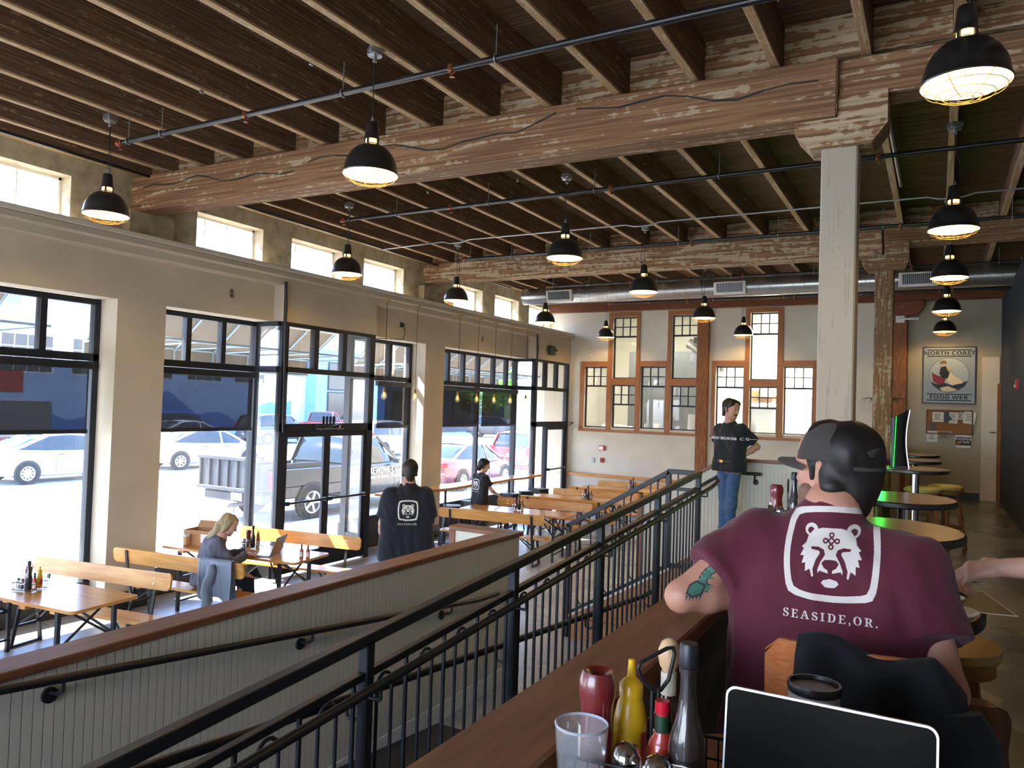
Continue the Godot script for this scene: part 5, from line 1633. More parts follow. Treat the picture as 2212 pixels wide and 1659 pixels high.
func metal_stool(at: Vector3, turn: float, label: String) -> void:
	var s = thing("metal_stool", label, "stool", at, turn, "black metal stools at the window bar")
	var h = 0.74
	var seat = obj("seat", board(0.31, 0.31, 0.03, 0.05, Basis(Vector3.RIGHT, -PI / 2)), M.black, s)
	seat.position.y = h
	for k in 4:
		var a = PI / 4 + TAU * k / 4.0
		var d = Vector3(cos(a), 0, sin(a))
		obj("leg", MB.new().bar(d * 0.17 + Vector3(0, h - 0.01, 0), d * 0.285, 0.045, 0.02), M.black, s)
		var b = a + TAU / 4.0
		var e = Vector3(cos(b), 0, sin(b))
		obj("rung", MB.new().bar(d * 0.245 + Vector3(0, 0.26, 0), e * 0.245 + Vector3(0, 0.26, 0), 0.012, 0.025), M.black, s)
		obj("apron", MB.new().bar(d * 0.18 + Vector3(0, h - 0.06, 0), e * 0.18 + Vector3(0, h - 0.06, 0), 0.01, 0.09), M.black, s)

func dining() -> void:
	var T = [[-7.24, 4.04, 5.0, "beer garden table nearest the bottom left corner with condiments"], [-7.22, 6.48, 7.0, "beer garden table where the blond woman works on her laptop"], [-6.33, 11.68, 7.0, "beer garden table nearest the half wall end, behind the first back row bench"], [-6.20, 14.05, 6.0, "middle beer garden table of the far rows"], [-6.15, 16.40, 6.0, "farthest beer garden table before the kitchen wall"]]
	for t in T:
		beer_table(V(t[0], 0, t[1]), -deg_to_rad(-t[2]), t[3])
	# benches: facing the camera (back on the far side) or away from it
	var B = [[-7.55, 3.10, 5.0, 0, "beer garden bench barely showing at the bottom left corner"],
		[-7.36, 4.58, 8.5, 1, "beer garden bench facing the camera at the nearest table"],
		[-7.25, 5.75, 7.0, 0, "beer garden bench with its back to the camera, quilted jacket over it"],
		[-7.27, 7.25, 10.0, 1, "beer garden bench behind the laptop, in front of the double doors"],
		[-6.40, 11.0, 8.5, 0, "beer garden bench with its back to the camera, nearest of the far rows"],
		[-6.33, 12.52, 8.0, 1, "beer garden bench touched by the waitress's hand"],
		[-6.22, 13.42, 5.0, 0, "beer garden bench with its back to the camera at the middle far table"],
		[-6.25, 14.72, 6.0, 1, "beer garden bench on the far side of the middle far table"],
		[-6.20, 15.70, 6.0, 0, "beer garden bench with its back to the camera at the farthest table"],
		[-6.18, 17.10, 8.0, 1, "beer garden bench against the chair rail of the kitchen wall"]]
	for b in B:
		beer_bench(V(b[0], 0, b[1]), deg_to_rad(b[2]) + (PI if b[3] == 1 else 0.0), b[4])
	# bar along the window
	var bar = thing("window_bar", "long live edge wooden bar along the far windows on black legs", "bar", V(-8.02, 0, 12.8))
	var poly = PackedVector2Array()
	rng.seed = 31
	for k in 28:
		poly.append(Vector2(-2.7 + 5.4 * k / 27.0, 0.22 + 0.02 * sin(k * 0.9) + rng.randf_range(-0.012, 0.012)))
	poly.append(Vector2(2.7, -0.2))
	poly.append(Vector2(-2.7, -0.2))
	obj("bar_top", MB.new().prism(poly, 0.045, Transform3D(Basis(Vector3(0, 0, -1), Vector3(1, 0, 0), Vector3(0, -1, 0)), Vector3(0, 1.02, 0))), M.table, bar)
	for z in [-2.3, -1.0, 0.2, 1.4, 2.5]:
		obj("leg", MB.new().tube([Vector3(0.08, 0.0, -z), Vector3(0.08, 1.0, -z)], 0.024, 10).lathe([Vector2(0.1, 0.0), Vector2(0.1, 0.012), Vector2(0, 0.012)], 14, Transform3D(Basis(), Vector3(0.08, 0, -z))), M.black, bar)
	var ms = [[-7.72, 10.25, "black metal stool left of the man with the bear shirt"], [-7.62, 11.55, "black metal stool just right of the man with the bear shirt"], [-7.70, 12.35, "black metal stool left of the waitress"], [-7.75, 14.0, "black metal stool right behind the waitress"], [-7.74, 14.6, "black metal stool second right of the waitress"], [-7.72, 15.25, "black metal stool nearest the corner door"]]
	for m in ms:
		metal_stool(V(m[0], 0, m[1]), 0.1 + m[1], m[2])
	# condiment sets
	caddy(V(-7.22, 0.77, 4.0), 0.3, "on the nearest beer garden table")
	caddy(V(-7.24, 0.77, 6.60), 0.5, "on the laptop table")
	caddy(V(-6.37, 0.77, 11.75), 0.2, "on the half wall table")
	caddy(V(-6.06, 0.77, 14.05), 0.1, "on the middle far table")
	caddy(V(-6.02, 0.77, 16.5), 0.1, "on the farthest beer garden table")
	caddy(V(-8.1, 1.043, 10.85), 0.1, "on the window bar")
	# on the laptop table
	bottle("hot_sauce", V(-6.34, 0.77, 6.52), 0.0, "small hot sauce bottle with dark cap, left one of the pair right of the laptop", 0.045)
	bottle("hot_sauce_red", V(-6.28, 0.77, 6.56), 0.0, "small hot sauce bottle with red cap, right one of the pair right of the laptop", 0.045)
	var lp = thing("laptop", "open silver laptop with a person's picture on its screen, on the blond woman's table", "laptop", V(-6.80, 0.77, 6.42), -1.15)
	obj("base", MB.new().box(Vector3(0, 0.009, 0), Vector3(0.32, 0.016, 0.22), Basis(), 0.004), M.steel, lp)
	obj("keyboard", MB.new().box(Vector3(0, 0.0175, -0.03), Vector3(0.27, 0.002, 0.10)), M.galv, lp)
	var lb = Basis(Vector3.RIGHT, -0.35)
	obj("lid", MB.new().box(Vector3(0, 0.018, -0.11) + lb * Vector3(0, 0.11, -0.004), Vector3(0.32, 0.22, 0.008), lb, 0.003), M.steel, lp)
	var sm = image_mat(portrait(), 0.3, false)
	sm.emission_enabled = true
	sm.emission_texture = sm.albedo_texture
	sm.emission_energy_multiplier = 0.12
	var sq = MB.new()
	var o = Vector3(0, 0.018, -0.11)
	sq.quad(o + lb * Vector3(-0.15, 0.01, 0.0015), o + lb * Vector3(0.15, 0.01, 0.0015), o + lb * Vector3(0.15, 0.21, 0.0015), o + lb * Vector3(-0.15, 0.21, 0.0015), lb * Vector3.BACK, Vector2(0, 1), Vector2(1, 1), Vector2(1, 0), Vector2(0, 0))
	obj("screen", sq, sm, lp)
	var cx = thing("cardboard_box", "open brown cardboard carton on the window end of the laptop table", "box", V(-7.86, 0.77, 6.42), 0.25)
	var cm = mat(Color("b98b5e"), 0.8)
	var bm = MB.new()
	for s in [-1.0, 1.0]:
		bm.box(Vector3(s * 0.20, 0.09, 0), Vector3(0.006, 0.18, 0.26)).box(Vector3(0, 0.09, s * 0.13), Vector3(0.40, 0.18, 0.006))
	obj("carton", bm, cm, cx)
	obj("flap", MB.new().box(Vector3(0, 0.215, -0.15), Vector3(0.40, 0.006, 0.10), Basis(Vector3.RIGHT, 0.9)), cm, cx)
	obj("label_patch", MB.new().box(Vector3(0.10, 0.09, 0.134), Vector3(0.12, 0.10, 0.001)), M.white, cx)
	var bg = thing("beer_glass", "pint glass of amber beer beside the cardboard carton", "glass", V(-7.92, 0.77, 6.20))
	obj("beer", MB.new().lathe([Vector2(0, 0.008), Vector2(0.028, 0.008), Vector2(0.036, 0.115), Vector2(0, 0.115)], 18), mat(Color("d98a1c"), 0.1), bg)
	obj("foam", MB.new().lathe([Vector2(0.036, 0.115), Vector2(0.037, 0.13), Vector2(0, 0.132)], 18), M.white, bg)
	obj("glass_wall", MB.new().lathe([Vector2(0, 0), Vector2(0.031, 0), Vector2(0.041, 0.148), Vector2(0.039, 0.148), Vector2(0.029, 0.006)], 18), M.glass, bg)

func portrait() -> Image:
	var im = Image.create(96, 64, false, Image.FORMAT_RGB8)
	im.fill(Color("aab4c6"))
	for y in 64:
		for x in 96:
			if Vector2(x - 50, (y - 26) * 0.85).length() < 10.0:
				im.set_pixel(x, y, Color("c88f76"))
			elif Vector2((x - 50) * 0.8, y - 62).length() < 28.0:
				im.set_pixel(x, y, Color("3a4658"))
			elif Vector2(x - 50, (y - 19)).length() < 10.5:
				im.set_pixel(x, y, Color("2a2422"))
	return im

# wire caddy with its bottles and shakers; the bottles stand in it and are things of their own
func caddy(at: Vector3, turn: float, where: String) -> void:
	var c = thing("condiment_caddy", "black wire condiment caddy " + where, "caddy", at, turn, "wire condiment caddies")
	var w = 0.11
	var d = 0.085
	var fr = MB.new()
	for y in [0.012, 0.075]:
		fr.tube([Vector3(-w, y, -d), Vector3(w, y, -d), Vector3(w, y, d), Vector3(-w, y, d)], 0.003, 5, false, true)
	for k in 9:
		var x = -w + 2.0 * w * k / 8.0
		fr.tube([Vector3(x, 0.075, -d), Vector3(x, 0.012, -d), Vector3(x, 0.012, d), Vector3(x, 0.075, d)], 0.0018, 4)
	obj("wire_basket", fr, M.wire, c)
	var hd = []
	for k in 13:
		var a = PI * k / 12.0
		hd.append(Vector3(0, 0.20 + sin(a) * 0.035, cos(a) * 0.03))
	var hp = [Vector3(0, 0.012, 0.0), Vector3(0, 0.17, 0.0)]
	obj("handle", MB.new().tube(hp, 0.003, 6).tube([Vector3(0, 0.17, 0), Vector3(0, 0.20, 0.03)] + hd + [Vector3(0, 0.17, 0)], 0.003, 6), M.wire, c)
	var q = Basis(Vector3.UP, turn)
	for k in [["ketchup", -0.055, -0.04, "dark red ketchup bottle", 0.06], ["mustard", 0.06, -0.045, "yellow mustard bottle", 0.05], ["sauce_dark", 0.03, 0.045, "dark steak sauce bottle with black cap", 0.056], ["hot_sauce", 0.085, 0.035, "thin hot sauce bottle", 0.04], ["shaker", -0.075, 0.05, "glass salt shaker with chrome top", 0.042], ["pepper", -0.03, 0.055, "glass pepper shaker with chrome top", 0.042]]:
		bottle(k[0], at + q * Vector3(k[1], 0.014, k[2]), turn, k[3] + " in the caddy " + where, k[4])

func bottle(kind: String, at: Vector3, turn: float, label: String, w: float) -> Node3D:
	var r = w * 0.5
	var nm: String = {"ketchup": "ketchup_bottle", "mustard": "mustard_bottle", "sauce_dark": "sauce_bottle", "hot_sauce": "hot_sauce_bottle", "hot_sauce_red": "hot_sauce_bottle", "shaker": "salt_shaker", "pepper": "pepper_shaker", "ball": "hot_sauce_bottle"}[kind]
	var t = thing(nm, label, "shaker" if "shaker" in nm else "bottle", at, turn)
	var seg = 20
	if not M.has("k_red"):
		M.k_red = mat(Color("6e0d12"), 0.15)
		M.k_red.clearcoat_enabled = true
		M.k_yellow = mat(Color("e3b21a"), 0.3)
		M.k_dark = mat(Color("1d0b08"), 0.06)
		M.k_dark.clearcoat_enabled = true
		M.k_amber = mat(Color("3a160c"), 0.06)
		M.k_hot = mat(Color("a52a12"), 0.08)
		M.k_hot.clearcoat_enabled = true
		M.k_label = mat(Color("ded6c2"), 0.5)
		M.k_green = mat(Color("143a26"), 0.5)
		M.k_salt = mat(Color("dcdad4"), 0.3)
		M.k_pepper = mat(Color("4b4038"), 0.4)
		M.k_cap_red = mat(Color("c3122f"), 0.3)
		M.k_ball = mat(Color("dcb68c"), 0.3)
		M.k_label_dark = mat(Color("17110f"), 0.4)
	if kind == "ketchup":
		# squeeze bottle standing on its cap, the dimpled foot on top
		obj("body", MB.new().lathe([Vector2(r * 0.85, 0.03), Vector2(r * 0.98, 0.05), Vector2(r, 0.09), Vector2(r * 0.88, 0.115), Vector2(r * 0.92, 0.135), Vector2(r * 1.06, 0.155), Vector2(r * 1.04, 0.175), Vector2(r * 0.85, 0.188), Vector2(r * 0.5, 0.184), Vector2(0, 0.166)], seg), M.k_red, t)
		obj("cap", MB.new().lathe([Vector2(0, 0), Vector2(r * 0.86, 0.0), Vector2(r * 0.86, 0.03), Vector2(0, 0.03)], seg), M.white, t)
		obj("label", MB.new().lathe([Vector2(r * 1.01, 0.055), Vector2(r * 1.02, 0.105)], seg, Transform3D(), 2.2, 4.4), M.k_label, t)
	elif kind == "mustard":
		obj("body", MB.new().lathe([Vector2(0, 0), Vector2(r * 0.9, 0.0), Vector2(r, 0.012), Vector2(r, 0.10), Vector2(r * 0.8, 0.125), Vector2(r * 0.62, 0.135), Vector2(0, 0.135)], seg), M.k_yellow, t)
		obj("cap", MB.new().lathe([Vector2(r * 0.72, 0.135), Vector2(r * 0.72, 0.155), Vector2(r * 0.5, 0.162), Vector2(r * 0.26, 0.168), Vector2(r * 0.2, 0.195), Vector2(0, 0.196)], seg), M.k_yellow, t)
		obj("label", MB.new().lathe([Vector2(r * 1.015, 0.03), Vector2(r * 1.015, 0.085)], seg, Transform3D(), -0.9, 0.5), M.k_cap_red, t)
	elif kind == "sauce_dark":
		obj("body", MB.new().lathe([Vector2(0, 0), Vector2(r * 0.95, 0.0), Vector2(r, 0.01), Vector2(r, 0.105), Vector2(r * 0.9, 0.125), Vector2(r * 0.58, 0.155), Vector2(r * 0.43, 0.185), Vector2(r * 0.42, 0.215), Vector2(r * 0.5, 0.216), Vector2(r * 0.5, 0.224), Vector2(0, 0.224)], seg), M.k_dark, t)
		obj("cap", MB.new().lathe([Vector2(r * 0.52, 0.225), Vector2(r * 0.54, 0.228), Vector2(r * 0.52, 0.256), Vector2(r * 0.46, 0.26), Vector2(0, 0.26)], seg), M.black, t)
		obj("label", MB.new().lathe([Vector2(r * 1.012, 0.015), Vector2(r * 1.012, 0.095)], seg, Transform3D(), 0.2, 2.9), M.k_label_dark, t)
	elif kind in ["hot_sauce", "hot_sauce_red", "ball"]:
		var h = 0.155 if kind != "ball" else 0.20
		obj("body", MB.new().lathe([Vector2(0, 0), Vector2(r * 0.95, 0.0), Vector2(r, 0.008), Vector2(r, h * 0.50), Vector2(r * 0.85, h * 0.60), Vector2(r * 0.45, h * 0.70), Vector2(r * 0.42, h * 0.88), Vector2(0, h * 0.88)], seg), M.k_hot if kind != "ball" else M.k_amber, t)
		if kind == "ball":
			obj("neck_band", MB.new().lathe([Vector2(r * 0.5, h * 0.72), Vector2(r * 0.5, h * 0.90), Vector2(0, h * 0.9)], seg), M.k_label, t)
			obj("ball_cap", MB.new().lathe([Vector2(r * 0.35, h * 0.9), Vector2(r * 0.6, h * 0.95), Vector2(r * 0.72, h * 1.02), Vector2(r * 0.7, h * 1.08), Vector2(r * 0.5, h * 1.14), Vector2(r * 0.2, h * 1.165), Vector2(0, h * 1.17)], seg), M.k_ball, t)
		else:
			obj("neck_label", MB.new().lathe([Vector2(r * 0.47, h * 0.68), Vector2(r * 0.46, h * 0.86)], seg), M.k_green, t)
			obj("cap", MB.new().lathe([Vector2(r * 0.5, h * 0.88), Vector2(r * 0.5, h * 1.0), Vector2(0, h)], 8), M.k_cap_red if kind == "hot_sauce_red" else M.black, t)
		obj("label", MB.new().lathe([Vector2(r * 1.015, h * 0.1), Vector2(r * 1.015, h * 0.45)], seg, Transform3D(), 0.3, 2.8), M.k_label, t)
	else:
		obj("contents", MB.new().lathe([Vector2(0, 0.004), Vector2(r * 0.75, 0.004), Vector2(r * 0.72, 0.04), Vector2(0, 0.042)], seg), M.k_salt if kind == "shaker" else M.k_pepper, t)
		obj("glass_body", MB.new().lathe([Vector2(0, 0), Vector2(r * 0.9, 0), Vector2(r * 0.95, 0.006), Vector2(r * 0.86, 0.055), Vector2(r * 0.8, 0.062)], seg), M.glass, t)
		obj("chrome_top", MB.new().lathe([Vector2(r * 0.86, 0.06), Vector2(r * 0.93, 0.064), Vector2(r * 0.9, 0.078), Vector2(r * 0.7, 0.092), Vector2(r * 0.3, 0.099), Vector2(0, 0.10)], seg), M.chrome, t)
	return t

# ---------------------------------------------------------------- nearest table and what is on it
func foreground() -> void:
	var th = 1.98
	round_table(1.15, -0.195, "oval bar table at the very front with laptop and condiments", 0.98)
	# condiments
	var c = thing("condiment_caddy", "black wire condiment caddy in the foreground with tall triangular handle", "caddy", V(-0.39, th, 1.18), 0.12, "wire condiment caddies")
	var fr = MB.new()
	var w = 0.115
	var d = 0.085
	for y in [0.012, 0.05, 0.085]:
		fr.tube([Vector3(-w, y, -d), Vector3(w, y, -d), Vector3(w, y, d), Vector3(-w, y, d)], 0.003 if y != 0.05 else 0.002, 6, false, true)
	for k in 13:
		var x = -w + 2.0 * w * k / 12.0
		fr.tube([Vector3(x, 0.085, -d), Vector3(x, 0.012, -d), Vector3(x, 0.012, d), Vector3(x, 0.085, d)], 0.0016, 5)
	for k in 8:
		for s in [-1.0, 1.0]:
			var x0 = -w + 2.0 * w * k / 8.0
			fr.tube([Vector3(x0, 0.012, s * d), Vector3(x0 + w / 8.0, 0.05, s * d), Vector3(x0 + w / 4.0, 0.012, s * d)], 0.0014, 4)
			var z0 = -d + 2.0 * d * k / 8.0
			fr.tube([Vector3(s * w, 0.012, z0), Vector3(s * w, 0.05, z0 + d / 8.0), Vector3(s * w, 0.085, z0 + d / 4.0)], 0.0014, 4)
	obj("wire_basket", fr, M.wire, c)
	var hb = Basis(Vector3.UP, 0.75)
	var tri = []
	for q in [Vector2(0.0, 0.175), Vector2(-0.022, 0.195), Vector2(-0.030, 0.212), Vector2(-0.026, 0.222), Vector2(0.022, 0.240), Vector2(0.033, 0.240), Vector2(0.036, 0.230), Vector2(0.026, 0.190), Vector2(0.012, 0.175)]:
		tri.append(Vector3(0.005, 0, 0.0) + hb * Vector3(q.x, q.y, 0))
	obj("handle", MB.new().tube(tri, 0.0033, 8, false, true).tube([Vector3(0.002, 0.012, 0), Vector3(0.002, 0.178, 0)], 0.003, 8).tube([Vector3(0.012, 0.012, 0), Vector3(0.012, 0.178, 0)], 0.003, 8), M.wire, c)
	var y0 = th + 0.014
	bottle("ketchup", V(-0.466, y0, 1.143), 0.0, "dark red squeeze ketchup bottle standing on its cap in the foreground caddy", 0.056)
	bottle("mustard", V(-0.432, y0, 1.205), 0.0, "yellow mustard bottle with cone cap in the foreground caddy", 0.054)
	bottle("ball", V(-0.378, y0 - 0.002, 1.232), 0.0, "hot sauce bottle with round wooden cap in the foreground caddy", 0.05)
	var wc = bottle("sauce_dark", V(-0.318, y0, 1.135), 0.0, "dark sauce bottle with black cap and HEINZ label in the foreground caddy", 0.054)
	bottle("hot_sauce_red", V(-0.366, y0, 1.165), 0.3, "red hot sauce bottle with red octagonal cap in the foreground caddy", 0.046)
	bottle("shaker", V(-0.405, y0, 1.118), 0.0, "salt shaker with chrome top in the foreground caddy, left of the pair", 0.05)
	bottle("pepper", V(-0.352, y0, 1.103), 0.0, "pepper shaker with chrome top in the foreground caddy, right of the pair", 0.05)
	# the label of the dark bottle
	var im = Image.create(512, 300, false, Image.FORMAT_RGB8)
	im.fill(Color("15100e"))
	fill_poly(im, PackedVector2Array([Vector2(60, 40), Vector2(256, 22), Vector2(452, 40), Vector2(452, 128), Vector2(256, 110), Vector2(60, 128)]), Color("d8d2c6"))
	fill_poly(im, PackedVector2Array([Vector2(70, 48), Vector2(256, 31), Vector2(442, 48), Vector2(442, 118), Vector2(256, 101), Vector2(70, 118)]), Color("15100e"))
	print_text(im, "HEINZ", Vector2(256, 70), 52.0, Color("f0ebe0"), "Droid Sans", 4.0)
	print_text(im, "Gourmet", Vector2(256, 165), 28.0, Color("d8cbb0"), "Droid Serif", 2.0)
	fill_poly(im, PackedVector2Array([Vector2(70, 196), Vector2(442, 196), Vector2(442, 236), Vector2(70, 236)]), Color("7d1a1c"))
	print_text(im, "MALT", Vector2(256, 216), 24.0, Color("e8dcc0"), "Droid Sans", 6.0)
	var lm = image_mat(im, 0.35, false)
	lm.uv1_scale = Vector3(1, 1.0 / 0.08, 1)
	lm.uv1_offset = Vector3(0, 0, 0)
	var lb = MB.new()
	# facing the camera: angles run so that the picture reads left to right
	var r = 0.0276
	for k in 24:
		var a = 0.25 + (2.75 - 0.25) * k / 24.0
		var b = 0.25 + (2.75 - 0.25) * (k + 1) / 24.0
		var n0 = Vector3(-cos(a), 0, sin(a))
		var n1 = Vector3(-cos(b), 0, sin(b))
		var u0 = k / 24.0
		var u1 = (k + 1) / 24.0
		lb.tri(n0 * r + Vector3(0, 0.018, 0), n1 * r + Vector3(0, 0.018, 0), n1 * r + Vector3(0, 0.096, 0), n0, n1, n1, Vector2(u0, 0.08), Vector2(u1, 0.08), Vector2(u1, 0))
		lb.tri(n0 * r + Vector3(0, 0.018, 0), n1 * r + Vector3(0, 0.096, 0), n0 * r + Vector3(0, 0.096, 0), n0, n1, n0, Vector2(u0, 0.08), Vector2(u1, 0), Vector2(u0, 0))
	var lo = obj("label", lb, lm, wc)
	lo.rotation.y = 0.12
	# clear tumbler
	var g = thing("tumbler", "empty clear plastic tumbler at the front left of the caddy", "glass", V(-0.462, th, 1.075))
	var cl = mat(Color(0.93, 0.94, 0.96, 0.10), 0.03)
	cl.transparency = BaseMaterial3D.TRANSPARENCY_ALPHA
	obj("wall", MB.new().lathe([Vector2(0.030, 0.0), Vector2(0.0405, 0.142)], 40).lathe([Vector2(0.0385, 0.142), Vector2(0.028, 0.005)], 40), cl, g)
	obj("rim", MB.new().lathe([Vector2(0.0405, 0.140), Vector2(0.0412, 0.1425), Vector2(0.0395, 0.1440), Vector2(0.0383, 0.1425), Vector2(0.0385, 0.140)], 40), mat(Color("b9bcc4"), 0.1), g)
	obj("foot", MB.new().lathe([Vector2(0, 0.0), Vector2(0.030, 0.0), Vector2(0.029, 0.006), Vector2(0, 0.006)], 32), cl, g)
	# tablet laptop
	var t = thing("laptop", "black glossy laptop screen with bright metal rim at the bottom right foreground", "laptop", V(-0.128, th, 1.13), 0.0)
	var lean = Basis(Vector3.RIGHT, -0.12)
	var lie = Transform3D(lean, Vector3(0, 0.112, -0.004))
	obj("lid", MB.new().prism(rounded(0.272, 0.218, 0.014, 6), 0.007, lie), mat(Color("c9ccd0"), 0.2, 0.9), t)
	var scr = mat(Color("050506"), 0.12)
	scr.roughness = 0.22
	scr.metallic_specular = 0.16
	obj("screen", MB.new().prism(rounded(0.266, 0.212, 0.012, 6), 0.0015, lie * Transform3D(Basis(), Vector3(0, 0, 0.0042))), scr, t)
	obj("base", MB.new().prism(rounded(0.272, 0.20, 0.014, 6), 0.012, Transform3D(Basis(Vector3.RIGHT, -PI / 2), Vector3(0, 0.008, 0.12))), M.steel, t)
	obj("keyboard", MB.new().box(Vector3(0, 0.0145, 0.09), Vector3(0.24, 0.002, 0.09)), M.black, t)
	# coffee tumbler behind it
	var cu = thing("coffee_cup", "round cup with dark lid behind the laptop screen", "cup", V(-0.185, th, 1.47))
	obj("body", MB.new().lathe([Vector2(0, 0), Vector2(0.036, 0), Vector2(0.044, 0.128)], 32), mat(Color("8f8a86"), 0.4), cu)
	obj("rim", MB.new().lathe([Vector2(0.044, 0.126), Vector2(0.046, 0.134), Vector2(0.045, 0.142), Vector2(0.041, 0.142), Vector2(0.040, 0.134)], 36), M.pipe, cu)
	obj("lid", MB.new().lathe([Vector2(0.041, 0.136), Vector2(0, 0.135)], 32), mat(Color("2a1a14"), 0.3), cu)
	# the man's chair and the jacket on it
	var ch = thing("bar_chair", "high chair with curved plywood back behind the burgundy shirt", "chair", V(-0.16, UP, 1.93))
	var bk = []
	for i in 9:
		var v = i / 8.0
		var row = PackedVector3Array()
		for j in 11:
			var u = j / 10.0 * 2.0 - 1.0
			row.append(Vector3(u * 0.158, 0.86 + 0.265 * v, 0.225 + 0.02 * v - 0.035 * (u * u)))
		bk.append(row)
	# rounded upper corners
	for j in 11:
		var u = absf(j / 10.0 * 2.0 - 1.0)
		if u > 0.75:
			bk[8][j].y -= 0.04 * pow((u - 0.75) / 0.25, 2.0)
	var bk2 = []
	for r2 in bk:
		var q = PackedVector3Array()
		for p in r2:
			q.append(p + Vector3(0, 0, -0.012))
		bk2.append(q)
	var em = MB.new().grid(bk, false, true).grid(bk2).grid([bk[8], bk2[8]], false, true)
	for e in [0, 10]:
		var a = []
		for i in 9:
			a.append(PackedVector3Array([bk[i][e], bk2[i][e]]))
		em.grid(a, false, e == 10)
	var ply = wood(41, [Color("a4592f"), Color("b96a3a"), Color("c47845")], 0.35, 1.5, 6.0)
	obj("backrest", em, ply, ch)
	var seat = obj("seat", board(0.40, 0.40, 0.02, 0.07, Basis(Vector3.RIGHT, -PI / 2)), ply, ch)
	seat.position.y = 0.68
	for sx in [-1.0, 1.0]:
		obj("back_upright", MB.new().tube([Vector3(sx * 0.11, 0.66, 0.18), Vector3(sx * 0.11, 0.90, 0.215), Vector3(sx * 0.11, 1.0, 0.222)], 0.011, 8), M.chrome, ch)
		for sz in [-1.0, 1.0]:
			obj("leg", MB.new().tube([Vector3(sx * 0.15, 0.67, sz * 0.15), Vector3(sx * 0.20, 0.0, sz * 0.21)], 0.011, 8), M.chrome, ch)
		obj("foot_rail", MB.new().tube([Vector3(sx * 0.184, 0.22, -0.19), Vector3(sx * 0.184, 0.22, 0.19)], 0.009, 8), M.chrome, ch)
	obj("foot_rail", MB.new().tube([Vector3(-0.184, 0.22, -0.19), Vector3(0.184, 0.22, -0.19)], 0.009, 8), M.chrome, ch)
	var jk = thing("jacket", "black fleece jacket draped over the plywood chair back", "jacket", V(-0.16, UP, 1.70))
	var jg = []
	for i in 44:
		var u = i / 43.0
		var x = lerpf(-0.085, 0.215, u)
		var row = PackedVector3Array()
		var top = 1.138 - 0.02 * u + 0.012 * sin(u * 9.0) - 0.05 * maxf(0.0, u - 0.82) / 0.18
		for j in 33:
			var s = (j - 16) / 16.0
			var dd = absf(s)
			var y: float = top + 0.006 - 0.02 * pow(minf(dd / 0.16, 1.0), 2.0)
			var z: float = s / 0.16 * 0.034
			if dd > 0.16:
				var e = dd - 0.16
				y -= e * (0.36 + 0.03 * sin(u * 5.0))
				z = signf(s) * (0.034 + 0.045 * e + (0.016 + 0.02 * e) * sin(u * 15.0 + s * 2.5) + 0.010 * sin(u * 34.0 + s * 5.0) * e)
			row.append(Vector3(x + 0.03 * dd * (u - 0.3), y, z + 0.0))
		jg.append(row)
	var fl = mat(Color("0e1015"), 0.95)
	fl.rim_enabled = true
	fl.rim = 0.3
	obj("fleece", MB.new().grid(jg), fl, jk)
	var slv = []
	for k in 10:
		slv.append(Vector3(0.21 + 0.012 * sin(k * 0.9), 1.06 - 0.045 * k, 0.05 + 0.006 * k))
	obj("sleeve", MB.new().tube(slv, [0.03, 0.05, 0.056, 0.054, 0.056, 0.05, 0.052, 0.047, 0.045, 0.042], 14), fl, jk)
	# food on the second table
	var ty = UP + 1.05
	plate(V(-0.005, ty, 2.44), 0.115, Vector3(1, 1, 0.82), "white oval plate with leftovers nearest on the man's table", "plate", "remains of dressing")
	plate(V(-0.01, ty, 2.78), 0.10, Vector3(1, 1, 0.9), "white bowl of fried food under the fork", "bowl", "fried food")
	plate(V(0.035, ty, 2.615), 0.045, Vector3.ONE, "small white sauce dish between plate and bowl", "dish", "sauce")
	var mn = thing("menu", "black menu sheet with white border hanging over the table edge", "menu", V(0, ty + 0.004, 2.70))
	var a = V(0.06, 0, -0.16)
	var b = V(0.205, 0, -0.13)
	var e = V(0.135, 0, 0.17)
	var f = V(0.0, 0, 0.12)
	var sm = MB.new()
	sm.prism(PackedVector2Array([Vector2(a.x, a.z), Vector2(b.x, b.z), Vector2(e.x, e.z), Vector2(f.x, f.z)]), 0.0015, Transform3D(Basis(Vector3(1, 0, 0), Vector3(0, 0, 1), Vector3(0, -1, 0)), Vector3.ZERO))
	obj("sheet", sm, M.white, mn)
	var ctr = (a + b + e + f) / 4.0
	var pn = PackedVector2Array()
	for q in [a, b, e, f]:
		var z: Vector3 = ctr + (q - ctr) * 0.94
		pn.append(Vector2(z.x, z.z))
	obj("printed_face", MB.new().prism(pn, 0.0006, Transform3D(Basis(Vector3(1, 0, 0), Vector3(0, 0, 1), Vector3(0, -1, 0)), Vector3(0, 0.001, 0))), mat(Color("16171a"), 0.5), mn)
	caddy(V(-0.615, 2.0525, 3.82), 0.1, "on the counter board")

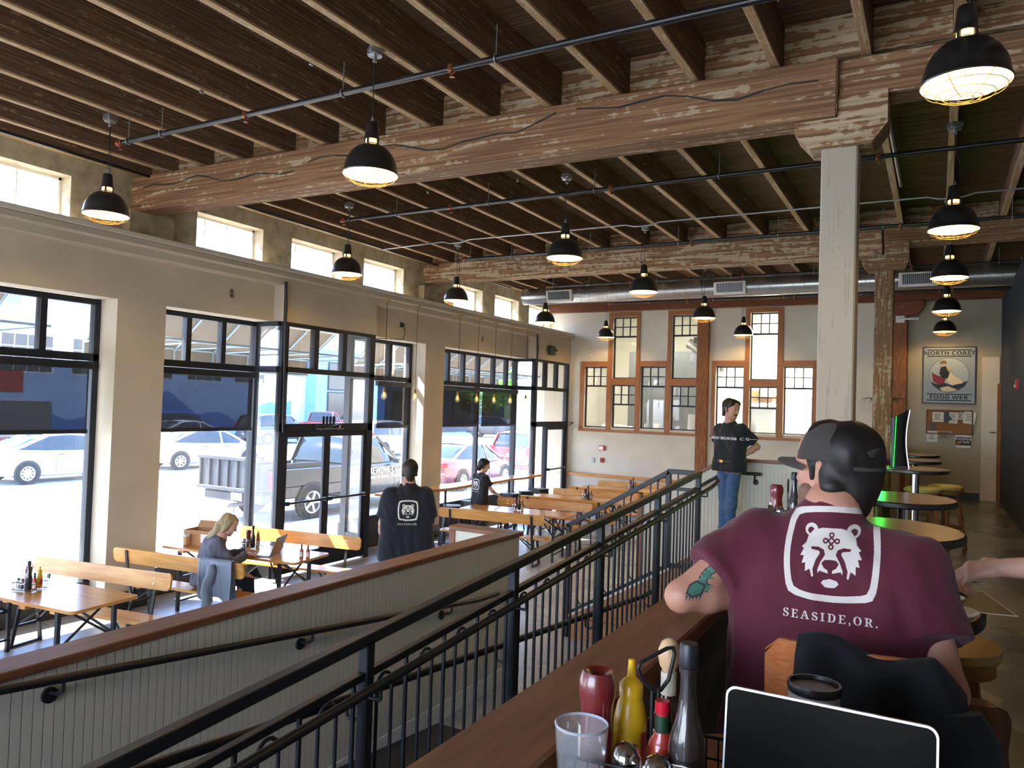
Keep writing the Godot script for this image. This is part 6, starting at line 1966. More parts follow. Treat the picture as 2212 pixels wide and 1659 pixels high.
func plate(at: Vector3, r: float, sc: Vector3, label: String, cat: String, food: String) -> void:
	var p = thing(cat if cat != "dish" else "sauce_dish", label, cat, at)
	var xf = Transform3D(Basis.from_scale(sc), Vector3.ZERO)
	obj("china", MB.new().lathe([Vector2(0, 0.0), Vector2(r * 0.55, 0.0), Vector2(r * 0.8, 0.008), Vector2(r, 0.024), Vector2(r * 0.985, 0.027), Vector2(r * 0.78, 0.012), Vector2(r * 0.55, 0.005), Vector2(0, 0.005)], 40, xf), mat(Color("e4e0d6"), 0.15), p)
	rng.seed = int(r * 1000)
	var b = MB.new()
	if cat == "bowl":
		for k in 9:
			var v = Vector3(rng.randf_range(-0.045, 0.045), 0.014 + rng.randf() * 0.014, rng.randf_range(-0.04, 0.04))
			b.box(v, Vector3(0.05, 0.012, 0.013), Basis(Vector3.UP, rng.randf() * 3.0) * Basis(Vector3.RIGHT, rng.randf() * 0.5), 0.003)
		obj("fries", b, mat(Color("c08a3c"), 0.6), p)
	elif cat == "plate":
		for k in 7:
			b.lathe([Vector2(0.0, 0.008), Vector2(0.012, 0.005), Vector2(0.014, 0.0)], 8, Transform3D(Basis(), Vector3(rng.randf_range(-0.04, 0.04), 0.006, rng.randf_range(-0.03, 0.03))))
		obj("leftovers", b, mat(Color("cdb895"), 0.5), p)
	else:
		obj("sauce", b.lathe([Vector2(r * 0.7, 0.012), Vector2(0, 0.013)], 20), mat(Color("d8cfb4"), 0.3), p)

# ---------------------------------------------------------------- the street outside
const GY := -0.15

func car_ring(x: float, yb: float, yt: float, w: float, crown: float) -> PackedVector3Array:
	var h = yt - yb
	var half = [Vector2(0.0, yb), Vector2(w * 0.82, yb), Vector2(w * 0.95, yb + h * 0.10), Vector2(w, yb + h * 0.32), Vector2(w, yb + h * 0.62), Vector2(w * 0.975, yb + h * 0.86), Vector2(w * 0.90, yt), Vector2(w * 0.5, yt + crown * 0.8)]
	var r = PackedVector3Array()
	for p in half:
		r.append(Vector3(x, p.y, p.x))
	r.append(Vector3(x, yt + crown, 0))
	for k in range(half.size() - 1, 0, -1):
		r.append(Vector3(x, half[k].y, -half[k].x))
	return r

func wheel(parent: Node, x: float, z: float, r: float, spokes: int) -> void:
	var s = signf(z)
	var xf = Transform3D(Basis(Vector3.RIGHT, s * PI / 2), Vector3(x, r, z - s * 0.11))
	var w = obj("wheel", MB.new().lathe([Vector2(r * 0.62, 0.20), Vector2(r * 0.70, 0.215), Vector2(r * 0.93, 0.205), Vector2(r, 0.17), Vector2(r, 0.03), Vector2(r * 0.93, 0.0), Vector2(0, 0.0)], 30, xf), M.rubber, parent)
	var rim = MB.new().lathe([Vector2(0.0, 0.19), Vector2(r * 0.14, 0.19), Vector2(r * 0.16, 0.17), Vector2(r * 0.16, 0.12)], 20, xf)
	rim.lathe([Vector2(r * 0.53, 0.14), Vector2(r * 0.56, 0.20), Vector2(r * 0.64, 0.21), Vector2(r * 0.65, 0.19)], 30, xf)
	for k in spokes:
		var a = TAU * k / spokes
		rim.bar(xf * Vector3(cos(a) * r * 0.1, 0.175, sin(a) * r * 0.1), xf * Vector3(cos(a) * r * 0.57, 0.185, sin(a) * r * 0.57), r * 0.16, 0.025, xf.basis.y)
	obj("rim", rim, M.steel_pale, w)
	obj("hub_well", MB.new().lathe([Vector2(0, 0.10), Vector2(r * 0.56, 0.10), Vector2(r * 0.60, 0.19)], 24, xf), M.bulk, w)

# body: stations [x, bottom, top, half width, crown]; cabin: [x, base, top, half base, half top]
func car(called: String, label: String, at: Vector3, turn: float, col: Color, body: Array, cabin: Array, wx: Array, wr: float, hw: float, opt := {}) -> Node3D:
	var c = thing(called, label, "car" if called != "pickup_truck" else "truck", at, turn)
	var paint = mat(col, 0.25, 0.1)
	paint.clearcoat_enabled = true
	paint.clearcoat = 1.0
	var rings = []
	for s in body:
		rings.append(car_ring(s[0], s[1], s[2], s[3], s[4]))
	var b = MB.new().grid(rings, true, true)
	for e in [0, rings.size() - 1]:
		var g: PackedVector3Array = rings[e]
		var nn = Vector3(-1 if e == 0 else 1, 0, 0)
		var mid = Vector3.ZERO
		for p in g:
			mid += p / g.size()
		for k in g.size():
			b.tri(mid, g[k], g[(k + 1) % g.size()], nn, nn, nn)
	obj("body", b, paint, c)
	if cabin.size():
		var gl = []
		for s in cabin:
			var row = PackedVector3Array()
			for q in [[0.0, s[3]], [0.5, lerpf(s[3], s[4], 0.42)], [0.88, lerpf(s[3], s[4], 0.9)], [1.0, s[4] * 0.88]]:
				row.append(Vector3(s[0], lerpf(s[1], s[2], q[0]), q[1]))
			row.append(Vector3(s[0], s[2] + 0.015, 0))
			for q in [[1.0, s[4] * 0.88], [0.88, lerpf(s[3], s[4], 0.9)], [0.5, lerpf(s[3], s[4], 0.42)], [0.0, s[3]]]:
				row.append(Vector3(s[0], lerpf(s[1], s[2], q[0]), -q[1]))
			gl.append(row)
		obj("glasshouse", MB.new().grid(gl, false, true), M.car_glass, c)
		# roof skin and pillars in the paint
		var i0: int = opt.get("roof0", 1)
		var i1: int = opt.get("roof1", cabin.size() - 2)
		var rf = []
		for i in range(i0, i1 + 1):
			var s: Array = cabin[i]
			rf.append(PackedVector3Array([Vector3(s[0], lerpf(s[1], s[2], 0.86), s[4] * 1.0 + 0.012), Vector3(s[0], s[2] + 0.008, s[4] * 0.90), Vector3(s[0], s[2] + 0.03, 0), Vector3(s[0], s[2] + 0.008, -s[4] * 0.90), Vector3(s[0], lerpf(s[1], s[2], 0.86), -s[4] - 0.012)]))
		obj("roof", MB.new().grid(rf, false, true), paint, c)
		var pl = MB.new()
		for sg in [-1.0, 1.0]:
			var a: Array = cabin[0]
			var d: Array = cabin[i0]
			pl.bar(Vector3(a[0], a[1], sg * a[3]), Vector3(d[0], d[2], sg * (d[4] + 0.0)), 0.09, 0.03, Vector3(0, 0, 1))
			a = cabin[cabin.size() - 1]
			d = cabin[i1]
			pl.bar(Vector3(a[0], a[1], sg * a[3]), Vector3(d[0], d[2], sg * (d[4] + 0.0)), 0.07, 0.03, Vector3(0, 0, 1))
			for px in opt.get("pillars", []):
				var s0: Array = cabin[i0]
				pl.bar(Vector3(px, s0[1], sg * (s0[3] + 0.01)), Vector3(px, s0[2], sg * (s0[4] + 0.006)), 0.06, 0.03, Vector3(0, 0, 1))
		obj("pillars", pl, paint, c)
	for x in wx:
		for s in [-1.0, 1.0]:
			obj("wheel_arch", MB.new().lathe([Vector2(wr * 1.16, 0.012), Vector2(0, 0.012)], 26, Transform3D(Basis(Vector3.RIGHT, s * PI / 2), Vector3(x, wr * 1.02, s * (hw - 0.004)))), M.bulk, c)
			wheel(c, x, s * (hw - 0.07), wr, opt.get("spokes", 7))
	var first: Array = body[0]
	var last: Array = body[body.size() - 1]
	var xr: float = first[0]
	var ty: float = opt.get("tail_y", lerpf(body[1][1], body[1][2], 0.72))
	var tw: float = opt.get("tail_w", 0.36)
	for s in [-1.0, 1.0]:
		obj("tail_light", MB.new().box(Vector3(xr + 0.06, ty, s * (hw - tw * 0.5 - 0.03)), Vector3(0.16, opt.get("tail_h", 0.14), tw), Basis(), 0.03), M.tail, c)
		obj("headlight", MB.new().box(Vector3(last[0] - 0.10, lerpf(last[1], last[2], 0.7), s * (hw - 0.28)), Vector3(0.22, 0.13, 0.36), Basis(), 0.04), M.car_glass, c)
		if cabin.size():
			var f: Array = cabin[cabin.size() - 1]
			obj("wing_mirror", MB.new().box(Vector3(f[0] - 0.35, f[1] + 0.06, s * (hw + 0.08)), Vector3(0.10, 0.13, 0.2), Basis(), 0.03), paint, c)
	obj("licence_plate", MB.new().box(Vector3(xr - 0.01, opt.get("plate_y", ty - 0.02), 0), Vector3(0.02, 0.14, 0.30), Basis(), 0.006), M.white, c)
	obj("bumper", MB.new().box(Vector3(xr + 0.10, first[1] + 0.10, 0), Vector3(0.26, 0.16, hw * 1.86), Basis(), 0.05), M.bulk if opt.get("dark_bumper", false) else paint, c)
	var seam = MB.new()
	for s in [-1.0, 1.0]:
		for px in opt.get("doors", []):
			seam.box(Vector3(px, lerpf(body[2][1], body[2][2], 0.5), s * (hw + 0.001)), Vector3(0.012, (body[2][2] - body[2][1]) * 0.72, 0.01))
			seam.box(Vector3(px + 0.14, body[2][2] - 0.16, s * (hw + 0.008)), Vector3(0.16, 0.025, 0.03), Basis(), 0.008)
	if seam.v.size():
		obj("door_seam", seam, M.bulk, c)
	return c

func sedan(label: String, at: Vector3, turn: float, col: Color, opt := {}) -> Node3D:
	var o = {"pillars": [0.25], "doors": [0.28, -0.62, 1.05], "roof0": 2, "roof1": 4, "spokes": 7, "tail_y": 0.86}
	o.merge(opt, true)
	return car("sedan_car", label, at, turn, col,
		[[-2.36, 0.42, 0.92, 0.70, 0.01], [-2.30, 0.30, 0.97, 0.83, 0.015], [-1.75, 0.22, 1.00, 0.89, 0.02], [-0.8, 0.20, 0.96, 0.90, 0.02], [0.9, 0.20, 0.93, 0.90, 0.02], [1.7, 0.22, 0.84, 0.88, 0.03], [2.2, 0.28, 0.70, 0.80, 0.03], [2.38, 0.40, 0.60, 0.62, 0.01]],
		[[-1.78, 0.97, 1.0, 0.72, 0.6], [-1.25, 0.96, 1.28, 0.77, 0.60], [-0.75, 0.95, 1.40, 0.80, 0.60], [-0.1, 0.94, 1.44, 0.81, 0.60], [0.45, 0.93, 1.39, 0.81, 0.60], [0.95, 0.92, 1.14, 0.80, 0.64], [1.35, 0.90, 0.93, 0.76, 0.66]],
		[-1.42, 1.38], 0.325, 0.90, o)

func suv(label: String, at: Vector3, turn: float, col: Color, opt := {}) -> Node3D:
	var o = {"pillars": [0.2, -0.9], "doors": [0.22, -0.75, 1.0], "roof0": 1, "roof1": 4, "spokes": 5, "tail_y": 1.05, "tail_h": 0.32, "tail_w": 0.2, "plate_y": 0.85, "dark_bumper": true}
	o.merge(opt, true)
	return car("suv_car", label, at, turn, col,
		[[-2.28, 0.45, 1.10, 0.74, 0.01], [-2.22, 0.36, 1.14, 0.86, 0.01], [-1.6, 0.28, 1.12, 0.92, 0.01], [0.9, 0.28, 1.06, 0.92, 0.02], [1.75, 0.30, 0.98, 0.90, 0.03], [2.15, 0.36, 0.85, 0.84, 0.02], [2.3, 0.45, 0.74, 0.68, 0.01]],
		[[-2.22, 1.11, 1.14, 0.82, 0.8], [-1.98, 1.11, 1.66, 0.84, 0.68], [-1.2, 1.10, 1.74, 0.85, 0.68], [-0.2, 1.08, 1.75, 0.85, 0.67], [0.5, 1.06, 1.70, 0.85, 0.66], [1.35, 1.03, 1.06, 0.82, 0.75]],
		[-1.38, 1.36], 0.36, 0.92, o)

func outside() -> void:
	M.steel_pale = mat(Color("c9cccf"), 0.3, 0.7)
	M.car_glass = mat(Color("1a2226"), 0.05)
	M.tail = mat(Color("c0141c"), 0.2)
	var asphalt = mat(Color.WHITE, 0.95)
	asphalt.albedo_texture = ntex(51, 0.02, [Color("8f9194"), Color("a5a7a9")], 4, 256)
	asphalt.uv1_triplanar = true
	asphalt.uv1_world_triplanar = true
	asphalt.uv1_scale = Vector3(0.2, 0.2, 0.2)
	struct("street", MB.new().bx(V(-140, GY - 0.2, -60), V(-11.9, GY, 140)), asphalt)
	struct("sidewalk", MB.new().bx(V(-11.9, -0.3, -60), V(-9.2, -0.03, 140), 0.01), mat(Color("b0aea8"), 0.9))
	# awnings
	awning(-6.0, 5.15, "brown canvas awning over the leftmost window")
	awning(6.5, 10.95, "brown canvas awning over the double doors")
	awning(12.2, 18.3, "brown canvas awning over the far pair of windows")
	# cars: turn 90 deg points the nose away from the camera along the street
	var along = PI / 2
	sedan("white coupe parked across the street at the left edge, seen from behind its wheel", V(-23.75, GY, 13.9), along - 0.02, Color("dde5e6"), {"spokes": 10, "tail_w": 0.5, "tail_h": 0.09, "pillars": []})
	sedan("pale gold sedan parked across the street, tail lights towards the window", V(-24.6, GY, 19.9), along - 0.16, Color("c9c4b6"), {"tail_w": 0.5})
	sedan("purple red sedan parked at the kerb behind the waitress", V(-13.9, GY, 21.6), along + 0.03, Color("5a1530"), {"tail_w": 0.44})
	suv("bright red hatchback parked at the kerb beyond the purple sedan", V(-14.0, GY, 27.3), along, Color("c40f20"), {})
	suv("white sport utility car across the street behind the double doors", V(-24.2, GY, 30.6), along, Color("e3e4e2"), {})
	suv("black sport utility car far away in the lot beyond the far windows", V(-32.0, GY, 54.5), along - 1.2, Color("14181f"), {})
	suv("dark blue jeep like car with spare wheel, left of the double doors' corner post", V(-34.6, GY, 33.0), along, Color("2a3138"), {})
	var sw = obj("spare_wheel", MB.new().lathe([Vector2(0, 0.09), Vector2(0.30, 0.09), Vector2(0.37, 0.05), Vector2(0.37, -0.1), Vector2(0, -0.1)], 24, Transform3D(Basis(Vector3.BACK, PI / 2), Vector3(-2.36, 1.1, 0))), M.rubber, get_node(String(used_name("suv_car"))))
	sw.set_meta("label", "black spare wheel on the tailgate")
	sedan("white sedan seen through the dark shade left of the double doors", V(-33.0, GY, 25.6), along, Color("cfd3d6"), {})
	suv("blue sport utility car seen through the dark shade, behind a white sedan", V(-37.5, GY, 28.6), along, Color("1d55b0"), {})
	pickup("red crew cab pickup in the lot seen above the double doors", V(-36.8, GY, 39.3), along + 0.5, Color("a83238"), false)
	pickup("black pickup with a dump bed parked right outside the double doors", V(-13.35, GY, 14.55), along, Color("15181d"), true)
	buildings()

func used_name(b: String) -> String:
	return b if used[b] == 0 else "%s_%03d" % [b, used[b]]

func pickup(label: String, at: Vector3, turn: float, col: Color, dump: bool) -> void:
	var body = [[-0.35, 0.42, 1.18, 0.94, 0.0], [-0.3, 0.36, 1.20, 0.97, 0.0], [1.6, 0.36, 1.18, 0.97, 0.01], [2.4, 0.38, 1.12, 0.96, 0.03], [2.85, 0.42, 1.02, 0.90, 0.03], [2.98, 0.5, 0.95, 0.76, 0.01]]
	var cab = [[-0.36, 1.17, 1.2, 0.9, 0.86], [-0.22, 1.17, 1.80, 0.9, 0.72], [0.4, 1.17, 1.88, 0.9, 0.71], [0.95, 1.17, 1.83, 0.9, 0.70], [1.75, 1.15, 1.2, 0.87, 0.78]]
	var p = car("pickup_truck", label, at, turn, col, body, cab, [-1.55, 2.05], 0.40, 0.97, {"pillars": [0.45], "doors": [0.5, 1.45], "roof0": 1, "roof1": 3, "spokes": 5, "tail_y": 0.9, "tail_h": 0.01, "tail_w": 0.05, "plate_y": 0.62, "dark_bumper": true})
	var paint = mat(col, 0.25, 0.1)
	paint.clearcoat_enabled = true
	var bd = MB.new()
	bd.bx(Vector3(-2.75, 0.52, -0.95), Vector3(-0.36, 0.80, 0.95), 0.03)
	for s in [-1.0, 1.0]:
		bd.bx(Vector3(-2.75, 0.78, s * 0.97), Vector3(-0.36, 1.18, s * 0.90), 0.02)
	obj("bed", bd, paint, p)
	obj("rear_bumper", MB.new().bx(Vector3(-2.98, 0.46, -0.92), Vector3(-2.72, 0.68, 0.92), 0.04), M.steel if not dump else M.black, p)
	for s in [-1.0, 1.0]:
		obj("tail_light", MB.new().bx(Vector3(-2.80, 0.78, s * 0.98), Vector3(-2.70, 1.16, s * 0.80), 0.02), M.tail, p)
	if dump:
		var gt = MB.new()
		gt.bx(Vector3(-3.05, 0.72, -0.98), Vector3(-2.98, 1.40, 0.86), 0.01)
		for k in 7:
			gt.bx(Vector3(-3.10, 0.76, -0.96 + k * 0.29), Vector3(-3.04, 1.36, -0.90 + k * 0.29), 0.008)
		gt.bx(Vector3(-3.12, 1.36, -1.0), Vector3(-2.96, 1.44, 0.88), 0.01).bx(Vector3(-3.12, 0.70, -1.0), Vector3(-2.96, 0.78, 0.88), 0.01)
		for s in [-1.0, 0.86]:
			gt.bx(Vector3(-3.0, 0.74, s - 0.02), Vector3(-1.2, 1.30, s + 0.03), 0.01)
		obj("tailgate", gt, mat(Color("23282f"), 0.5), p)
		obj("rear_plate", MB.new().bx(Vector3(-3.01, 0.5, 0.0), Vector3(-2.99, 0.66, 0.32)), M.white, p)
		var tx = Basis(Vector3(1, 0, 0), Vector3.UP, Vector3(0, 0, 1))
		text("lettering", "BREWING CO.", 0.15, Vector3(0.95, 0.98, 0.985), tx, M.white, p, 0.004)
		text("lettering", "Brewery in Seaside, Oregon", 0.07, Vector3(0.95, 0.82, 0.985), tx, M.white, p, 0.004, "Droid Serif", false)
		obj("hitch", MB.new().bx(Vector3(-3.15, 0.34, -0.05), Vector3(-2.7, 0.42, 0.05), 0.01).tube([Vector3(-2.95, 0.36, 0.05), Vector3(-3.0, 0.24, 0.08), Vector3(-2.96, 0.18, 0.1)], 0.02, 6), M.steel, p)

func awning(d0: float, d1: float, label: String) -> void:
	var a = thing("awning", label, "awning", V(-9.15, 4.55, (d0 + d1) * 0.5))
	var l = d1 - d0
	var cloth = mat(Color("6f675e"), 0.85)
	cloth.backlight_enabled = true
	cloth.backlight = Color(0.35, 0.33, 0.30)
	var run = Vector3(-1.55, -1.22, 0)
	var b = MB.new()
	b.bar(Vector3(0, 0, 0), run, l, 0.008, Vector3(0.6, -0.8, 0).normalized() * -1.0)
	obj("canvas", b, cloth, a)
	obj("valance", MB.new().box(run + Vector3(0, -0.16, 0), Vector3(0.008, 0.32, l)), cloth, a)
	var f = MB.new()
	f.tube([run + Vector3(0.03, 0.0, -l * 0.5), run + Vector3(0.03, 0.0, l * 0.5)], 0.022, 8)
	f.tube([run + Vector3(0.03, -0.30, -l * 0.5), run + Vector3(0.03, -0.30, l * 0.5)], 0.018, 8)
	f.tube([Vector3(0.02, -1.2, -l * 0.5), Vector3(0.02, -1.2, l * 0.5)], 0.02, 8)
	var n = int(l / 0.85) + 1
	for k in n + 1:
		var z = -l * 0.5 + l * k / n
		f.tube([Vector3(0.02, -0.06, z), run + Vector3(0.03, -0.03, z)], 0.02, 8)
		f.tube([Vector3(0.02, -1.2, z), run + Vector3(0.03, -0.02, z)], 0.016, 8)
		f.tube([run + Vector3(0.03, 0, z), run + Vector3(0.03, -0.3, z)], 0.016, 6)
	obj("tube_frame", f, mat(Color("7f97a8"), 0.4, 0.3), a)

func buildings() -> void:
	var bl = thing("building", "long pale blue building across the street with wave mural and gridded windows", "building", V(-40.5, GY, 26.0))
	obj("wall", MB.new().bx(V(0, 0, -22), V(-12, 6.8, 16)), mat(Color("aebfd2"), 0.8), bl)
	obj("parapet", MB.new().bx(V(0.15, 6.5, -22.2), V(-12.1, 7.0, 16.2)), M.white, bl)
	var mural = MB.new()
	rng.seed = 91
	var poly = PackedVector2Array([Vector2(-21, 0.1), Vector2(14, 0.1)])
	for k in 36:
		var x = 14.0 - k
		poly.append(Vector2(x, 2.0 + 0.7 * sin(x * 0.55) + 0.35 * sin(x * 1.7 + 1.0)))
	obj("wave_mural", MB.new().prism(poly, 0.03, Transform3D(Basis(Vector3(0, 0, -1), Vector3.UP, Vector3(1, 0, 0)), Vector3(0.02, 0, 0))), mat(Color("5b7fb0"), 0.8), bl)
	obj("red_mark", MB.new().bx(V(0.0, 2.6, -6.2), V(0.06, 3.7, -4.4)), mat(Color("b9422f"), 0.8), bl)
	for k in 9:
		var d = -20.0 + k * 3.6
		var w = obj("window", MB.new().bx(V(-0.05, 3.6, d), V(0.05, 5.6, d + 2.7)), M.white, bl)
		for i in 4:
			for j in 3:
				obj("pane", MB.new().bx(V(0.05, 3.68 + j * 0.64, d + 0.08 + i * 0.64), V(0.07, 4.26 + j * 0.64, d + 0.66 + i * 0.64)), M.car_glass, w)
	var en = thing("building", "blue entrance block with orange poster window, right end of the mural building", "building", V(-39.5, GY, 44.0))
	obj("wall", MB.new().bx(V(0, 0, -2.6), V(-11, 6.4, 5.4)), mat(Color("6f97c9"), 0.8), en)
	for k in 2:
		for j in 2:
			var w = obj("window", MB.new().bx(V(0.0, 1.2 + j * 2.2, -1.4 + k * 2.2), V(0.06, 3.3 + j * 2.2, 0.7 + k * 2.2)), M.frame, en)
			obj("pane", MB.new().bx(V(0.06, 1.3 + j * 2.2, -1.3 + k * 2.2), V(0.08, 3.2 + j * 2.2, 0.6 + k * 2.2)), M.car_glass if not (k == 1 and j == 1) else mat(Color("d08a4a"), 0.6), w)
	var sg = thing("shop_sign", "white round shop sign on the dark block right of the blue entrance", "sign", V(-38.6, 5.0, 50.2))
	obj("disc", MB.new().lathe([Vector2(0, 0.05), Vector2(1.0, 0.05), Vector2(1.0, -0.05), Vector2(0, -0.05)], 28, Transform3D(Basis(Vector3.BACK, -PI / 2), Vector3.ZERO)), M.white, sg)
	text("lettering", "T", 0.9, Vector3(0.07, 0, 0), Basis(Vector3(0, 0, -1), Vector3.UP, Vector3(1, 0, 0)), M.black, sg, 0.02, "Droid Serif")
	var b2 = thing("building", "dark low shop block beyond the blue entrance", "building", V(-40, GY, 56))
	obj("wall", MB.new().bx(V(0, 0, -6), V(-10, 5.8, 14)), mat(Color("3e4652"), 0.8), b2)
	for k in 4:
		obj("window", MB.new().bx(V(0, 1.0, -5 + k * 4.6), V(0.08, 3.6, -2 + k * 4.6)), M.car_glass, b2)
	var b3 = thing("building", "brown wooden shed with red base across the street behind the coupe", "building", V(-31.0, GY, 14.5))
	obj("wall", MB.new().bx(V(0, 0, -7), V(-3, 2.3, 3.2)), mat(Color("6a625a"), 0.8), b3)
	obj("base_band", MB.new().bx(V(0.02, 0, -7), V(-3, 0.9, 3.2)), mat(Color("5d2b2b"), 0.8), b3)
	obj("vent", MB.new().bx(V(0.0, 1.3, -0.5), V(0.06, 1.7, 1.0)), M.galv, b3)
	var b4 = thing("building", "grey far building closing the street beyond the corner door", "building", V(-22, GY, 92))
	obj("wall", MB.new().bx(V(-16, 0, 0), V(14, 9, 8)), mat(Color("8e98a6"), 0.8), b4)
	for k in 6:
		for j in 2:
			obj("window", MB.new().bx(V(-13 + k * 4.2, 1.6 + j * 3.4, -0.06), V(-10.8 + k * 4.2, 3.8 + j * 3.4, 0.02)), M.car_glass, b4)
	# wooded hill with houses
	var hill = []
	for i in 9:
		var row = PackedVector3Array()
		for j in 25:
			var d = -60.0 + j * 11.0
			row.append(V(-70.0 - i * 14.0, GY + (i * i * 0.25 + i * 2.4) * (0.8 + 0.25 * sin(j * 0.7 + i)), d))
		hill.append(row)
	struct("hillside", MB.new().grid(hill), mat(Color("5b7046"), 0.95))
	rng.seed = 44
	var hc = ["white house with grey roof on the hillside, lower row left", "blue house with white trim on the hillside seen in the leftmost transom", "cream house on the hillside beside the yellow green tree", "white gabled house higher on the hillside", "grey house on the hillside above the awning gap", "pale house at the right of the hillside row"]
	for k in 6:
		var p = V(-84.0 - (k % 3) * 9.0, GY + 7.0 + (k % 3) * 5.0, 34.0 + k * 9.0)
		var h = thing("house", hc[k], "house", p, 0.3 * k)
		obj("wall", MB.new().box(Vector3(0, 1.5, 0), Vector3(7, 7, 8)), mat([Color("e8e6e0"), Color("7f9cc8"), Color("e6dcc2"), Color("f0eee8"), Color("aab0b6"), Color("ddd6cb")][k], 0.8), h)
		obj("roof", MB.new().prism(PackedVector2Array([Vector2(-4.2, 5), Vector2(4.2, 5), Vector2(0, 8)]), 8.8), mat(Color("8d8f93"), 0.8), h)
		for j in 3:
			obj("window", MB.new().box(Vector3(3.52, 2.2, -2.4 + j * 2.4), Vector3(0.06, 1.6, 1.1)), M.car_glass, h)
	var tl = ["yellow green round tree between the houses on the hillside", "dark green tree at the left of the hillside", "green tree above the slim window's transom", "leafy tree at the far end of the street", "dark tree high on the hillside"]
	var tp = [V(-80, 7.5, 53), V(-92, 12, 36), V(-36, GY, 60), V(-24, GY, 70), V(-105, 20, 70)]
	for k in 5:
		tree(tp[k], [6.0, 7.0, 7.5, 6.0, 8.0][k], [Color("a9b04e"), Color("3d5a33"), Color("7fae45"), Color("6f9a3d"), Color("48603a")][k], tl[k], k)
	shrub(V(-17.5, GY, 36.5), "yellow green low hedge beside the kerb in front of the red hatchback")

func tree(at: Vector3, h: float, col: Color, label: String, sd: int) -> void:
	var t = thing("tree", label, "tree", at)
	obj("trunk", MB.new().tube([Vector3(0, -1, 0), Vector3(0.1, h * 0.35, 0), Vector3(0, h * 0.6, 0.1)], [h * 0.04, h * 0.03, h * 0.015], 8), M.oldwood, t)
	var m = mat(col, 0.9)
	obj("crown", leaves(Vector3(0, h * 0.62, 0), Vector3(h * 0.38, h * 0.36, h * 0.38), 900, h * 0.035, sd), m, t).set_meta("kind", "stuff")

func shrub(at: Vector3, label: String) -> void:
	var t = thing("shrub", label, "shrub", at)
	obj("leaves", leaves(Vector3(0, 0.4, 0), Vector3(1.2, 0.5, 3.0), 700, 0.12, 9), mat(Color("9fb83f"), 0.9), t).set_meta("kind", "stuff")

func leaves(c: Vector3, r: Vector3, n: int, s: float, sd: int) -> MB:
	rng.seed = 500 + sd
	var b = MB.new()
	for k in n:
		var u = Vector3(rng.randfn(), rng.randfn(), rng.randfn()).normalized()
		var q = 0.65 + 0.35 * rng.randf() + 0.14 * sin(u.x * 7.0 + u.y * 5.0)
		var p = c + u * r * q
		var a = Vector3(rng.randfn(), rng.randfn(), rng.randfn()).normalized() * s
		var d = a.cross(u).normalized() * s * 0.7
		var nn = (u + a.normalized() * 0.4).normalized()
		b.tri(p - a, p + d, p + a, nn, nn, nn)
		b.tri(p - a, p - d, p + a, nn, nn, nn)
	return b

# ---------------------------------------------------------------- the people
func people() -> void:
	seated_man()
	standing_man()
	bear_man()
	waitress()
	laptop_woman()
	fork_person()

func tattoo_image(skin: Color) -> Image:
	var im = Image.create(384, 384, false, Image.FORMAT_RGB8)
	im.fill(skin)
	var teal = Color("4c7a68")
	var dark = Color("3b4346")
	var ink = Color("5b5a60")
	# green dragon winding down the upper arm
	var sp = []
	for k in 26:
		var t = k / 25.0
		sp.append(Vector2(262 - 118 * t + 30 * sin(t * 8.0), 92 + 92 * t + 18 * cos(t * 8.0)))
	for k in 25:
		var w = 12.0 - 5.0 * absf(k / 25.0 - 0.4)
		var d: Vector2 = (sp[k + 1] - sp[k]).orthogonal().normalized()
		fill_poly(im, PackedVector2Array([sp[k] - d * (w + 3), sp[k + 1] - d * (w + 3), sp[k + 1] + d * (w + 3), sp[k] + d * (w + 3)]), dark)
	for k in 25:
		var w = 11.0 - 5.0 * absf(k / 25.0 - 0.4)
		var d: Vector2 = (sp[k + 1] - sp[k]).orthogonal().normalized()
		fill_poly(im, PackedVector2Array([sp[k] - d * w, sp[k + 1] - d * w, sp[k + 1] + d * w, sp[k] + d * w]), teal if k % 3 else Color("5d8a76"))
	for k in 7:
		var c: Vector2 = sp[2 + k * 3]
		var a = k * 1.7
		fill_poly(im, PackedVector2Array([c, c + Vector2(cos(a), sin(a)) * 30.0, c + Vector2(cos(a + 0.6), sin(a + 0.6)) * 18.0]), teal)
	fill_poly(im, PackedVector2Array([Vector2(140, 160), Vector2(170, 172), Vector2(162, 205), Vector2(134, 214), Vector2(116, 200), Vector2(122, 172)]), dark)
	fill_poly(im, PackedVector2Array([Vector2(140, 166), Vector2(164, 176), Vector2(156, 200), Vector2(136, 207), Vector2(122, 196), Vector2(126, 176)]), teal)
	for k in 5:
		fill_poly(im, PackedVector2Array([Vector2(118 + k * 9, 206), Vector2(124 + k * 9, 206), Vector2(118 + k * 9, 226)]), dark)
	fill_poly(im, PackedVector2Array([Vector2(214, 150), Vector2(226, 128), Vector2(232, 148), Vector2(240, 134), Vector2(238, 162), Vector2(222, 168)]), Color("b98a4e"))
	# dark work on the forearm
	for k in 9:
		var a = k * 0.7
		var c = Vector2(200 + k * 15, 268 + 10 * sin(k * 1.3))
		fill_poly(im, PackedVector2Array([c, c + Vector2(22 * cos(a), 16 * sin(a)), c + Vector2(12, 24), c + Vector2(-6, 18)]), ink if k % 2 else dark)
	return im

